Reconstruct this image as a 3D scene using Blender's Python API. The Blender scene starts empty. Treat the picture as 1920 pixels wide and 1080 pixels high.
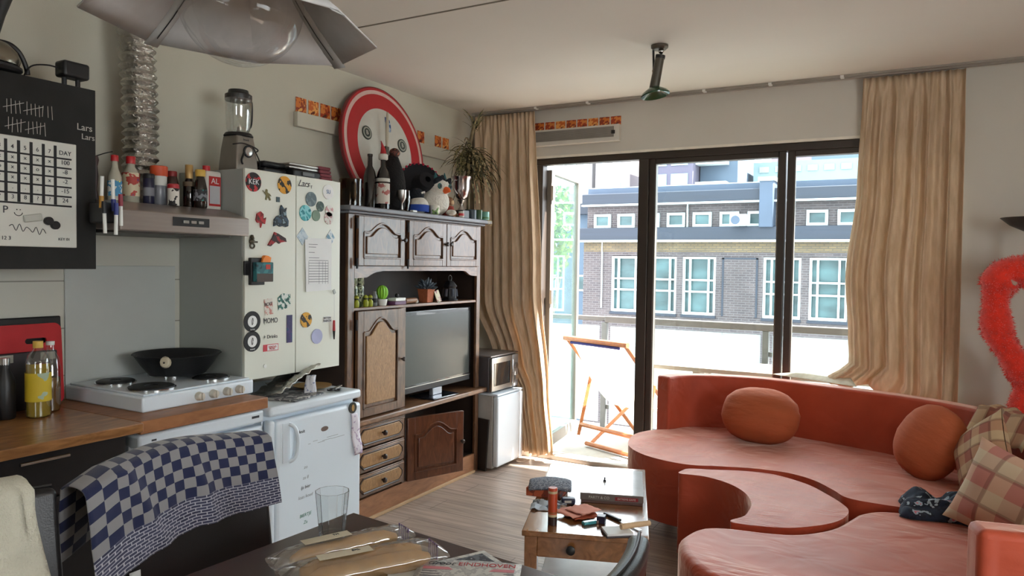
import bpy, bmesh, math, random
from mathutils import Vector, Matrix, noise
C = bpy.context.scene.collection
SC = bpy.context.scene
R = math.radians
PI = math.pi
random.seed(7)

# ---------------------------------------------------------------- camera, world, sun, exposure
def make_camera():
    F = 1367.0
    yaw, pitch, roll = R(29.1), R(-1.9), R(0.85)
    f = Vector((-math.sin(yaw) * math.cos(pitch), math.cos(yaw) * math.cos(pitch), math.sin(pitch)))
    r = f.cross(Vector((0, 0, 1))).normalized()
    u = r.cross(f)
    r2 = r * math.cos(roll) + u * math.sin(roll)
    u2 = -r * math.sin(roll) + u * math.cos(roll)
    cd = bpy.data.cameras.new('camera')
    cd.sensor_width = 36.0
    cd.lens = F / 1920 * 36.0
    cd.clip_start = 0.02
    cd.clip_end = 500
    o = bpy.data.objects.new('camera', cd)
    C.objects.link(o)
    m = Matrix(((r2.x, u2.x, -f.x, 0), (r2.y, u2.y, -f.y, 0), (r2.z, u2.z, -f.z, 1.5), (0, 0, 0, 1)))
    o.matrix_world = m
    SC.camera = o
make_camera()

SC.view_settings.view_transform = 'Standard'
SC.view_settings.look = 'None'
SC.view_settings.gamma = 1.0
SC.view_settings.use_curve_mapping = False
SC.view_settings.exposure = 2.1
SC.cycles.use_denoising = True
SC.cycles.max_bounces = 10
SC.cycles.diffuse_bounces = 6
SC.cycles.glossy_bounces = 4
SC.cycles.transmission_bounces = 8
SC.cycles.transparent_max_bounces = 16
SC.cycles.sample_clamp_indirect = 6.0
SC.cycles.caustics_reflective = False
SC.cycles.caustics_refractive = False

w = bpy.data.worlds.new('sky')
SC.world = w
w.use_nodes = True
bg = w.node_tree.nodes['Background']
bg.inputs['Color'].default_value = (0.86, 0.94, 1.0, 1)
bg.inputs['Strength'].default_value = 2.35

def sun():
    d = bpy.data.lights.new('sun', 'SUN')
    d.energy = 15.0
    d.angle = R(0.8)
    d.color = (1.0, 0.94, 0.86)
    o = bpy.data.objects.new('sun', d)
    C.objects.link(o)
    el, az = R(58), R(72)      # azimuth measured from +Y towards +X
    to_sun = Vector((math.cos(el) * math.sin(az), math.cos(el) * math.cos(az), math.sin(el)))
    o.rotation_euler = to_sun.to_track_quat('Z', 'Y').to_euler()
    o.location = to_sun * 30
sun()

def area(name, loc, rot, sx, sy, energy, col):
    d = bpy.data.lights.new(name, 'AREA')
    d.shape = 'RECTANGLE'
    d.size, d.size_y = sx, sy
    d.energy = energy
    d.color = col
    o = bpy.data.objects.new(name, d)
    o.location = loc
    o.rotation_euler = rot
    C.objects.link(o)
    return o
# added fill light at an unseen opening in the rear wall, behind the camera
area('rear_fill_added', (0.3, -2.62, 1.5), (R(90), 0, 0), 1.0, 1.0, 0.6, (1.0, 0.95, 0.86))

# fill lamp added at the right-hand wall, out of view, to brighten the kitchen side
area('side_fill_added', (2.33, 0.9, 1.6), (0, R(90), 0), 1.1, 1.6, 6, (1.0, 0.97, 0.92))

# ---------------------------------------------------------------- materials
def s2l(c):
    out = []
    for v in c[:3]:
        v = v / 255.0
        out.append(v / 12.92 if v <= 0.04045 else ((v + 0.055) / 1.055) ** 2.4)
    return tuple(out) + (1.0,)

def _base(name):
    m = bpy.data.materials.new(name)
    m.use_nodes = True
    nt = m.node_tree
    return m, nt, nt.nodes['Principled BSDF']

def _coords(nt, scale=(1, 1, 1), kind='Object', rot=(0, 0, 0)):
    tc = nt.nodes.new('ShaderNodeTexCoord')
    mp = nt.nodes.new('ShaderNodeMapping')
    mp.inputs['Scale'].default_value = scale
    mp.inputs['Rotation'].default_value = rot
    nt.links.new(tc.outputs[kind], mp.inputs['Vector'])
    return mp.outputs['Vector']

def _ramp(nt, fac, stops):
    r = nt.nodes.new('ShaderNodeValToRGB')
    el = r.color_ramp.elements
    while len(el) > 1:
        el.remove(el[-1])
    el[0].position = stops[0][0]
    el[0].color = stops[0][1]
    for p, c in stops[1:]:
        e = el.new(p)
        e.color = c
    nt.links.new(fac, r.inputs['Fac'])
    return r.outputs['Color']

def mat(name, col, rough=0.5, metal=0.0, var=0.08, nscale=12.0, bump=0.0, bscale=60.0, spec=0.5, coat=0.0, stretch=(1, 1, 1), sheen=0.0, trans=0.0):
    """plain surface: base colour with a slight procedural variation and an optional fine bump"""
    m, nt, b = _base(name)
    c = s2l(col)
    v = _coords(nt, stretch)
    n = nt.nodes.new('ShaderNodeTexNoise')
    n.inputs['Scale'].default_value = nscale
    n.inputs['Detail'].default_value = 4
    nt.links.new(v, n.inputs['Vector'])
    lo = tuple(x * (1 - var) for x in c[:3]) + (1,)
    hi = tuple(min(1, x * (1 + var)) for x in c[:3]) + (1,)
    nt.links.new(_ramp(nt, n.outputs['Fac'], [(0.3, lo), (0.7, hi)]), b.inputs['Base Color'])
    b.inputs['Roughness'].default_value = rough
    b.inputs['Metallic'].default_value = metal
    b.inputs['Specular IOR Level'].default_value = spec
    b.inputs['Coat Weight'].default_value = coat
    b.inputs['Sheen Weight'].default_value = sheen
    if trans:
        b.inputs['Transmission Weight'].default_value = trans
    if bump:
        n2 = nt.nodes.new('ShaderNodeTexNoise')
        n2.inputs['Scale'].default_value = bscale
        n2.inputs['Detail'].default_value = 3
        nt.links.new(v, n2.inputs['Vector'])
        bp = nt.nodes.new('ShaderNodeBump')
        bp.inputs['Strength'].default_value = bump
        bp.inputs['Distance'].default_value = 0.01
        nt.links.new(n2.outputs['Fac'], bp.inputs['Height'])
        nt.links.new(bp.outputs['Normal'], b.inputs['Normal'])
    return m

def wood(name, dark, light, scale=(2, 30, 30), rough=0.45, coat=0.0, bump=0.15, kind='Object', dist=1.5, nscale=1.0):
    m, nt, b = _base(name)
    v = _coords(nt, scale, kind)
    n = nt.nodes.new('ShaderNodeTexNoise')
    n.inputs['Scale'].default_value = nscale
    n.inputs['Detail'].default_value = 6
    n.inputs['Distortion'].default_value = dist
    nt.links.new(v, n.inputs['Vector'])
    nt.links.new(_ramp(nt, n.outputs['Fac'], [(0.28, s2l(dark)), (0.5, s2l([(a + c) / 2 for a, c in zip(dark, light)])), (0.72, s2l(light))]), b.inputs['Base Color'])
    b.inputs['Roughness'].default_value = rough
    b.inputs['Coat Weight'].default_value = coat
    b.inputs['Coat Roughness'].default_value = 0.15
    bp = nt.nodes.new('ShaderNodeBump')
    bp.inputs['Strength'].default_value = bump
    bp.inputs['Distance'].default_value = 0.004
    nt.links.new(n.outputs['Fac'], bp.inputs['Height'])
    nt.links.new(bp.outputs['Normal'], b.inputs['Normal'])
    return m

def brick(name, c1, c2, mortar, bw, bh, msize=0.012, rough=0.6, kind='Object', rot=(0, 0, 0), offset=0.5, bump=0.3, noise_mix=0.0, noise_scale=(1, 1, 1), spec=0.5, bias=0.0, squash=1.0):
    """brick / plank / tile pattern; bw, bh in metres on the mapped x, y axes"""
    m, nt, b = _base(name)
    v = _coords(nt, (1, 1, 1), kind, rot)
    t = nt.nodes.new('ShaderNodeTexBrick')
    t.inputs['Color1'].default_value = s2l(c1)
    t.inputs['Color2'].default_value = s2l(c2)
    t.inputs['Mortar'].default_value = s2l(mortar)
    t.inputs['Scale'].default_value = 1.0
    t.inputs['Brick Width'].default_value = bw
    t.inputs['Row Height'].default_value = bh
    t.inputs['Mortar Size'].default_value = msize
    t.inputs['Mortar Smooth'].default_value = 0.1
    t.inputs['Bias'].default_value = bias
    t.offset = offset
    nt.links.new(v, t.inputs['Vector'])
    col = t.outputs['Color']
    if noise_mix:
        mp = nt.nodes.new('ShaderNodeMapping')
        mp.inputs['Scale'].default_value = noise_scale
        nt.links.new(v, mp.inputs['Vector'])
        n = nt.nodes.new('ShaderNodeTexNoise')
        n.inputs['Scale'].default_value = 1.0
        n.inputs['Detail'].default_value = 7
        n.inputs['Distortion'].default_value = 1.0
        nt.links.new(mp.outputs['Vector'], n.inputs['Vector'])
        rr = _ramp(nt, n.outputs['Fac'], [(0.3, (1 - noise_mix,) * 3 + (1,)), (0.7, (1 + noise_mix * 0.4,) * 3 + (1,))])
        mx = nt.nodes.new('ShaderNodeMix')
        mx.data_type = 'RGBA'
        mx.blend_type = 'MULTIPLY'
        mx.inputs['Factor'].default_value = 1.0
        nt.links.new(col, mx.inputs['A'])
        nt.links.new(rr, mx.inputs['B'])
        col = mx.outputs['Result']
    nt.links.new(col, b.inputs['Base Color'])
    b.inputs['Roughness'].default_value = rough
    b.inputs['Specular IOR Level'].default_value = spec
    inv = nt.nodes.new('ShaderNodeMath')
    inv.operation = 'SUBTRACT'
    inv.inputs[0].default_value = 1.0
    nt.links.new(t.outputs['Fac'], inv.inputs[1])
    bp = nt.nodes.new('ShaderNodeBump')
    bp.inputs['Strength'].default_value = bump
    bp.inputs['Distance'].default_value = 0.004
    nt.links.new(inv.outputs[0], bp.inputs['Height'])
    nt.links.new(bp.outputs['Normal'], b.inputs['Normal'])
    return m

def pane_glass(name, tint=(1, 1, 1), refl=0.08, haze=0.0, hcol=(235, 245, 245)):
    """thin clear sheet: see-through with a weak mirror, plus optional dirt"""
    m = bpy.data.materials.new(name)
    m.use_nodes = True
    nt = m.node_tree
    nt.nodes.clear()
    out = nt.nodes.new('ShaderNodeOutputMaterial')
    tr = nt.nodes.new('ShaderNodeBsdfTransparent')
    tr.inputs['Color'].default_value = tuple(tint) + (1,)
    gl = nt.nodes.new('ShaderNodeBsdfGlossy')
    gl.inputs['Roughness'].default_value = 0.02
    lw = nt.nodes.new('ShaderNodeLayerWeight')
    lw.inputs['Blend'].default_value = 0.35
    mul = nt.nodes.new('ShaderNodeMath')
    mul.operation = 'MULTIPLY_ADD'
    mul.inputs[1].default_value = 0.35
    mul.inputs[2].default_value = refl * 0.4
    nt.links.new(lw.outputs['Facing'], mul.inputs[0])
    mx = nt.nodes.new('ShaderNodeMixShader')
    nt.links.new(mul.outputs[0], mx.inputs[0])
    nt.links.new(tr.outputs[0], mx.inputs[1])
    nt.links.new(gl.outputs[0], mx.inputs[2])
    last = mx.outputs[0]
    if haze:
        df = nt.nodes.new('ShaderNodeBsdfDiffuse')
        df.inputs['Color'].default_value = s2l(hcol)
        tl = nt.nodes.new('ShaderNodeBsdfTranslucent')
        tl.inputs['Color'].default_value = s2l(hcol)
        m1 = nt.nodes.new('ShaderNodeMixShader')
        m1.inputs[0].default_value = 0.6
        nt.links.new(df.outputs[0], m1.inputs[1])
        nt.links.new(tl.outputs[0], m1.inputs[2])
        tc = nt.nodes.new('ShaderNodeTexCoord')
        n = nt.nodes.new('ShaderNodeTexNoise')
        n.inputs['Scale'].default_value = 3.0
        n.inputs['Detail'].default_value = 6
        nt.links.new(tc.outputs['Object'], n.inputs['Vector'])
        rr = nt.nodes.new('ShaderNodeMapRange')
        rr.inputs['From Min'].default_value = 0.3
        rr.inputs['From Max'].default_value = 0.7
        rr.inputs['To Min'].default_value = haze * 0.7
        rr.inputs['To Max'].default_value = min(1, haze * 1.3)
        nt.links.new(n.outputs['Fac'], rr.inputs['Value'])
        m2 = nt.nodes.new('ShaderNodeMixShader')
        nt.links.new(rr.outputs[0], m2.inputs[0])
        nt.links.new(last, m2.inputs[1])
        nt.links.new(m1.outputs[0], m2.inputs[2])
        last = m2.outputs[0]
    nt.links.new(last, out.inputs['Surface'])
    return m

def cloth(name, c1, c2, transl=0.35, nscale=(6, 6, 1.2), rough=0.9):
    """woven fabric that lets part of the light through"""
    m = bpy.data.materials.new(name)
    m.use_nodes = True
    nt = m.node_tree
    nt.nodes.clear()
    out = nt.nodes.new('ShaderNodeOutputMaterial')
    v = _coords(nt, nscale)
    n = nt.nodes.new('ShaderNodeTexNoise')
    n.inputs['Scale'].default_value = 6.0
    n.inputs['Detail'].default_value = 6
    nt.links.new(v, n.inputs['Vector'])
    col = _ramp(nt, n.outputs['Fac'], [(0.35, s2l(c1)), (0.65, s2l(c2))])
    df = nt.nodes.new('ShaderNodeBsdfDiffuse')
    tl = nt.nodes.new('ShaderNodeBsdfTranslucent')
    nt.links.new(col, df.inputs['Color'])
    nt.links.new(col, tl.inputs['Color'])
    mx = nt.nodes.new('ShaderNodeMixShader')
    mx.inputs[0].default_value = transl
    nt.links.new(df.outputs[0], mx.inputs[1])
    nt.links.new(tl.outputs[0], mx.inputs[2])
    nt.links.new(mx.outputs[0], out.inputs['Surface'])
    return m

def glass(name, col=(255, 255, 255), rough=0.0, ior=1.45):
    m, nt, b = _base(name)
    b.inputs['Base Color'].default_value = s2l(col)
    b.inputs['Transmission Weight'].default_value = 1.0
    b.inputs['Roughness'].default_value = rough
    b.inputs['IOR'].default_value = ior
    return m

def math_node(nt, op, a, b=None, c=None):
    n = nt.nodes.new('ShaderNodeMath')
    n.operation = op
    for i, x in enumerate((a, b, c)):
        if x is None:
            continue
        if isinstance(x, (int, float)):
            n.inputs[i].default_value = x
        else:
            nt.links.new(x, n.inputs[i])
    return n.outputs[0]

def mixcol(nt, fac, a, b):
    mx = nt.nodes.new('ShaderNodeMix')
    mx.data_type = 'RGBA'
    for key, x in (('Factor', fac), ('A', a), ('B', b)):
        if isinstance(x, (int, float, tuple)):
            mx.inputs[key].default_value = x
        else:
            nt.links.new(x, mx.inputs[key])
    return mx.outputs['Result']

def towel_mat():
    """blue and white checks in the upper part, a woven broken stripe below (UV driven)"""
    m, nt, b = _base('checked_towel')
    tc = nt.nodes.new('ShaderNodeTexCoord')
    sp = nt.nodes.new('ShaderNodeSeparateXYZ')
    nt.links.new(tc.outputs['UV'], sp.inputs[0])
    u, v = sp.outputs[0], sp.outputs[1]
    ck = nt.nodes.new('ShaderNodeTexChecker')
    ck.inputs['Scale'].default_value = 1.0
    ck.inputs['Color1'].default_value = s2l((28, 34, 68))
    ck.inputs['Color2'].default_value = s2l((134, 132, 134))
    cb = nt.nodes.new('ShaderNodeCombineXYZ')
    nt.links.new(math_node(nt, 'MULTIPLY', u, 19.0), cb.inputs[0])
    nt.links.new(math_node(nt, 'MULTIPLY', v, 18.0), cb.inputs[1])
    cb.inputs[2].default_value = 0.5
    nt.links.new(cb.outputs[0], ck.inputs['Vector'])
    br = nt.nodes.new('ShaderNodeTexBrick')
    br.inputs['Color1'].default_value = s2l((66, 68, 92))
    br.inputs['Color2'].default_value = s2l((42, 44, 68))
    br.inputs['Mortar'].default_value = s2l((168, 168, 178))
    br.inputs['Scale'].default_value = 1.0
    br.inputs['Brick Width'].default_value = 0.045
    br.inputs['Row Height'].default_value = 0.016
    br.inputs['Mortar Size'].default_value = 0.0024
    nt.links.new(tc.outputs['UV'], br.inputs['Vector'])
    sel = math_node(nt, 'GREATER_THAN', v, 0.8333)
    nt.links.new(mixcol(nt, sel, ck.outputs['Color'], br.outputs['Color']), b.inputs['Base Color'])
    b.inputs['Roughness'].default_value = 0.95
    b.inputs['Sheen Weight'].default_value = 0.2
    return m

def plaid_mat(name, base, band, light, scale=8.0):
    m, nt, b = _base(name)
    tc = nt.nodes.new('ShaderNodeTexCoord')
    sp = nt.nodes.new('ShaderNodeSeparateXYZ')
    nt.links.new(tc.outputs['UV'], sp.inputs[0])
    def stripes(x, k, ph, thr):
        s = math_node(nt, 'SINE', math_node(nt, 'MULTIPLY_ADD', x, k, ph))
        return math_node(nt, 'GREATER_THAN', s, thr)
    a = stripes(sp.outputs[0], scale * 3.0, 0.3, 0.1)
    c = stripes(sp.outputs[1], scale * 3.0, 1.1, 0.1)
    f1 = stripes(sp.outputs[0], scale * 3.0, 2.0, 0.93)
    f2 = stripes(sp.outputs[1], scale * 3.0, 2.6, 0.93)
    col = mixcol(nt, math_node(nt, 'MULTIPLY', a, 0.6), s2l(base), s2l(band))
    col = mixcol(nt, math_node(nt, 'MULTIPLY', c, 0.5), col, s2l(light))
    col = mixcol(nt, math_node(nt, 'MULTIPLY', math_node(nt, 'MAXIMUM', f1, f2), 0.4), col, s2l((88, 52, 44)))
    nt.links.new(col, b.inputs['Base Color'])
    b.inputs['Roughness'].default_value = 0.95
    return m

def spots_mat(name, bgc, cols, scale=30.0, thr=0.45, rough=0.6):
    """irregular coloured patches on a ground colour"""
    m, nt, b = _base(name)
    v = _coords(nt)
    vo = nt.nodes.new('ShaderNodeTexNoise')
    vo.inputs['Scale'].default_value = scale
    vo.inputs['Detail'].default_value = 2.0
    nt.links.new(v, vo.inputs['Vector'])
    stops = [(0.0, s2l(bgc))]
    k = thr
    for c in cols:
        stops.append((k, s2l(c)))
        k += (0.75 - thr) / max(1, len(cols))
    nr = nt.nodes.new('ShaderNodeValToRGB')
    nr.color_ramp.interpolation = 'CONSTANT'
    el = nr.color_ramp.elements
    while len(el) > 1:
        el.remove(el[-1])
    el[0].position = 0
    el[0].color = stops[0][1]
    for p, c in stops[1:]:
        e = el.new(p)
        e.color = c
    nt.links.new(vo.outputs['Fac'], nr.inputs['Fac'])
    nt.links.new(nr.outputs['Color'], b.inputs['Base Color'])
    b.inputs['Roughness'].default_value = rough
    return m

def sofa_mat():
    m, nt, b = _base('terracotta_fabric')
    v = _coords(nt, (1, 1, 1))
    n = nt.nodes.new('ShaderNodeTexNoise')
    n.inputs['Scale'].default_value = 5.0
    n.inputs['Detail'].default_value = 8
    nt.links.new(v, n.inputs['Vector'])
    nt.links.new(_ramp(nt, n.outputs['Fac'], [(0.3, s2l((160, 62, 36))), (0.7, s2l((176, 72, 44)))]), b.inputs['Base Color'])
    b.inputs['Roughness'].default_value = 0.58
    b.inputs['Specular IOR Level'].default_value = 0.42
    b.inputs['Sheen Weight'].default_value = 1.0
    b.inputs['Sheen Roughness'].default_value = 0.35
    b.inputs['Sheen Tint'].default_value = (1.0, 0.72, 0.58, 1)
    w1 = nt.nodes.new('ShaderNodeTexNoise')
    w1.inputs['Scale'].default_value = 4.5
    w1.inputs['Detail'].default_value = 2.0
    w1.inputs['Distortion'].default_value = 0.7
    nt.links.new(_coords(nt, (1, 1.15, 1)), w1.inputs['Vector'])
    w2 = nt.nodes.new('ShaderNodeTexNoise')
    w2.inputs['Scale'].default_value = 260.0
    nt.links.new(v, w2.inputs['Vector'])
    w3 = nt.nodes.new('ShaderNodeTexNoise')
    w3.inputs['Scale'].default_value = 16.0
    w3.inputs['Detail'].default_value = 2.0
    w3.inputs['Distortion'].default_value = 0.8
    nt.links.new(_coords(nt, (0.35, 1.5, 1), rot=(0, 0, 0.35)), w3.inputs['Vector'])
    mk = nt.nodes.new('ShaderNodeTexNoise')
    mk.inputs['Scale'].default_value = 2.6
    nt.links.new(_coords(nt, (1, 1, 1)), mk.inputs['Vector'])
    mr = nt.nodes.new('ShaderNodeMapRange')
    mr.inputs['From Min'].default_value = 0.50
    mr.inputs['From Max'].default_value = 0.66
    nt.links.new(mk.outputs['Fac'], mr.inputs['Value'])
    wr = math_node(nt, 'MULTIPLY', w3.outputs['Fac'], math_node(nt, 'MULTIPLY', mr.outputs[0], 0.9))
    hsum = math_node(nt, 'ADD', math_node(nt, 'MULTIPLY_ADD', w2.outputs['Fac'], 0.02, w1.outputs['Fac']), wr)
    bp = nt.nodes.new('ShaderNodeBump')
    bp.inputs['Strength'].default_value = 0.45
    bp.inputs['Distance'].default_value = 0.03
    nt.links.new(hsum, bp.inputs['Height'])
    nt.links.new(bp.outputs['Normal'], b.inputs['Normal'])
    return m

M = {}
M['wall'] = mat('painted_plaster', (192, 188, 172), 0.9, var=0.03, nscale=2, bump=0.05, bscale=180)
M['wallfar'] = mat('painted_plaster_far', (204, 200, 190), 0.9, var=0.03, nscale=2, bump=0.05, bscale=180)
M['ceiling'] = mat('ceiling_plaster', (220, 216, 208), 0.95, var=0.02, nscale=2, bump=0.04, bscale=200)
M['floor'] = brick('laminate_planks', (178, 158, 144), (162, 144, 130), (108, 94, 82), 1.28, 0.19, 0.0022, rough=0.36, offset=0.37, bump=0.08, noise_mix=0.42, noise_scale=(2.2, 38, 1))
M['tile'] = brick('wall_tile', (205, 204, 192), (200, 199, 188), (150, 148, 138), 0.2, 0.148, 0.003, rough=0.25, rot=(PI / 2, 0, PI / 2), offset=0.0, bump=0.2)
M['white'] = mat('white_plastic', (226, 228, 224), 0.4, var=0.02)
M['enamel'] = mat('white_enamel', (220, 230, 238), 0.28, var=0.02, nscale=3)
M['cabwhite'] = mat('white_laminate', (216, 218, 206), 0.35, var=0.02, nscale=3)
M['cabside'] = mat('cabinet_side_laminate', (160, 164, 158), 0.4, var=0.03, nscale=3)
M['splash'] = mat('splashback_panel', (188, 192, 188), 0.35, var=0.04, nscale=4)
M['black'] = mat('black_plastic', (22, 22, 24), 0.45, var=0.1)
M['blackmatte'] = mat('chalk_black', (31, 31, 30), 0.9, var=0.25, nscale=9)
M['darkcab'] = mat('black_cabinet_laminate', (30, 29, 31), 0.5, var=0.15, nscale=20)
M['leather'] = mat('black_leather', (24, 23, 25), 0.38, var=0.1, bump=0.08, bscale=260)
M['steel'] = mat('brushed_steel', (168, 158, 152), 0.36, metal=0.85, var=0.06, nscale=4, stretch=(1, 1, 20))
M['chrome'] = mat('chrome', (205, 205, 205), 0.15, metal=1.0, var=0.02)
M['silver'] = mat('silver_metal', (185, 182, 178), 0.3, metal=1.0, var=0.05)
M['foil'] = mat('crumpled_foil', (196, 192, 184), 0.3, metal=1.0, var=0.15, bump=1.0, bscale=70)
M['iron'] = mat('cast_iron', (24, 25, 27), 0.5, var=0.1, bump=0.1, bscale=80)
M['worktop'] = wood('worktop_wood', (120, 80, 46), (184, 132, 82), scale=(14, 3, 14), rough=0.3, nscale=2.0)
M['worktop_edge'] = wood('worktop_edge_wood', (134, 86, 52), (170, 116, 74), scale=(10, 3, 10), rough=0.45, nscale=2.0)
M['oak'] = wood('dark_oak', (70, 46, 30), (122, 86, 58), scale=(9, 9, 2.4), rough=0.4, coat=0.35, nscale=3.0)
M['oakh'] = wood('dark_oak_lengthwise', (84, 56, 36), (138, 98, 66), scale=(9, 2.4, 9), rough=0.4, coat=0.35, nscale=3.0)
M['oaklight'] = wood('worn_oak_panel', (122, 88, 52), (168, 126, 80), scale=(26, 26, 7), rough=0.5, nscale=4.0, coat=0.1)
M['plinth'] = wood('oak_plinth', (132, 88, 58), (166, 116, 80), scale=(9, 2.0, 9), rough=0.45, nscale=3.0)
M['pine'] = wood('varnished_pine', (112, 70, 38), (152, 104, 62), scale=(10, 2, 10), rough=0.2, coat=1.0, nscale=2.0)
M['table'] = wood('dark_brown_tabletop', (46, 26, 20), (66, 40, 30), scale=(18, 2, 18), rough=0.26, nscale=2.0, bump=0.05)
M['beech'] = wood('beech', (146, 84, 44), (172, 108, 62), scale=(6, 6, 6), rough=0.5, nscale=2.0)
M['frame'] = mat('dark_window_frame', (52, 44, 38), 0.45, var=0.05)
M['frameg'] = mat('grey_door_frame', (112, 106, 98), 0.45, var=0.05)
M['glass'] = pane_glass('window_glass', (0.93, 0.97, 0.97), 0.08)
M['glassdoor'] = pane_glass('door_glass', (0.80, 0.91, 0.91), 0.12, haze=0.03, hcol=(190, 220, 220))
M['frosted'] = pane_glass('balcony_glass', (0.90, 0.96, 0.96), 0.1, haze=0.42, hcol=(200, 208, 208))
M['thin'] = pane_glass('thin_clear', (0.97, 0.98, 0.98), 0.25)
M['curtain'] = cloth('curtain_fabric', (202, 178, 148), (220, 198, 170), 0.18)
M['sofa'] = sofa_mat()
M['cushion'] = mat('orange_fabric', (166, 84, 48), 0.9, var=0.06, nscale=8, bump=0.6, bscale=9, stretch=(1, 1, 3))
M['shade'] = cloth('lamp_paper', (190, 190, 190), (196, 196, 196), 0.08)
M['concrete'] = mat('balcony_concrete', (160, 156, 150), 0.9, var=0.15, nscale=6)
M['red'] = mat('red_plastic', (180, 30, 36), 0.4)
M['signred'] = mat('sign_red', (170, 26, 34), 0.45, var=0.06)
M['signwhite'] = mat('sign_white', (190, 188, 178), 0.5, var=0.05)
M['paper'] = mat('paper', (226, 228, 228), 0.8, var=0.03)
M['ink'] = mat('ink', (52, 54, 62), 0.7)
M['chalk'] = mat('chalk', (178, 174, 168), 0.9)
M['tape'] = mat('black_tape', (16, 16, 20), 0.6)
M['orange'] = mat('orange_print', (206, 106, 40), 0.6, var=0.2, nscale=50)

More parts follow.
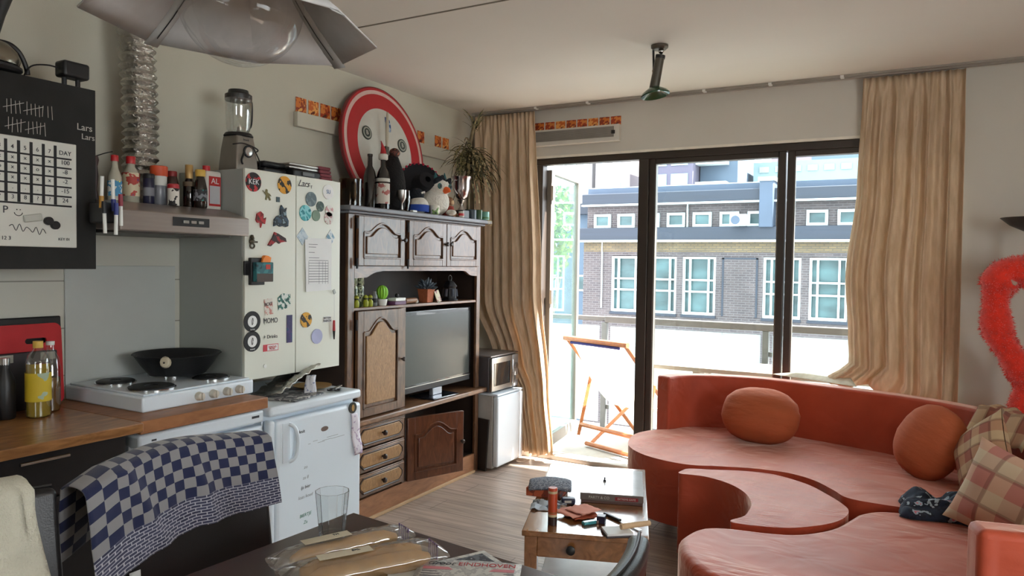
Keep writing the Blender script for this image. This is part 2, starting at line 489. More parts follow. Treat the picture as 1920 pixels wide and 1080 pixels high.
# ---------------------------------------------------------------- geometry helpers
class MB:
    """collects shapes and links them as ONE mesh object"""
    def __init__(self):
        self.v, self.f, self.uv = [], [], {}
    def add(self, vs, fs, mtx=None):
        n = len(self.v)
        for p in vs:
            p = Vector(p)
            self.v.append(mtx @ p if mtx else p)
        for f in fs:
            self.f.append([i + n for i in f])
        return self
    def box(self, x0, x1, y0, y1, z0, z1, mtx=None):
        x0, x1 = min(x0, x1), max(x0, x1)
        y0, y1 = min(y0, y1), max(y0, y1)
        z0, z1 = min(z0, z1), max(z0, z1)
        vs = [(x, y, z) for z in (z0, z1) for y in (y0, y1) for x in (x0, x1)]
        fs = [(0, 2, 3, 1), (4, 5, 7, 6), (0, 1, 5, 4), (2, 6, 7, 3), (0, 4, 6, 2), (1, 3, 7, 5)]
        return self.add(vs, fs, mtx)
    def cbox(self, c, s, rot=(0, 0, 0)):
        from mathutils import Euler
        m = Matrix.Translation(c) @ Euler(rot).to_matrix().to_4x4()
        return self.box(-s[0] / 2, s[0] / 2, -s[1] / 2, s[1] / 2, -s[2] / 2, s[2] / 2, m)
    def tube(self, pts, r, n=10, cap=True, flat=1.0):
        pts = [Vector(p) for p in pts]
        k = len(pts)
        rr = r if isinstance(r, (list, tuple)) else [r] * k
        up = None
        base = len(self.v)
        for i, p in enumerate(pts):
            t = (pts[min(i + 1, k - 1)] - pts[max(i - 1, 0)])
            if t.length < 1e-9:
                t = Vector((0, 0, 1))
            t.normalize()
            if up is None:
                a = Vector((0, 0, 1)) if abs(t.z) < 0.9 else Vector((1, 0, 0))
                up = t.cross(a).normalized()
            up = (up - t * up.dot(t)).normalized()
            sd = t.cross(up)
            for j in range(n):
                a = 2 * PI * j / n
                self.v.append(p + up * (math.cos(a) * rr[i]) + sd * (math.sin(a) * rr[i] * flat))
        for i in range(k - 1):
            for j in range(n):
                a = base + i * n + j
                b = base + i * n + (j + 1) % n
                self.f.append([a, b, b + n, a + n])
        if cap:
            self.f.append([base + j for j in range(n)][::-1])
            self.f.append([base + (k - 1) * n + j for j in range(n)])
        return self
    def cyl(self, p0, p1, r0, r1=None, n=24):
        return self.tube([p0, p1], [r0, r0 if r1 is None else r1], n)
    def lathe(self, prof, n=28, c=(0, 0, 0), mtx=None, cap=True):
        """prof: (r, z) from bottom to top"""
        base = len(self.v)
        m = (mtx or Matrix.Identity(4))
        c = Vector(c)
        for r, z in prof:
            for j in range(n):
                a = 2 * PI * j / n
                self.v.append(m @ Vector((c.x + r * math.cos(a), c.y + r * math.sin(a), c.z + z)))
        for i in range(len(prof) - 1):
            for j in range(n):
                a = base + i * n + j
                b = base + i * n + (j + 1) % n
                self.f.append([a, b, b + n, a + n])
        if cap:
            self.f.append([base + j for j in range(n)][::-1])
            self.f.append([base + (len(prof) - 1) * n + j for j in range(n)])
        return self
    def ball(self, c, r, n=20, rot=(0, 0, 0), k=12):
        from mathutils import Euler
        r = (r, r, r) if isinstance(r, (int, float)) else r
        m = Matrix.Translation(c) @ Euler(rot).to_matrix().to_4x4() @ Matrix.Diagonal((r[0], r[1], r[2], 1))
        pr = [(max(1e-3, math.sin(PI * i / k)), -math.cos(PI * i / k)) for i in range(k + 1)]
        return self.lathe(pr, n, (0, 0, 0), m)
    def prism(self, poly, a0, a1, axis='z'):
        """poly in the two other axes (x: (y,z), y: (x,z), z: (x,y)), extruded a0..a1"""
        def P(p, a):
            return {'x': (a, p[0], p[1]), 'y': (p[0], a, p[1]), 'z': (p[0], p[1], a)}[axis]
        n = len(poly)
        vs = [P(p, a0) for p in poly] + [P(p, a1) for p in poly]
        fs = [list(range(n))[::-1], list(range(n, 2 * n))]
        for i in range(n):
            j = (i + 1) % n
            fs.append([i, j, j + n, i + n])
        return self.add(vs, fs)
    def sheet(self, fn, nu, nv, uv=True, close_u=False):
        base = len(self.v)
        for j in range(nv + 1):
            for i in range(nu + 1):
                u, v = i / nu, j / nv
                self.v.append(Vector(fn(u, v)))
                if uv:
                    self.uv[base + j * (nu + 1) + i] = (u, v)
        for j in range(nv):
            for i in range(nu):
                a = base + j * (nu + 1) + i
                self.f.append([a, a + 1, a + nu + 2, a + nu + 1])
        return self
    def build(self, name, m, parent=None, bevel=0.0, seg=2, sub=0, solid=0.0, angle=38, loc=None, rot=None, smooth=True, label=None, fix=True):
        me = bpy.data.meshes.new(name)
        me.from_pydata([tuple(p) for p in self.v], [], self.f)
        if fix and not self.uv:
            bm = bmesh.new()
            bm.from_mesh(me)
            bmesh.ops.recalc_face_normals(bm, faces=bm.faces)
            bm.to_mesh(me)
            bm.free()
        if self.uv:
            ul = me.uv_layers.new(name='uv')
            for l in me.loops:
                ul.data[l.index].uv = self.uv.get(l.vertex_index, (0, 0))
        if smooth:
            me.shade_smooth()
            me.set_sharp_from_angle(angle=R(angle))
        me.materials.append(m)
        o = bpy.data.objects.new(name, me)
        C.objects.link(o)
        if parent:
            o.parent = parent
        if loc:
            o.location = loc
        if rot:
            o.rotation_euler = rot
        if solid:
            s = o.modifiers.new('thickness', 'SOLIDIFY')
            s.thickness = solid
            s.offset = 0
        if sub:
            s = o.modifiers.new('subdivision', 'SUBSURF')
            s.levels = sub
            s.render_levels = sub
        if bevel:
            b = o.modifiers.new('bevel', 'BEVEL')
            b.width = bevel
            b.segments = seg
            b.limit_method = 'ANGLE'
            b.angle_limit = R(40)
        if label:
            o['label'] = label
        return o

def tag(o, label, cat, group=None, kind=None):
    o['label'] = label
    o['category'] = cat
    if group:
        o['group'] = group
    if kind:
        o['kind'] = kind
    return o

def thing(name, label, cat, loc=(0, 0, 0), rz=0.0, group=None, rot=None):
    o = bpy.data.objects.new(name, None)
    o.empty_display_size = 0.05
    C.objects.link(o)
    o.location = loc
    o.rotation_euler = rot or (0, 0, rz)
    return tag(o, label, cat, group)

def struct(o):
    o['kind'] = 'structure'
    return o

def copy_tree(root, loc=None, rz=None, label=None, group=None, rot=None, scale=None):
    r = root.copy()
    C.objects.link(r)
    if loc is not None:
        r.location = loc
    if rz is not None:
        r.rotation_euler = (0, 0, rz)
    if rot is not None:
        r.rotation_euler = rot
    if scale is not None:
        r.scale = (scale,) * 3 if isinstance(scale, (int, float)) else scale
    if label:
        r['label'] = label
    if group:
        r['group'] = group
    for ch in list(root.children):
        c = ch.copy()
        C.objects.link(c)
        c.parent = r
        for g in list(ch.children):
            d = g.copy()
            C.objects.link(d)
            d.parent = c
    return r

def text(name, s, size, m, parent, loc, rot, ext=0.0006, align='CENTER', sx=1.0, shear=0.0):
    cu = bpy.data.curves.new(name, 'FONT')
    cu.body = s
    cu.size = size
    cu.extrude = ext
    cu.align_x = align
    cu.align_y = 'CENTER'
    cu.shear = shear
    cu.materials.append(m)
    tmp = bpy.data.objects.new(name, cu)
    me = bpy.data.meshes.new_from_object(tmp)
    bpy.data.objects.remove(tmp)
    me.name = name
    if not me.materials:
        me.materials.append(m)
    o = bpy.data.objects.new(name, me)
    C.objects.link(o)
    o.parent = parent
    o.location = loc
    o.rotation_euler = rot
    o.scale = (sx, 1, 1)
    return o
FX = (PI / 2, 0, PI / 2)          # lettering on a surface that faces +X
FY = (PI / 2, 0, 0)               # lettering on a surface that faces -Y

def arc(cx, cy, r, a0, a1, n):
    return [(cx + r * math.cos(R(a0 + (a1 - a0) * i / n)), cy + r * math.sin(R(a0 + (a1 - a0) * i / n))) for i in range(n + 1)]

def smooth_path(pts, n=6, closed=False):
    """Catmull-Rom through the points"""
    P = [Vector(p) for p in pts]
    out = []
    k = len(P)
    rng = range(k) if closed else range(k - 1)
    for i in rng:
        if closed:
            p0, p1, p2, p3 = P[(i - 1) % k], P[i], P[(i + 1) % k], P[(i + 2) % k]
        else:
            p0, p1, p2, p3 = P[max(i - 1, 0)], P[i], P[i + 1], P[min(i + 2, k - 1)]
        for j in range(n):
            t = j / n
            out.append(0.5 * ((2 * p1) + (p2 - p0) * t + (2 * p0 - 5 * p1 + 4 * p2 - p3) * t * t + (3 * p1 - p0 - 3 * p2 + p3) * t ** 3))
    if not closed:
        out.append(P[-1])
    return out

# ---------------------------------------------------------------- the room
WX, WY, CZ = -3.15, 5.0, 2.68
RX, BY = 2.3, -2.6
OX0, OX1, OZ = -2.60, 0.17, 2.312           # opening in the far wall
struct(MB().box(WX - 0.2, RX + 0.2, BY - 0.2, WY + 0.16, -0.12, 0).build('floor', M['floor']))
struct(MB().box(WX - 0.2, RX + 0.2, BY - 0.2, WY + 0.16, CZ, CZ + 0.2).build('ceiling', M['ceiling']))
struct(MB().box(WX - 0.2, WX, BY - 0.2, WY + 0.16, 0, CZ).build('wall_left', M['wall']))
b = MB()
b.box(RX, RX + 0.2, BY - 0.2, 0.1, 0, CZ)
b.box(RX, RX + 0.2, 1.7, WY + 0.16, 0, CZ)
b.box(RX, RX + 0.2, 0.1, 1.7, 0, 1.05)
b.box(RX, RX + 0.2, 0.1, 1.7, 2.15, CZ)  # unseen opening added here for the side fill
struct(b.build('wall_right', M['wall']))
b = MB()
b.box(WX, OX0, WY, WY + 0.16, 0, CZ)
b.box(OX1, RX, WY, WY + 0.16, 0, CZ)
b.box(OX0, OX1, WY, WY + 0.16, OZ, CZ)
struct(b.build('wall_far', M['wallfar']))
b = MB()
b.box(WX, -0.2, BY - 0.2, BY, 0, CZ)
b.box(0.8, RX, BY - 0.2, BY, 0, CZ)
b.box(-0.2, 0.8, BY - 0.2, BY, 0, 1.0)
b.box(-0.2, 0.8, BY - 0.2, BY, 2.0, CZ)  # out-of-view opening, put in to let fill light enter from behind
struct(b.build('wall_rear', M['wall']))
# joint between two ceiling slabs
struct(MB().box(-3.15, RX, 2.858, 2.868, CZ - 0.003, CZ).build('trim_1', mat('ceiling_joint', (118, 112, 100), 0.9)))
# tiled band of the kitchen wall
struct(MB().box(WX, WX + 0.008, -1.0, 2.34, 0.86, 1.66).build('trim_2', M['tile']))
# pale strip that paints the light on the reveal under the lintel
struct(MB().box(OX0, OX1, WY - 0.004, WY + 0.0, OZ - 0.004, OZ + 0.012).build('trim_3', mat('painted_lit_reveal', (230, 224, 210), 0.8)))
struct(MB().box(OX1, RX, WY - 0.015, WY, 0, 0.07).build('baseboard_far', M['wallfar'], bevel=0.003))

# window frames and panes in the far wall
FY0, FY1 = 5.045, 5.115
Z0 = 0.02
FR = M['frame']
def frame_piece(name, boxes, m=FR):
    bb = MB()
    for q in boxes:
        bb.box(*q)
    return struct(bb.build(name, m, bevel=0.004))
head = frame_piece('trim_4', [(OX0, OX1, FY0 - 0.01, FY1, 2.262, OZ - 0.002)])
sill = frame_piece('trim_5', [(OX0, OX1, FY0 - 0.03, FY1 + 0.02, 0, 0.035)], M['concrete'])
def window(n, x0, x1, st=0.045):
    fr = bpy.data.objects.new('window_%d' % n, None)
    C.objects.link(fr)
    struct(fr)
    bb = MB()
    bb.box(x0, x0 + st, FY0, FY1, 0.035, 2.262)
    bb.box(x1 - st, x1, FY0, FY1, 0.035, 2.262)
    bb.box(x0 + st, x1 - st, FY0, FY1, 0.035, 0.11)
    bb.box(x0 + st, x1 - st, FY0, FY1, 2.225, 2.262)
    bb.build('window_frame', FR, fr, bevel=0.004)
    MB().box(x0 + st - 0.01, x1 - st + 0.01, 5.078, 5.084, 0.10, 2.235).build('window_pane', M['glass'], fr)
    g = MB()
    for xa in (x0 + st, x1 - st - 0.006):
        g.box(xa, xa + 0.006, FY0 + 0.004, 5.078, 0.11, 2.225)
    g.build('glazing_bead', M['frameg'], fr)
    return fr
window(1, -1.70, -0.775)
window(2, -0.765, 0.17)
# door post: dark closed profile beside the opening, jamb on the curtain side
frame_piece('trim_6', [(-1.775, -1.70, FY0 - 0.012, FY1, 0.035, 2.262)])
frame_piece('trim_7', [(OX0, -2.545, FY0 - 0.01, FY1, 0.035, 2.262)])
# balcony door, opened outwards against the side
dr = bpy.data.objects.new('door_1', None)
C.objects.link(dr)
dr.location = (-2.535, 5.12, 0)
dr.rotation_euler = (0, 0, R(97))
struct(dr)
W = 0.77
b = MB()
b.box(0, 0.075, -0.025, 0.025, 0.05, 2.235)
b.box(W - 0.05, W, -0.025, 0.025, 0.05, 2.235)
b.box(0.075, W - 0.05, -0.025, 0.025, 0.05, 0.14)
b.box(0.075, W - 0.05, -0.025, 0.025, 2.205, 2.235)
b.build('door_frame', M['frameg'], dr, bevel=0.004)
MB().box(0.07, W - 0.045, -0.004, 0.004, 0.13, 2.21).build('door_pane', M['glassdoor'], dr)
for z in (2.0, 1.19, 0.3):
    MB().box(-0.02, 0.03, -0.045, -0.025, z, z + 0.11).build('hinge', M['silver'], dr, bevel=0.003)

# ---------------------------------------------------------------- balcony and the street outside
b = MB()
b.box(-4.2, 3.2, 5.16, 6.55, -0.25, -0.03)
tag(b.build('balcony_floor', M['concrete']), 'pale sunlit concrete floor of the balcony outside', 'floor', kind='structure')
rail = thing('balcony_railing', 'balcony railing of frosted glass panels under a grey handrail', 'railing', (0, 6.4, 0))
b = MB()
b.box(-2.55, 3.1, -0.035, 0.035, 0.965, 1.025)
b.box(-4.2, -2.55, 0.0, 0.05, 0.975, 1.02, Matrix.Translation((0, 0, 0)) )
b.build('handrail', mat('handrail_metal', (74, 68, 64), 0.6, metal=0.0), rail, bevel=0.008)
px = -2.55
while px < 3.0:
    MB().box(px + 0.05, px + 1.40, -0.006, 0.006, 0.02, 0.93).build('glass_panel', M['frosted'], rail)
    b = MB()
    b.box(px - 0.03, px + 0.02, -0.03, 0.03, -0.03, 0.965)
    b.box(px + 0.02, px + 0.05, -0.012, 0.012, 0.15, 0.19)
    b.box(px + 0.02, px + 0.05, -0.012, 0.012, 0.75, 0.79)
    b.build('post', mat('post_metal', (80, 80, 78), 0.6, metal=0.0) if px < -2.5 else bpy.data.materials['post_metal'], rail, bevel=0.004)
    px += 1.45
MB().box(-4.15, -2.62, 0.01, 0.022, 0.02, 0.93).build('glass_panel', M['frosted'], rail)

# picnic table on the balcony
pt = thing('picnic_table', 'long pale picnic table on the balcony behind the sofa', 'table', (-0.4, 5.95, -0.03))
pale = wood('bleached_wood', (120, 110, 98), (142, 134, 120), scale=(2, 20, 20), rough=0.7)
grn = mat('green_wood', (60, 74, 56), 0.7)
for i in range(3):
    MB().box(-1.45, 1.6, -0.28 + i * 0.19, -0.11 + i * 0.19, 0.705, 0.74).build('tabletop_board', pale, pt, bevel=0.004)
for x in (-1.1, 1.2):
    for s in (-1, 1):
        MB().cyl((x, s * 0.08, 0.70), (x, s * 0.30, 0.0), 0.03, n=4).build('leg', grn, pt)
    MB().box(x - 0.03, x + 0.03, -0.26, 0.26, 0.66, 0.705).build('crossbeam', pale, pt, bevel=0.003)
    MB().cyl((x + 0.03, 0, 0.15), (x + (0.42 if x < 0 else -0.42), 0, 0.69), 0.022, n=4).build('brace', grn, pt)
MB().box(-1.1, 1.2, -0.02, 0.02, 0.12, 0.18).build('stretcher', pale, pt)

# deck chair seen from behind
dc = thing('deck_chair', 'wooden deck chair with white canvas sling just outside the open door', 'deck chair', (-2.16, 5.42, -0.03), R(-21))
HW = 0.31
def rail_pair(bb, z0, y0, z1, y1, hw):
    for s in (-1, 1):
        bb.tube([(s * hw, y0, z0), (s * hw, y1, z1)], 0.02, 4)
b = MB()
rail_pair(b, 0.93, -0.12, 0.02, 0.78, HW)
b.build('back_frame', M['beech'], dc, bevel=0.003)
b = MB()
b.tube([(-HW - 0.03, -0.12, 0.93), (HW + 0.03, -0.12, 0.93)], 0.022, 8)
b.build('top_bar', M['beech'], dc)
b = MB()
rail_pair(b, 0.02, 0.12, 0.42, 0.84, HW - 0.04)
b.tube([(-HW, 0.12, 0.03), (HW, 0.12, 0.03)], 0.02, 6)
b.tube([(-HW, 0.84, 0.42), (HW, 0.84, 0.42)], 0.02, 6)
b.build('seat_frame', M['beech'], dc, bevel=0.003)
b = MB()
rail_pair(b, 0.60, 0.20, 0.10, 0.06, HW + 0.03)
b.tube([(-HW - 0.03, 0.085, 0.19), (HW + 0.03, 0.085, 0.19)], 0.02, 6)
b.build('rear_strut', M['beech'], dc, bevel=0.003)
def canvas(u, v):
    x = (u - 0.5) * 0.5
    y = -0.12 + 0.96 * v
    z = 0.92 - 0.5 * v - 0.42 * math.sin(PI * v) * 0.75
    return (x, y, z)
MB().sheet(canvas, 8, 24).build('canvas_sling', cloth('white_canvas', (235, 232, 226), (240, 238, 232), 0.5), dc, solid=0.004)
MB().tube([(-0.26, -0.125, 0.90), (0.26, -0.125, 0.90)], 0.012, 6).build('piping', mat('blue_piping', (40, 40, 110), 0.8), dc, label='dark blue edge of the canvas')

# tree beyond the balcony door
def leaf_cloud(bb, c, r, n, s):
    for i in range(n):
        d = Vector((random.gauss(0, 1), random.gauss(0, 1), random.gauss(0, 1)))
        d = d.normalized() * (random.random() ** 0.4)
        p = Vector(c) + Vector((d.x * r[0], d.y * r[1], d.z * r[2]))
        a = Vector((random.uniform(-1, 1), random.uniform(-1, 1), random.uniform(-1, 1))).normalized() * s
        q = a.cross(Vector((random.uniform(-1, 1), random.uniform(-1, 1), random.uniform(-1, 1)))).normalized() * s * 0.6
        k = len(bb.v)
        bb.v += [p - a, p - q, p + a, p + q]
        bb.f.append([k, k + 1, k + 2, k + 3])
tr = thing('tree', 'leafy green tree seen through the open balcony door', 'tree', (-6.35, 12.5, -6))
b = MB()
leaf_cloud(b, (0.0, 0, 8.2), (0.72, 0.7, 1.15), 2000, 0.07)
b.build('crown', mat('leaves', (92, 122, 40), 0.7, var=0.35, nscale=4), tr, smooth=False, fix=False)
b = MB()
b.tube([(0, 0, 0), (0.1, 0, 4), (0, 0, 8)], [0.16, 0.12, 0.04], 8)
b.tube([(0.05, 0, 5.5), (0.5, 0.1, 7.8)], [0.05, 0.02], 6)
b.build('trunk', mat('bark', (92, 78, 64), 0.9), tr)

# ground of the street below
tag(MB().box(-90, 70, 7.5, 140, -6.4, -6.0).build('street', mat('asphalt', (120, 122, 124), 0.9)), 'grey street below the balcony', 'street', kind='structure')

# brick school-like building across the street
FYB = 24.0
bl = thing('brick_building', 'long brick building with white windows across the street', 'building', (0, FYB, -6))
brk = brick('facade_brick', (74, 66, 66), (62, 56, 58), (86, 82, 82), 0.24, 0.075, 0.012, rough=0.9, rot=(PI / 2, 0, 0), bump=0.1, noise_mix=0.25, noise_scale=(0.8, 0.8, 1))
yel = brick('yellow_brick', (112, 96, 70), (96, 84, 66), (80, 74, 64), 0.24, 0.075, 0.014, rough=0.9, rot=(PI / 2, 0, 0), bump=0.1, noise_mix=0.2, noise_scale=(1, 1, 1))
slate = mat('roof_slate', (18, 28, 42), 0.6, var=0.15, nscale=2, stretch=(0.3, 1, 6))
slate2 = mat('roof_parapet', (56, 68, 84), 0.7, var=0.08, nscale=1.5)
wwhite = mat('white_window_paint', (172, 182, 182), 0.6)
wpane = mat('dark_reflecting_pane', (54, 78, 80), 0.35, var=0.5, nscale=0.9, spec=0.35, stretch=(1, 1, 2))
X0, X1 = -10.45, 9.0
low = [(-9.38, -8.27), (-8.14, -7.07), (-6.86, -5.77), (-4.28, -3.16), (-2.92, -1.84), (-0.4, 0.7), (1.0, 2.1), (3.6, 4.7)]
up = [-10.06 + 0.877 * i for i in range(20)]
up = [x for x in up if not (-4.3 < x < -3.6)]
b = MB()
b.box(X0, X1, 0, 6, 0, 5.88)          # below the sills
xs = X0
for a, c in low:
    b.box(xs, a, 0, 6, 5.88, 7.84)
    xs = c
b.box(xs, X1, 0, 6, 5.88, 7.84)
b.box(X0, X1, 0, 6, 7.84, 8.32)
b.build('wall', brk, bl)
b = MB()
b.box(X0 + 0.02, X1, -0.03, 0.0, 7.98, 8.32)
b.build('yellow_band', yel, bl)
MB().box(-5.52, -4.5, -0.02, 0.0, 5.9, 7.75).build('recessed_panel', brk, bl)
b = MB()
b.box(-5.56, -5.5, -0.03, 0.0, 5.9, 7.79)
b.box(-4.5, -4.44, -0.03, 0.0, 5.9, 7.79)
b.box(-5.56, -4.44, -0.03, 0.0, 7.75, 7.8)
b.build('panel_border', slate, bl)
b = MB()
b.box(X0 - 0.1, X1, -0.35, 0.8, 8.36, 8.79)
b.build('eave_roof', slate, bl, bevel=0.03)
MB().box(X0 - 0.12, X1, -0.4, -0.2, 8.30, 8.37).build('gutter', wwhite, bl)
MB().box(X0, X1, -0.33, -0.30, 8.56, 8.58).build('roof_line', slate2, bl)
b = MB()
b.box(X0 + 0.1, X1, 0.05, 6, 8.79, 9.56)
b.build('upper_wall', brk, bl)
b = MB()
b.box(X0, X1, -0.25, 6, 9.60, 9.98)
b.build('upper_eave', slate, bl, bevel=0.03)
MB().box(X0, X1, -0.28, -0.1, 9.55, 9.61).build('upper_gutter', wwhite, bl)
MB().box(X0, X1, 0.3, 6, 9.98, 10.22).build('parapet', slate2, bl)
MB().box(X0, -3.9, 0.5, 6, 10.20, 10.27).build('parapet_cap', wwhite, bl)
b = MB()
b.box(-4.38, -3.96, -0.45, 0.3, 8.75, 10.24)
b.build('chimney', slate2, bl, bevel=0.03)
MB().box(-4.42, -3.92, -0.5, 0.35, 10.18, 10.30).build('chimney_cap', wwhite, bl)
def win_low(a, c, z0=5.9, z1=7.82):
    wd = c - a
    bb = MB()
    t = 0.07
    m1, m2 = a + wd * 0.22, a + wd * 0.78
    zA, zB = z0 + (z1 - z0) * 0.40, z0 + (z1 - z0) * 0.60
    bb.box(a, a + t, 0.02, 0.14, z0, z1)
    bb.box(c - t, c, 0.02, 0.14, z0, z1)
    bb.box(a + t, c - t, 0.02, 0.14, z0, z0 + 0.09)
    bb.box(a + t, c - t, 0.02, 0.14, z1 - t, z1)
    for m_ in (m1, m2):
        bb.box(m_ - 0.03, m_ + 0.03, 0.03, 0.13, z0 + 0.09, z1 - t)
    for z_ in (zA, zB):
        bb.box(a + t, m1 - 0.03, 0.035, 0.125, z_ - 0.025, z_ + 0.025)
        bb.box(m1 + 0.03, m2 - 0.03, 0.035, 0.125, z_ - 0.03, z_ + 0.03)
        bb.box(m2 + 0.03, c - t, 0.035, 0.125, z_ - 0.025, z_ + 0.025)
    fr = bb.build('window', wwhite, bl)
    MB().box(a + 0.02, c - 0.02, 0.16, 0.18, z0, z1).build('pane', wpane, fr)
    MB().box(a - 0.03, c + 0.03, -0.06, 0.05, z0 - 0.09, z0 - 0.005).build('window_sill', slate, fr)
for a, c in low:
    win_low(a, c)
for x in up:
    a, c, z0, z1 = x, x + 0.61, 8.81, 9.28
    bb = MB()
    t = 0.08
    bb.box(a, a + t, -0.04, 0.06, z0, z1)
    bb.box(c - t, c, -0.04, 0.06, z0, z1)
    bb.box(a + t, c - t, -0.04, 0.06, z0, z0 + t)
    bb.box(a + t, c - t, -0.04, 0.06, z1 - t, z1)
    fr = bb.build('window', wwhite, bl)
    MB().box(a + t, c - t, 0.02, 0.04, z0 + t, z1 - t).build('pane', wpane, fr)
for x in (-9.75, -6.75, -1.2):
    MB().box(x, x + 0.035, -0.06, 0.04, 8.8 if x > -8 else 6.0, 9.56 if x > -8 else 8.3).build('downpipe', wwhite, bl)
ac = thing('air_conditioner', 'white air conditioning unit on the roof ledge across the street', 'air conditioner', (-4.95, FYB - 0.6, 2.79))
MB().box(-0.26, 0.26, -0.12, 0.12, 0, 0.36).build('case', wwhite, ac, bevel=0.02)
b = MB()
b.cyl((-0.08, -0.13, 0.18), (-0.08, -0.118, 0.18), 0.14, n=24)
b.build('fan_grille', slate2, ac)
# wing set back at the left of the brick building
wg = thing('grey_wing', 'bluish grey building wing left of the brick building', 'building', (-10.64, 25.5, -6))
MB().box(-7.0, 0, 0, 5, 0, 9.4).build('wall', mat('blue_grey_wall', (72, 86, 100), 0.9, var=0.1, nscale=1), wg)
for x, z in ((-0.75, 6.5), (-2.2, 6.5), (-3.6, 6.5), (-2.2, 8.2)):
    fr = MB().box(x, x + 0.62, -0.04, 0.02, z, z + 0.62).build('window', wwhite, wg)
    MB().box(x + 0.07, x + 0.55, -0.05, -0.035, z + 0.07, z + 0.55).build('pane', wpane, fr)
MB().box(-7.1, 0, -0.3, 5, 9.4, 9.8).build('roof', slate, wg)

# distant blocks on the skyline
def block(name, label, x, y, w_, d, z1, col, wins=None, wcol=(150, 190, 205), cat='building', wsz=(1.4, 1.6)):
    t = thing(name, label, cat, (x, y, -6))
    col = tuple(int(c * 0.62) for c in col)
    MB().box(0, w_, 0, d, 0, z1 + 6).build('wall', mat(name + '_wall', col, 0.9, var=0.05, nscale=0.4), t)
    if wins:
        wm = mat(name + '_glass', wcol, 0.2, var=0.2, nscale=0.5)
        for (a, z) in wins:
            MB().box(a, a + wsz[0], -0.08, 0.02, z + 6, z + 6 + wsz[1]).build('window', wm, t)
    return t
block('apartment_tower', 'purple brick apartment tower on the skyline behind the flat roofs', -20.4, 60, 3.9, 8, 15.0, (134, 126, 150), [(a, z) for a in (0.3, 2.1) for z in (7.6, 9.9, 12.2)])
b = block('balcony_flats', 'blue grey block of flats with white balconies on the skyline', -16.4, 62, 3.1, 7, 14.2, (110, 130, 152))
for z in (8.2, 10.0, 11.8, 13.6):
    MB().box(-0.1, 2.4, -1.2, 0, z + 6, z + 6.35).build('balcony', wwhite, b)
block('pink_block', 'pale pink box shaped building far on the skyline', -14.6, 85, 5.4, 8, 15.8, (214, 190, 214))
block('teal_hall', 'long pale teal building low on the skyline', -12.8, 66, 12.5, 3, 10.6, (178, 206, 208), [(a, 9.7) for a in (0.5, 1.8, 3.1, 4.4, 5.7, 7.0, 8.3, 9.6, 10.9)], (120, 160, 166), wsz=(0.8, 0.5))
block('grey_block', 'grey flat topped office block on the skyline', -8.6, 70, 4.8, 9, 12.9, (146, 166, 184))
block('glass_office', 'small bluish office block at the right of the skyline', -2.2, 74, 3.8, 9, 12.6, (178, 196, 206))
block('white_tower', 'pale white apartment tower seen above the door opening', -31.0, 66, 3.0, 8, 15.6, (226, 226, 228), [(a, z) for a in (0.4, 1.8) for z in (8.5, 11, 13)], (196, 220, 226), wsz=(0.9, 1.6))
block('hazy_tower', 'hazy pinkish tower with tall windows on the skyline', -26.8, 64, 3.4, 8, 15.2, (216, 204, 208), [(a, z) for a in (0.4, 1.7) for z in (7.6, 10.6)], (186, 214, 226), wsz=(0.8, 2.4))

# ================================================================ KITCHEN SIDE
# black upper cabinet with a chalk surface
uc = thing('wall_cabinet', 'black chalkboard wall cabinet with tally marks, above the worktop', 'cabinet', (-3.15, 0.9, 1.458))
MB().box(0.0, 0.38, 0, 0.765, 0, 0.672).build('body', M['darkcab'], uc, bevel=0.002)
dr_ = MB().box(0.381, 0.40, 0.30, 0.765, -0.002, 0.676).build('door', M['blackmatte'], uc, bevel=0.002)
b = MB()
def stroke(bb, y0, z0, y1, z1, x=0.4008, wd=0.0011):
    bb.tube([(x, y0, z0), (x, y1, z1)], wd, 4)
random.seed(3)
for (ya, za, n) in ((0.455, 0.585, 4), (0.52, 0.583, 5), (0.59, 0.583, 2), (0.46, 0.52, 4), (0.525, 0.518, 5), (0.43, 0.585, 1)):
    for i in range(n):
        y = ya + i * 0.0135
        stroke(b, y, za + random.uniform(-0.004, 0.004), y + random.uniform(-0.003, 0.003), za - 0.045 + random.uniform(-0.006, 0.006))
    if n >= 4:
        stroke(b, ya - 0.012, za - 0.032, ya + 0.055, za - 0.006)
b.build('chalk_marks', M['chalk'], dr_)
text('lettering', 'Lars', 0.035, M['chalk'], dr_, (0.4015, 0.722, 0.528), FX)
text('lettering', 'Lars', 0.03, M['chalk'], dr_, (0.4015, 0.735, 0.494), FX)

# whiteboard with a taped grid on that cabinet
wb = thing('whiteboard', 'white magnetic planner board with black taped grid on the black cabinet', 'whiteboard', (-2.749, 1.10, 1.535))
MB().box(0, 0.008, 0, 0.487, 0, 0.382).build('board', mat('whiteboard_face', (208, 208, 200), 0.3, var=0.02), wb, bevel=0.003)
b = MB()
for i in range(8):
    y = 0.455 - 0.045 - i * 0.041
    if y > 0.02:
        b.box(0.008, 0.0092, y - 0.005, y + 0.005, 0.155, 0.368)
for j in range(7):
    z = 0.152 + j * 0.0345
    if j < 6:
        b.box(0.0085, 0.0096, 0.01, 0.468, z - 0.0035, z + 0.0025)
b.build('grid_tape', M['tape'], wb)
marks = ['1 2 3 4 5 6 7  DAY', 'x x x x x x x  100', 'o o o x x o x  -8', 'x x ? x x x x  -2', '. . . . . . .  -15', '? 2 ? 3 8 ? ?  24']
for j, s in enumerate(marks):
    z = 0.344 - j * 0.0345
    cells = s.split()
    for i, ch in enumerate(cells[:7]):
        y = 0.43 - 0.045 + 0.005 - 0.041 * (6 - i) - 0.0
        text('mark', ch, 0.020, bpy.data.materials['ink'], wb, (0.0092, y, z), FX)
    text('mark', cells[7], 0.022, M['ink'], wb, (0.0092, 0.445, z), FX)
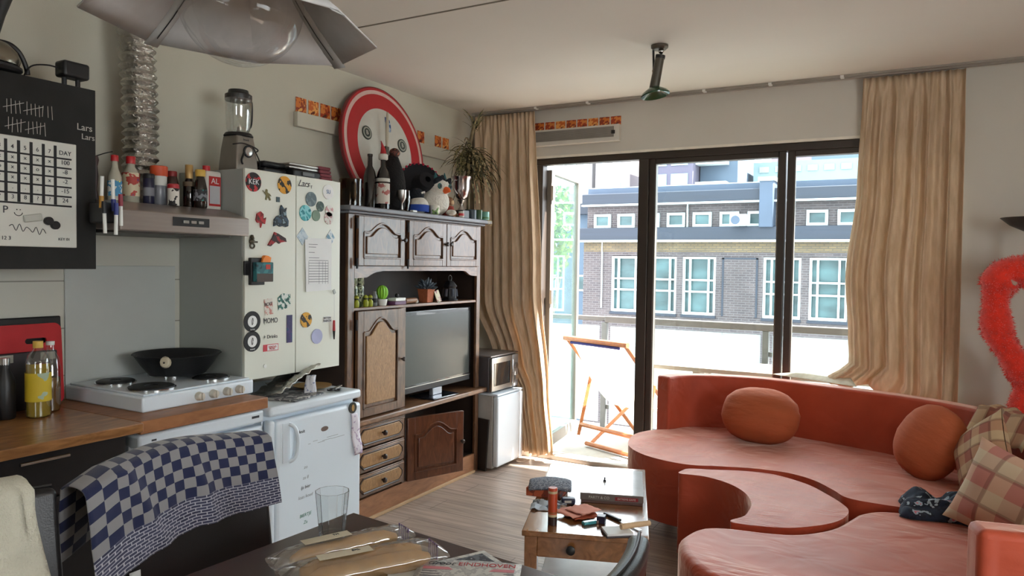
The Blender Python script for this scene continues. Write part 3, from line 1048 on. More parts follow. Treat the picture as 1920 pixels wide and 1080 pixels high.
text('mark', 'P', 0.035, M['ink'], wb, (0.0092, 0.243, 0.125), FX)
b = MB()
b.tube(smooth_path([(0.009, 0.255 + t * 0.0110, 0.070 + 0.013 * math.sin(t * 2.6) - t * 0.0015) for t in range(12)], 4), 0.0012, 4)
b.tube([(0.009, 0.285 + 0.013 * math.cos(a), 0.118 + 0.011 * math.sin(a)) for a in [PI + i * PI / 8 for i in range(9)]], 0.0012, 4)
b.ball((0.009, 0.280, 0.128), 0.0018, 6)
b.ball((0.009, 0.291, 0.128), 0.0018, 6)
b.build('handwriting', M['ink'], wb)
text('mark', '12 3', 0.018, M['ink'], wb, (0.0092, 0.245, 0.028), FX)
text('mark', 'KEY 01', 0.014, M['ink'], wb, (0.0092, 0.44, 0.03), FX)
wv = thing('whiteboard_wiper', 'clear holder with two round black magnets on the lower whiteboard', 'magnet', (-2.741, 1.46, 1.637))
MB().cbox((0.006, -0.03, 0.0), (0.010, 0.062, 0.026), (R(10), 0, 0)).build('holder', mat('milky_plastic', (176, 178, 170), 0.4), wv, bevel=0.004)
for y, z in ((0.022, -0.008), (0.045, -0.022)):
    MB().cyl((0.0, y, z), (0.016, y, z), 0.015, n=20).build('magnet_disc', M['black'], wv, bevel=0.002)

# filter coffee maker jug on top of the black cabinet
cf = thing('coffee_jug', 'black filter coffee cone on a steel and glass jug atop black cabinet', 'coffee maker', (-2.83, 1.335, 2.136))
MB().lathe([(0.04, 0), (0.092, 0.004), (0.102, 0.014), (0.102, 0.022), (0.085, 0.028)], 32).build('base_ring', M['black'], cf)
MB().lathe([(0.075, 0.024), (0.092, 0.03), (0.097, 0.05), (0.086, 0.078), (0.062, 0.102), (0.036, 0.112)], 32).build('jug', mat('jug_steel', (150, 144, 130), 0.25, metal=0.9), cf)
MB().lathe([(0.030, 0.108), (0.034, 0.13), (0.052, 0.20), (0.075, 0.268), (0.080, 0.275), (0.078, 0.29), (0.052, 0.315), (0.02, 0.32)], 32).build('filter_cone', M['black'], cf)
MB().tube(smooth_path([(0.0, 0.038, 0.115), (0.0, 0.075, 0.112), (0.0, 0.105, 0.088), (0.0, 0.125, 0.045), (0.0, 0.13, 0.02)], 5), 0.0085, 8).build('handle', M['black'], cf)
ad = thing('power_adapter', 'black plug adapter standing on its prongs on the chalkboard cabinet', 'adapter', (-2.80, 1.605, 2.134))
MB().box(-0.03, 0.035, -0.048, 0.05, 0.035, 0.095).build('case', M['black'], ad, bevel=0.01, seg=3)
for y in (-0.028, 0.022):
    MB().cyl((0.0, y, 0.0), (0.0, y, 0.036), 0.0085, n=10).build('prong', M['black'], ad)
MB().tube(smooth_path([(0.0, -0.045, 0.065), (0.0, -0.09, 0.066), (-0.01, -0.14, 0.05), (-0.03, -0.16, 0.0)], 5), 0.003, 6).build('cable', M['black'], ad)

# flexible foil extraction duct
du = thing('extractor_duct', 'crinkled aluminium foil duct rising from the cooker hood', 'duct', (-2.97, 1.985, 1.72))
def duct(u, v):
    z = v * 0.958
    k = 27
    r = 0.067 + 0.007 * math.cos(2 * PI * k * v)
    n = noise.noise(Vector((math.cos(u * 2 * PI) * 6, math.sin(u * 2 * PI) * 6, v * 60))) * 0.0055
    bend = 0.012 * math.sin(v * 5)
    return ((r + n) * math.cos(2 * PI * u), bend + (r + n) * math.sin(2 * PI * u), z)
MB().sheet(duct, 40, 27 * 6, uv=False).build('duct_wall', M['foil'], du)
MB().lathe([(0.06, 0.0), (0.085, 0.0), (0.085, 0.014), (0.06, 0.014)], 32).build('collar', M['silver'], du)

# cooker hood
hd = thing('cooker_hood', 'brushed steel cooker hood with bottles standing on top', 'cooker hood', (-3.15, 1.665, 1.60))
prof = [(0.0, 0.03), (0.49, 0.005), (0.55, 0.005), (0.55, 0.082), (0.40, 0.124), (0.0, 0.124)]
b = MB()
n = len(prof)
vs = [(x, 0, z) for x, z in prof] + [(x, 0.60, z) for x, z in prof]
b.add(vs, [list(range(n)), list(range(n, 2 * n))[::-1]] + [[i, (i + 1) % n, (i + 1) % n + n, i + n] for i in range(n)])
b.build('canopy', M['steel'], hd, bevel=0.004)
MB().box(0.55, 0.553, 0.22, 0.39, 0.032, 0.068).build('control_panel', M['black'], hd, bevel=0.001)
for y in (0.265, 0.30, 0.335):
    MB().box(0.553, 0.557, y, y + 0.025, 0.044, 0.056).build('button', M['silver'], hd, bevel=0.001)
MB().box(0.03, 0.47, 0.03, 0.57, -0.002, 0.012).build('filter', mat('hood_filter', (86, 84, 80), 0.5, metal=0.7), hd)

# bottles and jars on the hood
HZ = 1.724
def bottle(name, label, cat, loc, prof, m, cap=None, capm=None, lab=None, labm=None, sx=1.0, group=None, n=20):
    """prof: (r,z); cap: (r, z0, z1); lab: (z0, z1, r)"""
    t = thing(name, label, cat, loc, group=group)
    MB().lathe(prof, n).build('bottle_body' if 'jar' not in name else 'jar_body', m, t, angle=50)
    if cap:
        MB().lathe([(cap[0] * 0.98, cap[1]), (cap[0], cap[1] + 0.001), (cap[0], cap[2] - 0.002), (cap[0] * 0.93, cap[2])], n).build('cap' if 'jar' not in name else 'lid', capm, t)
    if lab:
        MB().lathe([(lab[2], lab[0]), (lab[2], lab[1])], n, cap=False).build('paper_label', labm, t)
    return t
clearp = mat('clear_bottle', (168, 164, 148), 0.15, var=0.1, coat=0.5)
darkg = mat('dark_sauce_glass', (28, 20, 16), 0.12, coat=0.6)
gold = mat('gold_cap', (176, 140, 84), 0.35, metal=0.3)
yellow = mat('yellow_cap', (206, 168, 74), 0.5)
orangelid = mat('orange_lid', (196, 74, 34), 0.5)
bottle('sauce_bottle', 'clear bottle with red cap and blue white label, leftmost on the hood', 'bottle', (-2.79, 1.765, HZ), [(0.02, 0), (0.026, 0.004), (0.026, 0.095), (0.012, 0.135), (0.011, 0.16)], clearp, (0.014, 0.158, 0.182), M['red'], (0.02, 0.08, 0.0266), spots_mat('label_blue_white', (214, 214, 206), [(60, 130, 170), (214, 206, 60)], 28))
bottle('sauce_bottle', 'wide clear bottle with red cap and purple topped label on the hood', 'bottle', (-2.84, 1.865, HZ), [(0.03, 0), (0.034, 0.004), (0.034, 0.12), (0.016, 0.152), (0.014, 0.165)], clearp, (0.018, 0.163, 0.193), M['red'], (0.03, 0.125, 0.0346), spots_mat('label_cream', (204, 190, 160), [(168, 60, 50), (90, 60, 110)], 26, 0.52))
bottle('spice_jar', 'small dark blue and black jar beside the purple label bottle', 'jar', (-2.81, 1.925, HZ), [(0.02, 0), (0.022, 0.003), (0.022, 0.115), (0.018, 0.122)], mat('navy_jar', (30, 32, 58), 0.3), (0.0225, 0.108, 0.128), M['black'], (0.035, 0.07, 0.0225), mat('grey_label', (126, 128, 136), 0.7))
bottle('stock_jar', 'grey jar with a bright orange lid on the cooker hood', 'jar', (-2.83, 1.985, HZ), [(0.028, 0), (0.031, 0.004), (0.031, 0.125), (0.028, 0.13)], mat('grey_jar', (112, 114, 122), 0.3), (0.035, 0.125, 0.168), orangelid, (0.085, 0.125, 0.0316), mat('white_label', (196, 196, 190), 0.7))
sb_ = thing('salt_tub', 'small cow patterned white tub on the hood edge', 'tub', (-2.755, 2.00, HZ))
MB().lathe([(0.022, 0), (0.0235, 0.003), (0.0235, 0.083), (0.02, 0.088)], 20).build('tub_body', spots_mat('cow_pattern', (214, 208, 198), [(28, 24, 24)], 34, 0.55), sb_)
MB().lathe([(0.0240, 0.072), (0.0240, 0.088), (0.018, 0.092)], 20).build('lid', M['signred'], sb_)
bottle('sauce_bottle', 'dark brown bottle with a dark red cap behind the cow tub', 'bottle', (-2.84, 2.055, HZ), [(0.024, 0), (0.027, 0.004), (0.027, 0.10), (0.02, 0.13), (0.018, 0.135)], mat('brown_glass', (62, 44, 38), 0.2), (0.020, 0.132, 0.155), mat('dark_red', (130, 34, 36), 0.5), (0.0, 0.05, 0.0275), mat('red_label', (150, 44, 44), 0.6))
bottle('pepper_jar', 'squat black topped jar at the back of the hood bottles', 'jar', (-2.93, 2.045, HZ), [(0.03, 0), (0.034, 0.004), (0.034, 0.13), (0.03, 0.135)], mat('smoky_jar', (60, 50, 44), 0.3), (0.037, 0.13, 0.165), M['black'])
bottle('vinegar_bottle', 'tall square shouldered dark bottle with gold cap on the hood', 'bottle', (-2.82, 2.125, HZ), [(0.023, 0), (0.026, 0.004), (0.026, 0.09), (0.015, 0.13), (0.012, 0.15)], darkg, (0.0165, 0.13, 0.190), gold, (0.095, 0.115, 0.0262), mat('brown_label', (96, 80, 62), 0.7))
bottle('soy_bottle', 'black soy sauce bottle with yellow cap at front of the hood', 'bottle', (-2.765, 2.14, HZ), [(0.024, 0), (0.0285, 0.005), (0.0285, 0.085), (0.020, 0.125), (0.015, 0.14)], darkg, (0.021, 0.138, 0.168), yellow, (0.03, 0.08, 0.029), spots_mat('soy_label', (120, 122, 128), [(34, 32, 36), (40, 130, 120)], 30))
jc = thing('spirit_bottle', 'white jerrycan shaped bottle with red label and red cap on hood', 'bottle', (-2.86, 2.265, HZ))
MB().box(-0.03, 0.03, -0.042, 0.042, 0, 0.18).build('can_body', mat('white_can', (212, 208, 200), 0.4), jc, bevel=0.012, seg=3)
MB().box(0.0302, 0.0312, -0.03, 0.034, 0.02, 0.155).build('paper_label', mat('red_can_label', (186, 50, 50), 0.6), jc)
MB().box(0.0313, 0.0317, -0.026, 0.03, 0.03, 0.112).build('text_panel', mat('label_text_panel', (186, 186, 190), 0.7), jc)
text('lettering', 'AL', 0.036, M['paper'], jc, (0.032, 0.002, 0.133), FX)
MB().cyl((0, -0.02, 0.178), (0, -0.02, 0.203), 0.0165, n=16).build('cap', M['red'], jc)
pb = thing('pepper_mill', 'dark mill with a drooping cable loop at the left end of hood', 'mill', (-2.88, 1.73, HZ))
MB().lathe([(0.018, 0), (0.022, 0.01), (0.016, 0.05), (0.021, 0.1), (0.018, 0.14), (0.023, 0.165), (0.02, 0.18)], 18).build('mill_body', mat('dark_mill', (52, 26, 24), 0.4), pb)
MB().tube(smooth_path([(0.0, 0.0, 0.175), (0.02, 0.04, 0.195), (0.02, 0.07, 0.205)], 4), 0.0022, 5).build('wire', M['black'], pb)
MB().tube(smooth_path([(0.0, 0.0, 0.175), (0.03, -0.03, 0.12), (0.04, -0.045, 0.07), (0.04, -0.055, 0.03)], 4), 0.0022, 5).build('wire', M['black'], pb)

# whiteboard markers on the hood's left flank
def marker(loc, capc, label, tilt=0.0):
    t = thing('whiteboard_marker', label, 'marker', loc, rot=(R(tilt), 0, 0), group='markers at the hood corner')
    MB().cyl((0, 0, -0.055), (0, 0, 0.02), 0.0065, n=12).build('barrel', M['white'], t)
    MB().cyl((0, 0, 0.018), (0, 0, 0.062), 0.0085, 0.0075, n=12).build('cap', capc, t)
    return t
bluec = mat('blue_cap', (30, 42, 120), 0.4)
marker((-2.615, 1.615, 1.645), M['black'], 'white marker with black cap hanging leftmost at the hood corner', 2)
marker((-2.585, 1.640, 1.640), bluec, 'white marker with dark blue cap hanging lowest at hood corner', -1)
marker((-2.60, 1.668, 1.675), mat('maroon_cap', (132, 30, 48), 0.4), 'white marker with maroon cap at the hood corner', 1)
marker((-2.635, 1.617, 1.745), mat('mustard_cap', (176, 128, 40), 0.4), 'upright marker with mustard cap above the marker holder', 178)
marker((-2.61, 1.645, 1.735), bluec, 'upright white marker with blue cap above the marker holder', 182)
mh = thing('marker_holder', 'black magnetic marker holder on the left end of cooker hood', 'holder', (-2.66, 1.645, 1.66))
MB().box(-0.05, 0.035, -0.03, 0.018, -0.03, 0.045).build('cup', M['black'], mh, bevel=0.004)

# splashback
tag(MB().box(-3.141, -3.132, 1.763, 2.283, 0.955, 1.465).build('splashback', M['splash'], bevel=0.002), 'pale grey smooth splashback panel on tiles behind the hob', 'splashback')

# worktop: lengthwise board, thicker under the hob
tag(MB().box(-3.14, -2.455, -0.6, 1.66, 0.865, 0.90).build('worktop', M['worktop'], bevel=0.003), 'brown wood worktop over the black base cabinet', 'worktop')
wt = tag(MB().box(-3.14, -2.475, 1.661, 2.262, 0.852, 0.90).build('worktop', M['worktop_edge'], bevel=0.003), 'lighter thicker wood worktop piece under the hob', 'worktop')
# base cabinet
bc = thing('base_cabinet', 'black base cabinet with steel bar handle under the worktop', 'cabinet', (-3.13, 0.3, 0))
MB().box(0, 0.60, 0, 1.33, 0.0, 0.862).build('body', M['darkcab'], bc)
for y0, y1 in ((0.72, 1.325), (0.1, 0.71)):
    d_ = MB().box(0.602, 0.622, y0, y1, 0.70, 0.858).build('drawer', M['darkcab'], bc, bevel=0.002)
    MB().cyl((0.65, (y0 + y1) / 2 - 0.07, 0.835), (0.65, (y0 + y1) / 2 + 0.085, 0.835), 0.006, n=10).build('handle', M['chrome'], d_)
    MB().box(0.602, 0.622, y0, y1, 0.12, 0.695).build('door', M['darkcab'], bc, bevel=0.002)
# undercounter white appliance
uf = thing('undercounter_fridge', 'white undercounter fridge below the wooden hob worktop', 'fridge', (-3.10, 1.665, 0))
MB().box(0, 0.55, 0, 0.59, 0.02, 0.80).build('body', M['enamel'], uf, bevel=0.004)
MB().box(0, 0.61, 0, 0.59, 0.79, 0.845).build('top_cover', M['enamel'], uf, bevel=0.012, seg=3)
d_ = MB().box(0.555, 0.605, 0.0, 0.59, 0.04, 0.775).build('door', M['enamel'], uf, bevel=0.012, seg=3)
MB().box(0.605, 0.625, 0.02, 0.06, 0.58, 0.74).build('handle', M['enamel'], d_, bevel=0.008)
MB().box(0.611, 0.6115, 0.52, 0.56, 0.815, 0.825).build('badge', M['ink'], uf)
MB().box(0.611, 0.6115, 0.05, 0.07, 0.815, 0.822).build('badge', M['ink'], uf)

# hob
hb = thing('hob', 'white four plate electric hob with front knobs on the worktop', 'hob', (-3.125, 1.757, 0.90))
b = MB()
b.box(0, 0.52, 0, 0.54, 0.0, 0.062)
b.build('casing', M['enamel'], hb, bevel=0.008, seg=3)
MB().box(0.012, 0.508, 0.012, 0.528, 0.062, 0.070).build('hotplate_tray', M['enamel'], hb, bevel=0.004)
for x, y, r in ((0.16, 0.12, 0.075), (0.40, 0.12, 0.088), (0.15, 0.385, 0.088), (0.385, 0.42, 0.072)):
    MB().lathe([(r, 0.070), (r + 0.006, 0.071), (r + 0.006, 0.075), (r, 0.076)], 32, (x, y, 0)).build('plate_rim', M['chrome'], hb)
    MB().lathe([(r - 0.001, 0.070), (r - 0.001, 0.080), (r - 0.006, 0.083), (r * 0.3, 0.083), (r * 0.28, 0.080)], 32, (x, y, 0)).build('hotplate', M['iron'], hb)
for y in (0.25, 0.32, 0.39, 0.455):
    k = MB().cyl((0.52, y, 0.03), (0.545, y, 0.03), 0.019, 0.016, n=18).build('knob', mat('cream_knob', (198, 194, 182), 0.4) if y == 0.25 else bpy.data.materials['cream_knob'], hb, bevel=0.002)
    MB().box(0.545, 0.552, y - 0.003, y + 0.003, 0.015, 0.045).build('knob_grip', bpy.data.materials['cream_knob'], k)

# wok / frying pan
pn = thing('frying_pan', 'deep black frying pan standing on the hob', 'pan', (-2.90, 2.125, 0.984), R(-50))
MB().lathe([(0.001, 0.004), (0.10, 0.0), (0.118, 0.004), (0.150, 0.045), (0.178, 0.088), (0.186, 0.092), (0.182, 0.096), (0.172, 0.090), (0.146, 0.047), (0.113, 0.010), (0.001, 0.009)], 48, cap=False).build('pan_bowl', M['iron'], pn)
MB().tube([(0.172, 0, 0.072), (0.20, 0, 0.078), (0.215, 0, 0.08)], [0.019, 0.021, 0.017], 12, flat=1.2).build('handle_stub', mat('beige_bakelite', (186, 176, 152), 0.5), pn, bevel=0.002)
MB().ball((0.2165, 0, 0.078), 0.004, 10).build('screw', M['black'], pn)
MB().cbox((-0.185, 0, 0.085), (0.02, 0.05, 0.012)).build('helper_handle', M['iron'], pn, bevel=0.004)

# chopping boards
b = MB()
b.box(-0.008, 0.008, -0.30, 0.0, 0, 0.355)
tag(b.build('chopping_board', M['black'], bevel=0.006, loc=(-3.10, 1.737, 0.902), rot=(0, R(-4), 0)), 'large black chopping board leaning on the tiled wall', 'chopping board')
def slot_board(w_, h_, th, hx, hy, hw, hh, rr=0.03, n=8):
    """board in the YZ plane with an elongated hole"""
    outer = arc(w_ - rr, h_ - rr, rr, 0, 90, n) + arc(rr, h_ - rr, rr, 90, 180, n) + arc(rr, rr, rr, 180, 270, n) + arc(w_ - rr, rr, rr, 270, 360, n)
    hole = arc(hx + hw, hy, hh, -90, 90, 2 * n + 1) + arc(hx - hw, hy, hh, 90, 270, 2 * n + 1)
    # same count, same angular order (start at -90 .. vs 0): rotate hole list
    k = len(outer)
    hole = hole[(n + 1):] + hole[:(n + 1)]
    hole = hole[:k] if len(hole) >= k else hole + [hole[-1]] * (k - len(hole))
    b = MB()
    vs = [(0, p[0], p[1]) for p in outer] + [(0, p[0], p[1]) for p in hole] + [(th, p[0], p[1]) for p in outer] + [(th, p[0], p[1]) for p in hole]
    fs = []
    for i in range(k):
        j = (i + 1) % k
        fs += [(i, j, k + j, k + i), (2 * k + i, 3 * k + i, 3 * k + j, 2 * k + j), (i, 2 * k + i, 2 * k + j, j), (k + i, k + j, 3 * k + j, 3 * k + i)]
    return b.add(vs, fs)
tag(slot_board(0.31, 0.33, 0.010, 0.21, 0.262, 0.03, 0.011).build('chopping_board', M['red'], loc=(-3.065, 1.405, 0.902), rot=(0, R(-4), 0)), 'red chopping board with a handle slot leaning before the black one', 'chopping board')
kb = thing('storage_box', 'charcoal box standing before the red chopping board', 'box', (-3.035, 1.55, 0.902))
MB().box(-0.012, 0.012, -0.115, 0.12, 0, 0.225).build('box_body', mat('charcoal_box', (44, 40, 44), 0.6), kb, bevel=0.004)
gl_t = mat('grey_sticker', (152, 150, 138), 0.7)
for y0 in (-0.10, 0.055):
    MB().box(0.0125, 0.0135, y0, y0 + 0.055, 0.19, 0.22).build('sticker', gl_t, kb)
# oil bottles
oil_y = mat('sunflower_oil', (150, 128, 40), 0.1, var=0.1, coat=0.8)
t = thing('oil_bottle', 'sunflower oil bottle with yellow label on the worktop', 'bottle', (-2.87, 1.515, 0.90))
MB().lathe([(0.036, 0), (0.042, 0.006), (0.0415, 0.04), (0.042, 0.08), (0.0415, 0.13), (0.042, 0.18), (0.041, 0.205), (0.034, 0.232), (0.018, 0.252), (0.015, 0.262)], 28).build('bottle_body', M['thin'], t)
MB().lathe([(0.034, 0.003), (0.0395, 0.008), (0.0395, 0.198), (0.038, 0.202)], 28).build('oil', oil_y, t)
MB().lathe([(0.0428, 0.062), (0.0428, 0.168)], 28, cap=False).build('paper_label', spots_mat('yellow_label', (198, 172, 40), [(160, 176, 150)], 14, 0.58), t)
MB().cyl((0, 0, 0.26), (0, 0, 0.285), 0.017, n=18).build('cap', yellow, t)
t = thing('oil_bottle', 'half empty amber oil bottle behind the sunflower oil bottle', 'bottle', (-2.945, 1.60, 0.90))
MB().lathe([(0.03, 0), (0.035, 0.006), (0.035, 0.17), (0.028, 0.21), (0.014, 0.235), (0.013, 0.26)], 24).build('bottle_body', M['thin'], t)
MB().lathe([(0.029, 0.003), (0.0325, 0.008), (0.0325, 0.13), (0.031, 0.133)], 24).build('oil', mat('amber_oil', (104, 76, 40), 0.15), t)
MB().cyl((0, 0, 0.258), (0, 0, 0.272), 0.015, n=18).build('cap', M['white'], t)
t = thing('wooden_spoon', 'wooden spoon handle leaning at the left end of worktop', 'spoon', (-2.90, 1.36, 0.90))
MB().tube([(0, 0.02, 0.0), (0, -0.01, 0.10), (0, -0.03, 0.2)], [0.02, 0.008, 0.007], 10, flat=0.5).build('spoon_body', M['beech'], t)
t = thing('dark_bottle', 'black bottle with silver neck at the left edge of the worktop', 'bottle', (-2.93, 1.43, 0.90))
MB().lathe([(0.03, 0), (0.034, 0.006), (0.034, 0.14), (0.018, 0.18), (0.014, 0.22)], 20).build('bottle_body', M['black'], t)
MB().cyl((0, 0, 0.18), (0, 0, 0.225), 0.016, n=14).build('cap', M['silver'], t)

# ---------------------------------------------------------------- white wall cabinet with magnets
cb = thing('white_wall_cabinet', 'tall white two door wall cabinet covered in stickers and magnets', 'cabinet', (-3.14, 2.312, 0.948))
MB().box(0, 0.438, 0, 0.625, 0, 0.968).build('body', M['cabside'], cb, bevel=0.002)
for k, (y0, y1) in enumerate(((0.0, 0.31), (0.314, 0.625))):
    d_ = MB().box(0.440, 0.458, y0, y1, -0.004 , 0.970).build('door', M['cabwhite'], cb, bevel=0.003)
    if k == 0:
        MB().cyl((0.4575, 0.118, 0.052), (0.462, 0.118, 0.052), 0.0095, n=20).build('keyhole_plug', M['white'], d_)
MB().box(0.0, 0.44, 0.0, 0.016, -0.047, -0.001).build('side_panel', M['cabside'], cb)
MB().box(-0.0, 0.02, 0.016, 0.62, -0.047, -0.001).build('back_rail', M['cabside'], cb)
DX = -2.6815
def magnet_disc(name, label, y, z, r, m, th=0.004, cat='sticker', ring=None, txt=None, txtm=None, rz_=1.18):
    t = thing(name, label, cat, (DX, y, z))
    b = MB()
    b.lathe([(r, 0), (r, th)], 32, mtx=Matrix.Rotation(R(90), 4, 'Y'))
    o = b.build('disc', m, t)
    if ring:
        MB().lathe([(r * 0.93, th), (r * 0.93, th + 0.0008), (r * 0.66, th + 0.0008), (r * 0.66, th)], 32, mtx=Matrix.Rotation(R(90), 4, 'Y'), cap=False).build('ring', ring, t)
    if txt:
        text('lettering', txt, r * 0.75, txtm, t, (th + 0.0012, 0, 0), FX, sx=0.9)
    return t
blk = M['tape']
t = magnet_disc('round_sticker', 'round black and red sticker lettered KEK at top left', 2.357, 1.858, 0.0441, spots_mat('kek_ground', (24, 20, 22), [(176, 40, 44)], 46, 0.52))
MB().box(0.0045, 0.0055, -0.040, 0.040, -0.014, 0.014).build('black_band', blk, t)
text('lettering', 'KEK', 0.034, M['paper'], t, (0.0058, 0, 0), FX)
magnet_disc('round_sticker', 'round yellow and black sticker at the top right of left door', 2.546, 1.863, 0.0426, spots_mat('yellow_black', (212, 150, 40), [(34, 28, 22)], 34, 0.54))
magnet_disc('round_sticker', 'round yellow and black sticker low on the right door', 2.692, 1.203, 0.0382, spots_mat('yellow_black2', (206, 152, 44), [(34, 28, 22)], 34, 0.52))
magnet_disc('round_sticker', 'grey green round sticker in the cluster on right door', 2.722, 1.810, 0.0367, spots_mat('grey_green', (112, 130, 134), [(90, 106, 112)], 40))
magnet_disc('round_sticker', 'bright teal round sticker in the cluster on right door', 2.683, 1.738, 0.0397, spots_mat('teal', (64, 160, 168), [(130, 200, 206), (40, 128, 140)], 30))
magnet_disc('round_sticker', 'small green octagonal sticker below the grey one', 2.757, 1.730, 0.0279, mat('moss', (112, 134, 116), 0.6))
magnet_disc('round_sticker', 'small dark green round sticker beside the grey green one', 2.786, 1.778, 0.0265, spots_mat('dark_green', (86, 108, 98), [(60, 80, 76)], 44))
magnet_disc('round_sticker', 'white round sticker lettered SU at the top right', 2.842, 1.857, 0.0382, M['paper'], txt='SU', txtm=mat('blue_print', (58, 104, 152), 0.6))
magnet_disc('round_sticker', 'plain lilac round sticker low on the right door', 2.768, 1.114, 0.0382, mat('lilac', (164, 168, 200), 0.6))
magnet_disc('round_sticker', 'faint pink and white floral round sticker under the SU one', 2.852, 1.760, 0.0294, spots_mat('pink_white', (214, 212, 206), [(196, 150, 150)], 60, 0.55))
magnet_disc('round_sticker', 'pale patterned sticker low in the right hand cluster', 2.848, 1.722, 0.0323, spots_mat('pink_dots', (206, 204, 198), [(180, 140, 140)], 70, 0.57))
for z, lb in ((1.216, 'upper of two round black stickers with a white emblem'), (1.124, 'lower of two round black stickers with a white emblem')):
    t = magnet_disc('round_sticker', lb, 2.352, z, 0.0478, blk)
    MB().lathe([(0.027, 0.0043), (0.027, 0.005)], 24, mtx=Matrix.Rotation(R(90), 4, 'Y')).build('emblem', M['paper'], t)
    MB().tube([(0.0055, 0.004 * math.cos(a * 0.9) + 0.0, 0.016 * math.sin(a)) for a in [i * 0.5 for i in range(13)]], 0.0013, 5).build('emblem_line', blk, t)
    text('lettering', 'tomas' if z > 1.2 else 'noord', 0.011, M['paper'], t, (0.0055, 0, -0.036), FX)
def plaque(name, label, cat, y, z, w_, h_, m, th=0.002, rot=0.0, shape=None, parts=None):
    t = thing(name, label, cat, (DX, y, z), rot=(R(rot), 0, 0))
    b = MB()
    if shape:
        b.prism([(p[0] * w_ / 2, p[1] * h_ / 2) for p in shape], 0, th, 'x')
    else:
        b.box(0, th, -w_ / 2, w_ / 2, -h_ / 2, h_ / 2)
    b.build('face', m, t)
    return t
diam = [(0, -1), (1, 0), (0, 1), (-1, 0)]
plaque('diamond_sticker', 'light blue diamond shaped sticker left of the paper list', 'sticker', 2.665, 1.620, 0.078, 0.088, spots_mat('pale_blue', (166, 186, 200), [(190, 204, 212)], 50), shape=diam)
plaque('diamond_sticker', 'white and blue tangram like sticker right of the paper list', 'sticker', 2.862, 1.622, 0.066, 0.085, spots_mat('blue_white', (204, 212, 214), [(120, 156, 178)], 40, 0.5), shape=diam)
liz = [(-1, .7), (-.5, .3), (-.2, 1), (.1, .9), (.1, .4), (.6, .2), (1, -.2), (.5, -.1), (.9, -.9), (.6, -1), (.2, -.3), (-.1, -1), (-.4, -.9), (-.2, -.1)]
plaque('animal_magnet', 'small olive animal shaped magnet under the KEK sticker', 'magnet', 2.437, 1.807, 0.052, 0.052, mat('olive_metal', (112, 104, 66), 0.5, metal=0.4), 0.004, shape=liz)
castle = [(-1, -1), (-.6, -.85), (-.2, -1), (.2, -.9), (.6, -1), (.95, -.9), (1, -.4), (.7, 0), (.65, .55), (.75, .8), (.4, .6), (.1, .95), (0, 1), (-.15, .6), (-.1, .1), (-.6, -.05), (-.95, -.4)]
plaque('souvenir_magnet', 'blue grey castle shaped souvenir magnet on the left door', 'magnet', 2.522, 1.713, 0.092, 0.104, spots_mat('castle_paint', (52, 72, 88), [(28, 36, 44), (120, 140, 150)], 40), 0.008, shape=castle)
plaque('souvenir_magnet', 'tiny dark rimmed square magnet above the castle magnet', 'magnet', 2.505, 1.790, 0.02, 0.024, mat('petrol', (60, 80, 84), 0.5), 0.004)
blob = [(-.9, -.1), (-.7, .7), (0, 1), (.5, .7), (.5, .1), (1, .3), (.8, -.5), (.3, -.4), (0, -1), (-.1, -.4), (-.6, -.4)]
plaque('souvenir_magnet', 'red round flower shaped magnet at left of the castle one', 'magnet', 2.398, 1.688, 0.062, 0.076, spots_mat('red_flower', (176, 44, 48), [(120, 30, 32), (60, 50, 40)], 36, 0.52), 0.007, shape=blob)
bull = [(-1, -.9), (-.7, -.2), (-.5, .2), (-.3, 1), (.1, .8), (.5, .5), (.9, .2), (1, -.3), (.8, -.3), (.4, -.4), (.2, -.6), (-.1, -.3), (-.4, -.6), (-.7, -1)]
plaque('souvenir_magnet', 'dark red bull shaped magnet below the castle magnet', 'magnet', 2.498, 1.600, 0.115, 0.068, spots_mat('bull_paint', (150, 30, 36), [(48, 22, 24)], 30, 0.5), 0.008, shape=bull)
t = thing('bottle_opener', 'bronze skull shaped bottle opener fixed to the left door', 'bottle opener', (DX, 2.345, 1.585))
b = MB()
b.tube([(0.008, 0.0, 0.03), (0.008, 0.0, 0.012)], [0.006, 0.012], 10)
b.ball((0.008, 0.0, 0.0), (0.008, 0.016, 0.013), 12)
b.tube([(0.010, 0.012 * math.cos(a), -0.020 + 0.011 * math.sin(a)) for a in [i * 2 * PI / 14 for i in range(15)]], 0.004, 6)
b.cbox((0.006, 0.022, -0.002), (0.008, 0.02, 0.008))
b.build('opener_body', mat('bronze', (78, 72, 58), 0.4, metal=0.7), t)
# teal snack tin holder
t = thing('magnetic_pouch', 'teal printed pouch with orange tuft in a black magnetic holder', 'pouch', (DX, 2.385, 1.45))
MB().box(0.0, 0.012, -0.085, 0.0, -0.02, 0.045).build('holder_side', M['black'], t, bevel=0.003)
MB().box(0.0, 0.02, -0.055, 0.025, -0.065, 0.06).build('holder', M['black'], t, bevel=0.003)
MB().box(0.018, 0.045, -0.045, 0.055, -0.05, 0.04).build('tin', spots_mat('teal_print', (58, 124, 128), [(44, 96, 104), (30, 60, 66)], 22, 0.5), t, bevel=0.004)
MB().box(0.0455, 0.0465, -0.044, 0.05, -0.05, -0.012).build('brown_band', mat('brown_band', (72, 62, 56), 0.6), t)
MB().box(0.0455, 0.0465, 0.008, 0.034, 0.008, 0.030).build('red_logo', mat('red_logo', (186, 60, 50), 0.6), t)
MB().prism([(0.0, 0.035), (0.045, 0.03), (0.052, 0.062), (0.035, 0.07), (0.02, 0.072), (0.005, 0.055)], 0.012, 0.032, 'x').build('orange_tuft', mat('orange_foil', (232, 130, 40), 0.5), t)
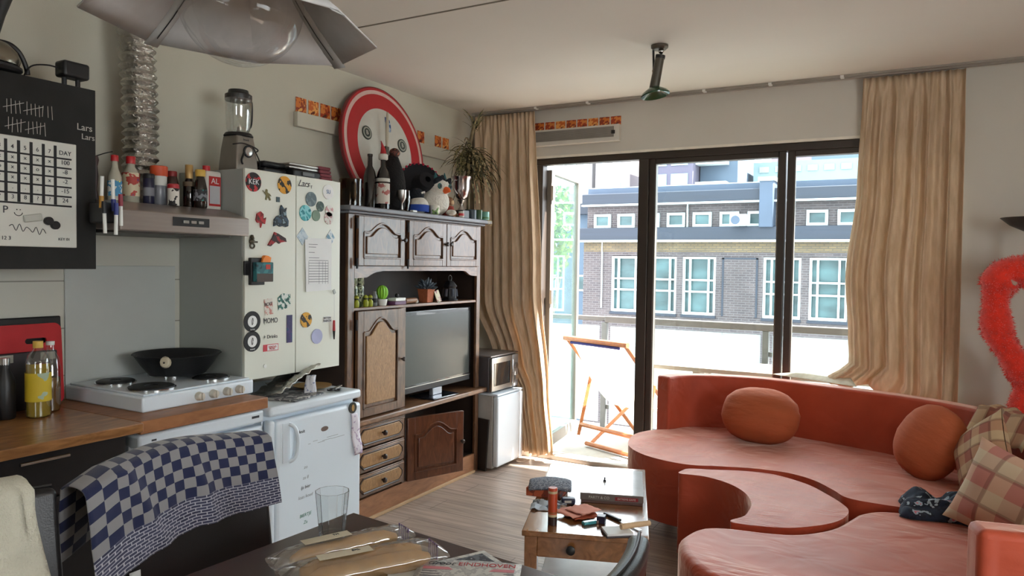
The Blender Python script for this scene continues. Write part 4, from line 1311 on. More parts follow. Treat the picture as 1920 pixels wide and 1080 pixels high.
plaque('notice_sticker', 'white and green maze patterned sticker on the left door', 'sticker', 2.548, 1.300, 0.084, 0.082, spots_mat('green_maze', (206, 212, 206), [(52, 110, 100), (30, 60, 60)], 60, 0.5), shape=[(-.9, -1), (.3, -.8), (1, -.5), (.9, .9), (-.3, 1), (-1, .5)])
t = plaque('notice_sticker', 'small pink edged sticker on left door', 'sticker', 2.450, 1.280, 0.05, 0.076, spots_mat('pink_edge', (206, 200, 190), [(190, 130, 120)], 60, 0.55), rot=6)
text('lettering', 'BOIT', 0.022, M['ink'], t, (0.003, 0, 0.012), FX)
t = plaque('text_sticker', 'white sticker lettered MOMO on the left door', 'sticker', 2.462, 1.213, 0.07, 0.034, M['cabwhite'])
text('lettering', 'MOMO', 0.034, M['ink'], t, (0.003, 0, 0), FX, sx=0.8)
t = plaque('text_sticker', 'white sticker lettered DRINKS with a small flower', 'sticker', 2.462, 1.137, 0.075, 0.02, M['cabwhite'])
text('lettering', '+ Drinks', 0.024, M['ink'], t, (0.003, 0, 0), FX)
t = plaque('text_sticker', 'small red and white text sticker near the door bottom', 'sticker', 2.465, 1.085, 0.092, 0.032, mat('red_border', (196, 70, 80), 0.6))
MB().box(0.002, 0.003, -0.022, 0.042, -0.013, 0.013).build('text_panel', M['paper'], t)
text('lettering', 'SERIOUS', 0.013, M['red'], t, (0.0035, 0.008, 0.003), FX)
text('lettering', 'MUSIC', 0.013, M['red'], t, (0.0035, 0.008, -0.006), FX)
plaque('strip_sticker', 'narrow dark blue upright strip at the left door edge', 'sticker', 2.582, 1.166, 0.036, 0.135, spots_mat('navy_strip', (48, 44, 90), [(66, 48, 104), (34, 60, 100)], 24, 0.5))
t = plaque('text_sticker', 'thin white two line text sticker on the right door', 'sticker', 2.842, 1.197, 0.055, 0.03, M['paper'])
text('lettering', 'BITTEN', 0.016, M['ink'], t, (0.003, 0, 0.007), FX)
text('lettering', 'THEKEN', 0.016, M['ink'], t, (0.003, 0, -0.008), FX)
t = plaque('name_sticker', 'black handwritten style name sticker at the right door top', 'sticker', 2.668, 1.882, 0.07, 0.02, M['cabwhite'])
text('lettering', 'Lars', 0.045, M['ink'], t, (0.003, 0.0, 0), FX, shear=0.5)
text('lettering', 'T', 0.02, M['ink'], t, (0.003, 0.055, -0.012), FX)
# chore list held by magnets
t = thing('chore_list', 'sheets of paper with a printed table taped to right door', 'paper', (DX, 2.77, 1.478))
MB().cbox((0.004, 0.012, 0.006), (0.0012, 0.172, 0.262), (0, 0, 0)).build('back_sheet', M['paper'], t)
MB().cbox((0.007, 0, 0), (0.0012, 0.178, 0.262), (R(2.0), 0, 0)).build('front_sheet', M['paper'], t)
b = MB()
for i in range(15):
    z = 0.105 - i * 0.0135
    if i in (2, 4):
        continue
    b.box(0.0082, 0.0088, -0.068, -0.01 + random.uniform(-0.02, 0.02) if i < 6 else 0.07, z - 0.0012, z + 0.0012)
for y in (-0.068, 0.005, 0.03, 0.05, 0.07):
    b.box(0.0082, 0.0087, y - 0.0006, y + 0.0006, -0.095, 0.02)
b.build('print', mat('grey_print', (110, 112, 120), 0.8), t)
# pen on a string
t = thing('pen_on_string', 'red and black pen hanging on a string by the paper', 'pen', (DX + 0.012, 2.882, 1.14))
MB().tube([(0, 0, 0.20), (0, 0.002, 0.05)], 0.0012, 4).build('string', M['paper'], t)
MB().cyl((0, 0, -0.005), (0, 0, 0.05), 0.0075, 0.006, n=12).build('barrel', M['red'], t)
MB().cyl((0, 0.002, -0.05), (0, 0, -0.004), 0.003, 0.0075, n=12).build('cap', M['black'], t)
MB().cbox((0.0, 0, 0.20), (0.006, 0.014, 0.022), (0.5, 0, 0)).build('tape', M['cabside'], t)

# things on top of the white cabinet
CT = 1.919
t = thing('blender', 'countertop blender with glass jug on the white wall cabinet', 'blender', (-2.86, 2.425, CT))
b = MB()
prof = [(0.088, 0.0), (0.090, 0.006), (0.088, 0.04), (0.080, 0.11), (0.070, 0.165), (0.066, 0.17)]
b.lathe(prof, 4, mtx=Matrix.Rotation(R(45), 4, 'Z'))
b.build('motor_base', mat('blender_grey', (134, 126, 116), 0.4, metal=0.3), t, bevel=0.012, seg=3)
MB().lathe([(0.066, 0.168), (0.068, 0.172), (0.060, 0.184), (0.045, 0.186)], 28).build('collar', M['black'], t)
MB().lathe([(0.043, 0.186), (0.052, 0.20), (0.060, 0.33), (0.061, 0.345)], 28, cap=False).build('jug', M['thin'], t, solid=0.003)
MB().lathe([(0.060, 0.338), (0.062, 0.345), (0.062, 0.366), (0.048, 0.374), (0.045, 0.388), (0.02, 0.39)], 28).build('lid', mat('smoky_lid', (44, 42, 40), 0.4), t)
MB().cyl((0, 0, 0.186), (0, 0, 0.215), 0.012, 0.005, n=10).build('blade', M['silver'], t)
MB().tube(smooth_path([(0.0, 0.058, 0.35), (0.0, 0.080, 0.345), (0.0, 0.078, 0.24), (0.0, 0.052, 0.205)], 5), 0.004, 8).build('jug_handle', M['black'], t)
MB().lathe([(0.019, 0.0), (0.022, 0.002), (0.021, 0.012), (0.016, 0.014)], 24, mtx=Matrix.Translation((0.056, 0.005, 0.095)) @ Matrix.Rotation(R(90), 4, 'Y')).build('dial', M['silver'], t)
MB().tube([(0.062, 0.005 + 0.025 * math.cos(a), 0.095 + 0.025 * math.sin(a)) for a in [i * 2 * PI / 20 for i in range(21)]], 0.004, 6).build('dial_ring', M['black'], t)
MB().tube(smooth_path([(0.05, -0.075, 0.12), (0.062, -0.03, 0.13), (0.064, 0.03, 0.122), (0.05, 0.075, 0.11), (0.0, 0.08, 0.10)], 5), 0.0032, 6).build('cable', M['black'], t)
MB().tube(smooth_path([(0.064, 0.03, 0.12), (0.066, 0.05, 0.09), (0.062, 0.075, 0.05), (0.04, 0.085, 0.01)], 5), 0.0032, 6).build('cable', M['black'], t)
MB().tube(smooth_path([(0.064, -0.02, 0.085), (0.07, -0.04, 0.05), (0.072, -0.035, 0.03)], 5), 0.005, 6).build('plug', M['black'], t)
text('lettering', 'bosch', 0.014, M['ink'], t, (0.054, 0.0, 0.15), FX)
t = thing('sandwich_maker', 'flat black sandwich grill lying beside the blender', 'grill', (-2.90, 2.60, CT))
MB().box(-0.12, 0.12, -0.09, 0.06, 0.0, 0.035).build('lower_plate', M['black'], t, bevel=0.012)
MB().box(-0.12, 0.12, -0.09, 0.06, 0.036, 0.065).build('upper_plate', M['black'], t, bevel=0.012)
t = thing('laptop', 'silver edged laptop lying on the black case', 'laptop', (-2.87, 2.745, CT + 0.03))
MB().box(-0.15, 0.12, -0.10, 0.14, 0.028, 0.042).build('lid', M['silver'], t, bevel=0.005)
MB().box(-0.15, 0.12, -0.10, 0.14, 0.012, 0.027).build('base', M['silver'], t, bevel=0.005)
t = thing('black_case', 'black plastic case under the laptop on the cabinet', 'case', (-2.88, 2.75, CT))
MB().box(-0.15, 0.14, -0.085, 0.12, 0.0, 0.04).build('case_body', M['black'], t, bevel=0.008)
MB().box(0.14, 0.146, -0.03, 0.05, 0.012, 0.03).build('clasp', mat('grey_clasp', (90, 88, 88), 0.4), t)
t = thing('red_cloth_stack', 'folded dark red cloths stacked at right end of cabinet', 'cloths', (-2.83, 2.885, CT))
for i in range(4):
    MB().box(-0.10, 0.10 - 0.004 * i, -0.04, 0.045, 0.002 + i * 0.019, 0.0195 + i * 0.019).build('folded_cloth', mat('wine_cloth', (118, 56, 64), 0.9, var=0.2) if i == 0 else bpy.data.materials['wine_cloth'], t, bevel=0.007, seg=3)

# ---------------------------------------------------------------- low white fridge next to it
sf = thing('small_fridge', 'low white fridge with handwritten notes under white wall cabinet', 'fridge', (-3.087, 2.272, 0.0))
sf.scale = (1.029, 1.029, 0.979)
MB().box(0, 0.545, 0, 0.582, 0.02, 0.835).build('body', M['enamel'], sf, bevel=0.004)
MB().box(0, 0.600, -0.001, 0.583, 0.822, 0.868).build('top_cover', M['enamel'], sf, bevel=0.014, seg=3)
d_ = MB().box(0.549, 0.600, 0.035, 0.582, 0.05, 0.800).build('door', M['enamel'], sf, bevel=0.016, seg=3)
MB().box(0.55, 0.598, 0.0, 0.03, 0.05, 0.805).build('door_edge', M['enamel'], d_, bevel=0.012, seg=3)
MB().tube(smooth_path([(0.600, 0.105, 0.775), (0.618, 0.12, 0.76), (0.628, 0.128, 0.72), (0.628, 0.128, 0.66), (0.618, 0.12, 0.615), (0.600, 0.105, 0.60)], 5), 0.009, 10).build('handle', M['enamel'], d_)
MB().box(0.598, 0.603, 0.065, 0.112, 0.60, 0.785).build('handle_recess', M['enamel'], d_, bevel=0.008)
text('badge', 'Indesit', 0.022, M['ink'], d_, (0.6008, 0.17, 0.725), FX)
MB().lathe([(0.012, 0), (0.012, 0.001)], 20, mtx=Matrix.Translation((0.600, 0.325, 0.71)) @ Matrix.Rotation(R(90), 4, 'Y') @ Matrix.Diagonal((1, 2, 1, 1))).build('badge', M['silver'], d_)
notes = [(0.42, 'bier 12x', 'g'), (0.47, 'wijn', 'g'), (0.53, 'kaas', 'g'), (0.375, 'melk', 'g'), (0.29, 'brood', 'g')]
green_ink = mat('green_marker', (48, 128, 108), 0.6)
faint = mat('faint_ink', (150, 156, 160), 0.6)
for z, s, k in ((0.55, 'zo', faint), (0.50, 'za 8', faint), (0.455, 'ijs bier', M['ink']), (0.41, 'kaas koud', faint), (0.32, 'BIERTJE', green_ink), (0.285, 'Za', green_ink), (0.20, 'LEKKER', green_ink)):
    text('handwriting', s, 0.022, k, d_, (0.6008, 0.205, z), FX, ext=0.0002, shear=0.2)
b = MB()
for i in range(6):
    b.box(0.6004, 0.6007, 0.22 + 0.03 * i, 0.235 + 0.045 * i, 0.655 + 0.008 * math.sin(i * 2), 0.657 + 0.008 * math.sin(i * 2))
b.build('handwriting', faint, d_)
t = thing('round_magnet', 'dark round magnet with gold emblem on the low fridge', 'magnet', (-2.469, 2.801, 0.764))
MB().lathe([(0.028, 0), (0.028, 0.005)], 28, mtx=Matrix.Rotation(R(90), 4, 'Y')).build('disc', mat('dark_olive', (36, 40, 30), 0.4), t)
MB().lathe([(0.017, 0.005), (0.017, 0.006)], 20, mtx=Matrix.Rotation(R(90), 4, 'Y') @ Matrix.Diagonal((1, .6, 1, 1))).build('emblem', gold, t)
t = thing('receipt_strip', 'wavy paper strip hanging from the dark round magnet', 'paper', (-2.466, 2.825, 0.636))
def strip(u, v):
    return (0.003 + 0.004 * math.sin(v * 9), (u - 0.5) * (0.045 + 0.02 * math.sin(v * 2.5)) + 0.035 * (v - 0.5), 0.10 - 0.215 * v)
MB().sheet(strip, 4, 20).build('paper_strip', spots_mat('receipt', (214, 208, 216), [(170, 150, 176)], 60, 0.6), t, solid=0.0008)

# clutter on the low fridge
FT = 0.8515
t = thing('foil_tray', 'shiny foil wrapped tray propped up on the low fridge', 'tray', (-2.66, 2.44, FT + 0.005), rot=(R(17), R(-8), R(8)))
def crum(u, v):
    x, y = (u - 0.5) * 0.16, (v - 0.5) * 0.34
    return (x * 1.1, y + 0.15, 0.012 + 0.014 * noise.noise(Vector((x * 30, y * 30, 0))) + 0.02 * abs(u - 0.5))
MB().sheet(crum, 14, 28, uv=False).build('foil', M['foil'], t, solid=0.004)
t = thing('kitchen_roll', 'crushed white paper roll standing on the low fridge', 'paper roll', (-2.59, 2.63, FT))
def roll(u, v):
    a = u * 2 * PI
    r = 0.030 + 0.006 * math.sin(a * 3 + v * 3) - 0.010 * v
    return (r * math.cos(a) * 0.8, r * math.sin(a) + 0.012 * v, 0.085 * v)
MB().sheet(roll, 24, 8, uv=False).build('paper_roll', spots_mat('patterned_paper', (206, 208, 214), [(130, 140, 170)], 50, 0.62), t, solid=0.004)
t = thing('plate', 'shallow brown rimmed plate behind the paper roll', 'plate', (-2.68, 2.74, FT))
MB().lathe([(0.05, 0.0), (0.06, 0.002), (0.095, 0.014), (0.097, 0.017), (0.06, 0.007), (0.001, 0.006)], 32, cap=False).build('plate_body', mat('brown_plate', (150, 118, 70), 0.4), t)
t = thing('magazine', 'magazine with grey cover lying on the low fridge', 'magazine', (-2.60, 2.52, FT), R(12))
MB().box(-0.09, 0.10, -0.12, 0.12, 0, 0.006).build('pages', spots_mat('magazine_cover', (150, 148, 144), [(84, 84, 88), (206, 204, 200)], 18), t)
t = thing('scissors', 'scissors with grey handles on the edge of low fridge', 'scissors', (-2.55, 2.77, FT), R(30))
MB().cbox((0, 0.04, 0.004), (0.014, 0.10, 0.004), (0, 0, 0.1)).build('blade', M['silver'], t)
MB().cbox((0, 0.04, 0.008), (0.014, 0.10, 0.004), (0, 0, -0.1)).build('blade', M['silver'], t)
for s in (-1, 1):
    MB().tube([(s * 0.018 + 0.015 * math.cos(a), -0.035 + 0.022 * math.sin(a), 0.006) for a in [i * 2 * PI / 16 for i in range(17)]], 0.004, 6).build('grip', M['black'], t)
t = thing('chopping_knife', 'dark handled kitchen knife lying on the low fridge', 'knife', (-2.85, 2.64, FT), R(60))
MB().box(-0.008, 0.008, -0.10, 0.0, 0.0, 0.014).build('grip', M['black'], t, bevel=0.003)
MB().box(-0.012, 0.012, 0.0, 0.14, 0.004, 0.006).build('blade', M['silver'], t)

# ================================================================ OAK WALL UNIT WITH TELEVISION
def arch_pts(y0, y1, zs, rise, n=5):
    key = [(0, 0), (0.10, 0.0), (0.17, 0.10), (0.26, 0.45), (0.38, 0.86), (0.5, 1.0), (0.62, 0.86), (0.74, 0.45), (0.83, 0.10), (0.90, 0.0), (1, 0)]
    p = smooth_path([(0, y0 + (y1 - y0) * a, zs + rise * c) for a, c in key], n)
    return [(q.y, q.z) for q in p]

def carved_door(name, w_, h_, parent, loc, rz=0.0, rise=0.06, st=0.055, knob=None, panelm=None, m=None, hinges=0, top=0.075):
    m = m or M['oak']
    d = MB()
    T = 0.022
    d.box(0.0, T - 0.007, 0.004, w_ - 0.004, 0.004, h_ - 0.004)
    d.box(0.0, T, 0, st, 0, h_)
    d.box(0.0, T, w_ - st, w_, 0, h_)
    d.box(0.0, T, st, w_ - st, 0, st)
    zs = h_ - top - rise
    ar = arch_pts(st, w_ - st, zs, rise)
    # top rail with the arch cut out, made of narrow strips
    vs, fs = [], []
    for (y, z) in ar:
        vs += [(0.0, y, z), (0.0, y, h_), (T, y, z), (T, y, h_)]
    for i in range(len(ar) - 1):
        a, c = 4 * i, 4 * i + 4
        fs += [(a + 2, c + 2, c + 3, a + 3), (a, a + 2, c + 2, c)[::-1], (a + 1, c + 1, c + 3, a + 3)]
    d.add(vs, fs)
    o = d.build(name, m, parent, bevel=0.0025, loc=loc, rot=(0, 0, rz), fix=False)
    # raised field
    g = 0.022
    inner = [(st + g, st + g), (w_ - st - g, st + g)] + [(y, z - g) for (y, z) in arch_pts(st + g, w_ - st - g, zs, rise)][::-1]
    MB().prism(inner, T - 0.008, T + 0.004, 'x').build('raised_panel', panelm or m, o, bevel=0.006, seg=2)
    # moulding that follows the opening
    path = [(T + 0.001, st, st)] + [(T + 0.001, y, z) for y, z in ar] + [(T + 0.001, w_ - st, st), (T + 0.001, st, st)]
    MB().tube(path, 0.006, 6).build('moulding', m, o)
    if knob:
        k = MB().lathe([(0.005, 0), (0.005, 0.012), (0.013, 0.018), (0.014, 0.026), (0.008, 0.032)], 16, mtx=Matrix.Translation((T, knob[0], knob[1])) @ Matrix.Rotation(R(90), 4, 'Y'))
        k.build('knob', mat('dark_knob', (40, 26, 20), 0.35), o)
    for i in range(hinges):
        z = (0.1 + 0.8 * i / max(1, hinges - 1)) * h_ - 0.02
        MB().cyl((T, -0.012, z - 0.025), (T, -0.012, z + 0.035), 0.006, n=8).build('hinge', M['black'], o)
    return o

UX = -2.745
un = thing('wall_unit', 'dark carved oak wall unit with doors, drawers and a television niche', 'wall unit', (-3.12, 3.07, 0))
# local frame: x from the back (0) to the front (0.375), y along the wall (0..1.39)
XF = UX + 3.12
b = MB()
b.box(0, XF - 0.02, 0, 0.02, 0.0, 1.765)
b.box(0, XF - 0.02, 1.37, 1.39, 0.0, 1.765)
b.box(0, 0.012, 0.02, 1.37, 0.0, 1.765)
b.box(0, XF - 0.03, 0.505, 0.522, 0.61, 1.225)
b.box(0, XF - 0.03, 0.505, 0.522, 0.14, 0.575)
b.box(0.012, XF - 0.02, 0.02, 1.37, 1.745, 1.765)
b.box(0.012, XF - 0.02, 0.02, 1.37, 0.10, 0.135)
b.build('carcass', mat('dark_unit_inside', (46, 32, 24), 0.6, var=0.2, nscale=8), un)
# face frame
b = MB()
b.box(XF - 0.02, XF, 0.0, 0.055, 0.135, 1.765)
b.box(XF - 0.02, XF, 1.345, 1.39, 0.0, 1.765)
b.box(XF - 0.02, XF, 0.055, 1.345, 1.757, 1.766)
b.box(XF - 0.02, XF, 0.485, 0.522, 1.475, 1.757)
b.box(XF - 0.02, XF, 0.475, 0.525, 0.61, 1.222)
b.box(XF - 0.02, XF, 0.498, 0.528, 0.135, 0.575)
b.build('face_frame', M['oak'], un, bevel=0.003)
# cornice
b = MB()
b.box(0.0, XF + 0.045, -0.035, 1.475, 1.782, 1.808)
b.box(0.0, XF + 0.02, -0.015, 1.42, 1.766, 1.782)
b.build('cornice', mat('dusty_cornice', (112, 112, 118), 0.45, var=0.1), un, bevel=0.006, seg=3)
# scalloped rail under the upper doors
zt, zb = 1.474, 1.448
sc = [(0.055, zt), (0.055, 1.405)] + [(0.16 + 0.11 * t, 1.41 + 0.032 * math.sin(t * PI / 2)) for t in [i / 6 for i in range(7)]] + [(0.30, 1.447), (1.17, 1.447)] + [(1.20 + 0.09 * t, 1.442 - 0.03 * math.sin(t * PI / 2)) for t in [i / 6 for i in range(7)]] + [(1.345, 1.41), (1.345, zt)]
vs, fs = [], []
for (y, z) in sc[1:-1]:
    vs += [(XF - 0.02, y, z), (XF - 0.02, y, zt), (XF, y, z), (XF, y, zt)]
for i in range(len(sc) - 3):
    a, c = 4 * i, 4 * i + 4
    fs += [(a + 2, c + 2, c + 3, a + 3), (a, c, c + 2, a + 2), (a + 1, a + 3, c + 3, c + 1), (a, a + 1, c + 1, c)]
MB().add(vs, fs).build('scalloped_rail', M['oakh'], un, angle=25)
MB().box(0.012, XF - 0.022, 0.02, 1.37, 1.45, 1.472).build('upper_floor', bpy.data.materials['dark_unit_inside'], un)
# shelf of the open niche, ends before the television part
MB().box(0.012, XF - 0.005, 0.02, 1.37, 1.222, 1.240).build('niche_shelf', M['oakh'], un, bevel=0.003)
# long counter board
MB().box(0.012, XF + 0.05, -0.0, 1.50, 0.575, 0.608).build('counter_board', M['oakh'], un, bevel=0.008, seg=3)
# doors
carved_door('door', 0.418, 0.279, un, (XF, 0.062, 1.477), rise=0.055, knob=(0.395, 0.155), hinges=2, top=0.035, st=0.045)
carved_door('door', 0.402, 0.279, un, (XF, 0.524, 1.477), rise=0.055, knob=(0.385, 0.145), hinges=2, top=0.035, st=0.045)
carved_door('door', 0.408, 0.279, un, (XF, 0.932, 1.477), rise=0.055, knob=(0.018, 0.145), hinges=0, top=0.035, st=0.045)
carved_door('door', 0.405, 0.605, un, (XF, 0.062, 0.615), rise=0.075, knob=(0.392, 0.30), panelm=M['oaklight'], hinges=2, top=0.045, st=0.05)
# drawers
for i, z in enumerate((0.435, 0.295, 0.155)):
    dw = MB().box(0, 0.020, 0, 0.435, 0, 0.132).build('drawer', M['oak'], un, bevel=0.004, loc=(XF, 0.060, z))
    hexa = []
    y0, y1, z0_, z1_ = 0.03, 0.405, 0.028, 0.104
    q = 0.028
    hexa = [(y0 + q, z0_), (y1 - q, z0_), (y1, z0_ + q * 0.9), (y1, z1_ - q * 0.9), (y1 - q, z1_), (y0 + q, z1_), (y0, z1_ - q * 0.9), (y0, z0_ + q * 0.9)]
    MB().prism(hexa, 0.018, 0.027, 'x').build('raised_panel', M['oaklight'], dw, bevel=0.005)
    MB().tube([(0.021, a, c) for a, c in [(y0 + q, z0_ - 0.006), (y1 - q, z0_ - 0.006), (y1 + 0.006, z0_ + q * 0.9), (y1 + 0.006, z1_ - q * 0.9), (y1 - q, z1_ + 0.006), (y0 + q, z1_ + 0.006), (y0 - 0.006, z1_ - q * 0.9), (y0 - 0.006, z0_ + q * 0.9), (y0 + q, z0_ - 0.006)]], 0.006, 6).build('moulding', M['tape'] if False else mat('dark_moulding', (58, 38, 26), 0.35) if i == 0 else bpy.data.materials['dark_moulding'], dw)
    MB().box(0.012, 0.026, 0.004, 0.431, 0.112, 0.122).build('ledge', M['oakh'], dw, bevel=0.003)
    MB().lathe([(0.006, 0), (0.006, 0.01), (0.016, 0.018), (0.014, 0.03), (0.006, 0.034)], 16, mtx=Matrix.Translation((0.026, 0.2175, 0.066)) @ Matrix.Rotation(R(90), 4, 'Y')).build('knob', bpy.data.materials['dark_knob'], dw)
# lower door, standing ajar
carved_door('door', 0.42, 0.395, un, (XF + 0.002, 0.535, 0.142), rz=R(-22), rise=0.06, knob=(0.402, 0.20), m=wood('red_oak_door', (74, 40, 26), (110, 66, 42), scale=(9, 9, 2.4), rough=0.3, coat=0.5, nscale=3.0), hinges=0, top=0.05, st=0.055)
# plinth
b = MB()
b.box(XF - 0.03, XF - 0.004, 0.0, 1.345, 0.0, 0.134)
b.build('plinth', M['plinth'], un, bevel=0.002)
MB().box(XF - 0.004, XF + 0.012, 0.0, 1.34, 0.0, 0.018).build('plinth_strip', mat('pale_strip', (190, 158, 120), 0.6), un, bevel=0.003)

# television
tv = thing('television', 'flat screen television with black gloss frame standing in oak unit', 'television', (-2.80, 4.005, 0.608))
MB().box(-0.03, 0.018, -0.405, 0.405, 0.060, 0.585).build('housing', mat('tv_plastic', (30, 30, 34), 0.25, coat=0.5), tv, bevel=0.008, seg=3)
MB().box(0.0182, 0.0190, -0.375, 0.375, 0.115, 0.555).build('screen', mat('tv_screen', (56, 60, 57), 0.26, var=0.02, spec=0.4), tv)
MB().box(0.0185, 0.021, -0.38, 0.38, 0.066, 0.100).build('lower_bezel', M['tape'], tv)
MB().box(0.021, 0.0225, -0.38, 0.38, 0.100, 0.104).build('bezel_line', M['silver'], tv)
MB().box(-0.02, 0.012, -0.055, 0.055, 0.01, 0.062).build('stand_neck', mat('stand_grey', (146, 150, 158), 0.25, metal=0.5), tv, bevel=0.006)
b = MB()
b.prism([(0.09, -0.15), (0.10, 0.13), (-0.10, 0.16), (-0.12, -0.14)], 0.0, 0.012, 'z')
b.build('stand_foot', mat('stand_black', (44, 48, 58), 0.12, coat=0.8), tv, bevel=0.005)

# things in the open niche (shelf top z = 1.24)
NZ = 1.2405
cang = spots_mat('beer_can_print', (52, 64, 40), [(150, 160, 130), (28, 30, 26)], 30, 0.5, 0.3)
can = thing('beer_can', 'green drinks can stacked on another at the left of niche', 'can', (-2.80, 3.175, NZ + 0.122))
MB().lathe([(0.020, 0), (0.026, 0.008), (0.026, 0.11), (0.021, 0.12), (0.020, 0.118), (0.001, 0.117)], 24, cap=False).build('can_body', cang, can)
MB().lathe([(0.0205, 0.1185), (0.022, 0.1215), (0.0205, 0.1225)], 24, cap=False).build('rim', M['silver'], can)
copy_tree(can, (-2.80, 3.23, NZ + 0.122), label='green drinks can stacked on the right of the can pair')
copy_tree(can, (-2.80, 3.175, NZ), label='lower left drinks can under the stacked green one', rz=1.2)
copy_tree(can, (-2.80, 3.23, NZ), label='lower right drinks can under the stacked green one', rz=2.2)
ygc = mat('lime_plastic', (150, 158, 36), 0.4)
for y, x, lb in ((3.165, -2.765, 'lime figure shaped bottle leftmost on the niche shelf'), (3.25, -2.77, 'lime round bottle before the stacked drinks cans'), (3.292, -2.772, 'lime bottle nearest the grey flask on niche shelf')):
    t = thing('novelty_bottle', lb, 'bottle', (x, y, NZ))
    MB().lathe([(0.013, 0), (0.016, 0.006), (0.016, 0.03), (0.009, 0.04), (0.013, 0.05), (0.013, 0.06), (0.004, 0.068)], 16).build('bottle_body', ygc, t)
    MB().lathe([(0.0138, 0.044), (0.0138, 0.05)], 16, cap=False).build('band', M['tape'], t)
t = thing('flask', 'small grey flask with dark band on the niche shelf', 'flask', (-2.79, 3.35, NZ))
MB().lathe([(0.016, 0), (0.018, 0.005), (0.018, 0.06), (0.012, 0.07), (0.012, 0.085)], 16).build('flask_body', mat('grey_flask', (120, 124, 126), 0.35), t)
MB().lathe([(0.0185, 0.02), (0.0185, 0.045)], 16, cap=False).build('band', M['tape'], t)
t = thing('cactus', 'small round green cactus in a white pot on niche shelf', 'cactus', (-2.785, 3.415, NZ))
MB().lathe([(0.024, 0), (0.030, 0.03), (0.032, 0.038), (0.026, 0.038)], 20).build('pot', M['white'], t)
def cact(u, v):
    a, p = u * 2 * PI, v * PI
    r = 0.033 * math.sin(p) * (1 + 0.09 * math.cos(a * 11))
    return (r * math.cos(a), r * math.sin(a), 0.078 - 0.043 * math.cos(p))
MB().sheet(cact, 66, 12, uv=False).build('cactus_body', mat('cactus_green', (128, 190, 50), 0.5), t)
t = thing('candle_box', 'purple and white candle box on the niche shelf', 'box', (-2.78, 3.55, NZ))
MB().box(-0.03, 0.03, -0.055, 0.055, 0, 0.022).build('box_base', mat('purple_box', (96, 58, 92), 0.5), t, bevel=0.003)
MB().box(-0.03, 0.03, -0.05, 0.05, 0.023, 0.042).build('box_lid', M['white'], t, bevel=0.003)
MB().ball((0, 0.0, 0.055), 0.013, 12).build('candle', M['black'], t)
t = thing('wood_log', 'small split wood piece lying on the niche shelf', 'log', (-2.78, 3.68, NZ))
MB().cyl((0, -0.05, 0.018), (0.01, 0.05, 0.022), 0.018, 0.016, n=10).build('log_body', wood('log_bark', (110, 72, 46), (170, 128, 90), scale=(30, 4, 30)), t)
MB().ball((0.012, 0.052, 0.012), (0.012, 0.014, 0.012), 10).build('seashell', M['signwhite'], t, label='pale shell at the end of the wood piece')
t = thing('potted_succulent', 'grey leaved succulent in a square terracotta pot in niche', 'plant', (-2.80, 3.88, NZ))
MB().lathe([(0.045, 0), (0.058, 0.082), (0.062, 0.088), (0.05, 0.088)], 4, mtx=Matrix.Rotation(R(45), 4, 'Z')).build('pot', mat('terracotta', (158, 88, 56), 0.8, var=0.15, nscale=40), t, bevel=0.003)
b = MB()
random.seed(11)
for i in range(60):
    a, e = random.uniform(0, 2 * PI), random.uniform(0.2, 1.4)
    d = Vector((math.cos(a) * math.cos(e), math.sin(a) * math.cos(e), math.sin(e)))
    l = random.uniform(0.04, 0.085)
    b.tube([Vector((0, 0, 0.082)) + d * 0.01, Vector((0, 0, 0.082)) + d * l * 0.7, Vector((0, 0, 0.082)) + d * l], [0.003, 0.010, 0.002], 6)
b.build('leaves', mat('slate_leaves', (62, 74, 84), 0.6), t)
t = thing('gift_tag', 'colourful card tag leaning on the terracotta pot', 'card', (-2.745, 3.955, NZ + 0.002), rot=(R(14), R(-12), 0))
MB().box(-0.002, 0.002, -0.025, 0.025, 0, 0.078).build('card', spots_mat('tag_print', (190, 180, 150), [(150, 90, 100), (110, 140, 90)], 30, 0.5), t)
t = thing('lantern', 'small black lantern ornament at the right of the niche', 'lantern', (-2.81, 4.17, NZ))
MB().lathe([(0.062, 0), (0.064, 0.008), (0.050, 0.016), (0.045, 0.09), (0.056, 0.10), (0.030, 0.13), (0.012, 0.14)], 6).build('lantern_body', mat('lantern_black', (26, 26, 30), 0.4), t, bevel=0.003)
MB().tube([(0, 0.02 * math.cos(a), 0.155 + 0.02 * math.sin(a)) for a in [i * 2 * PI / 16 for i in range(17)]], 0.0025, 5).build('ring', M['black'], t)
for k in range(6):
    a = R(60 * k + 30)
    MB().cyl((0.046 * math.cos(a), 0.046 * math.sin(a), 0.03), (0.040 * math.cos(a), 0.040 * math.sin(a), 0.08), 0.012, n=8).build('window', mat('lantern_pane', (66, 70, 80), 0.2) if k == 0 else bpy.data.materials['lantern_pane'], t)

# ---------------------------------------------------------------- things on top of the wall unit
TZ = 1.8085
# round traffic sign leaning against the wall
sg = thing('traffic_sign', 'large round white traffic sign with broad red ring on wall unit', 'sign', (-3.035, 3.735, 2.222), rot=(0, R(-9), 0))
RM = Matrix.Rotation(R(90), 4, 'Y')
SR = 0.408
MB().lathe([(SR, -0.016), (SR, 0.004), (SR - 0.006, 0.006)], 96, mtx=RM).build('rim', mat('sign_edge', (110, 26, 30), 0.45), sg)
MB().lathe([(SR - 0.008, 0.0), (SR - 0.008, 0.0065)], 96, mtx=RM).build('outer_band', M['signred'], sg)
MB().lathe([(SR * 0.945, 0.0066), (SR * 0.945, 0.0072)], 96, mtx=RM).build('white_line', mat('pale_pink_line', (206, 176, 168), 0.5), sg)
MB().lathe([(SR * 0.885, 0.0073), (SR * 0.885, 0.0079)], 96, mtx=RM).build('red_ring', M['signred'], sg)
MB().lathe([(SR * 0.655, 0.0080), (SR * 0.655, 0.0087)], 96, mtx=RM).build('white_field', M['signwhite'], sg)
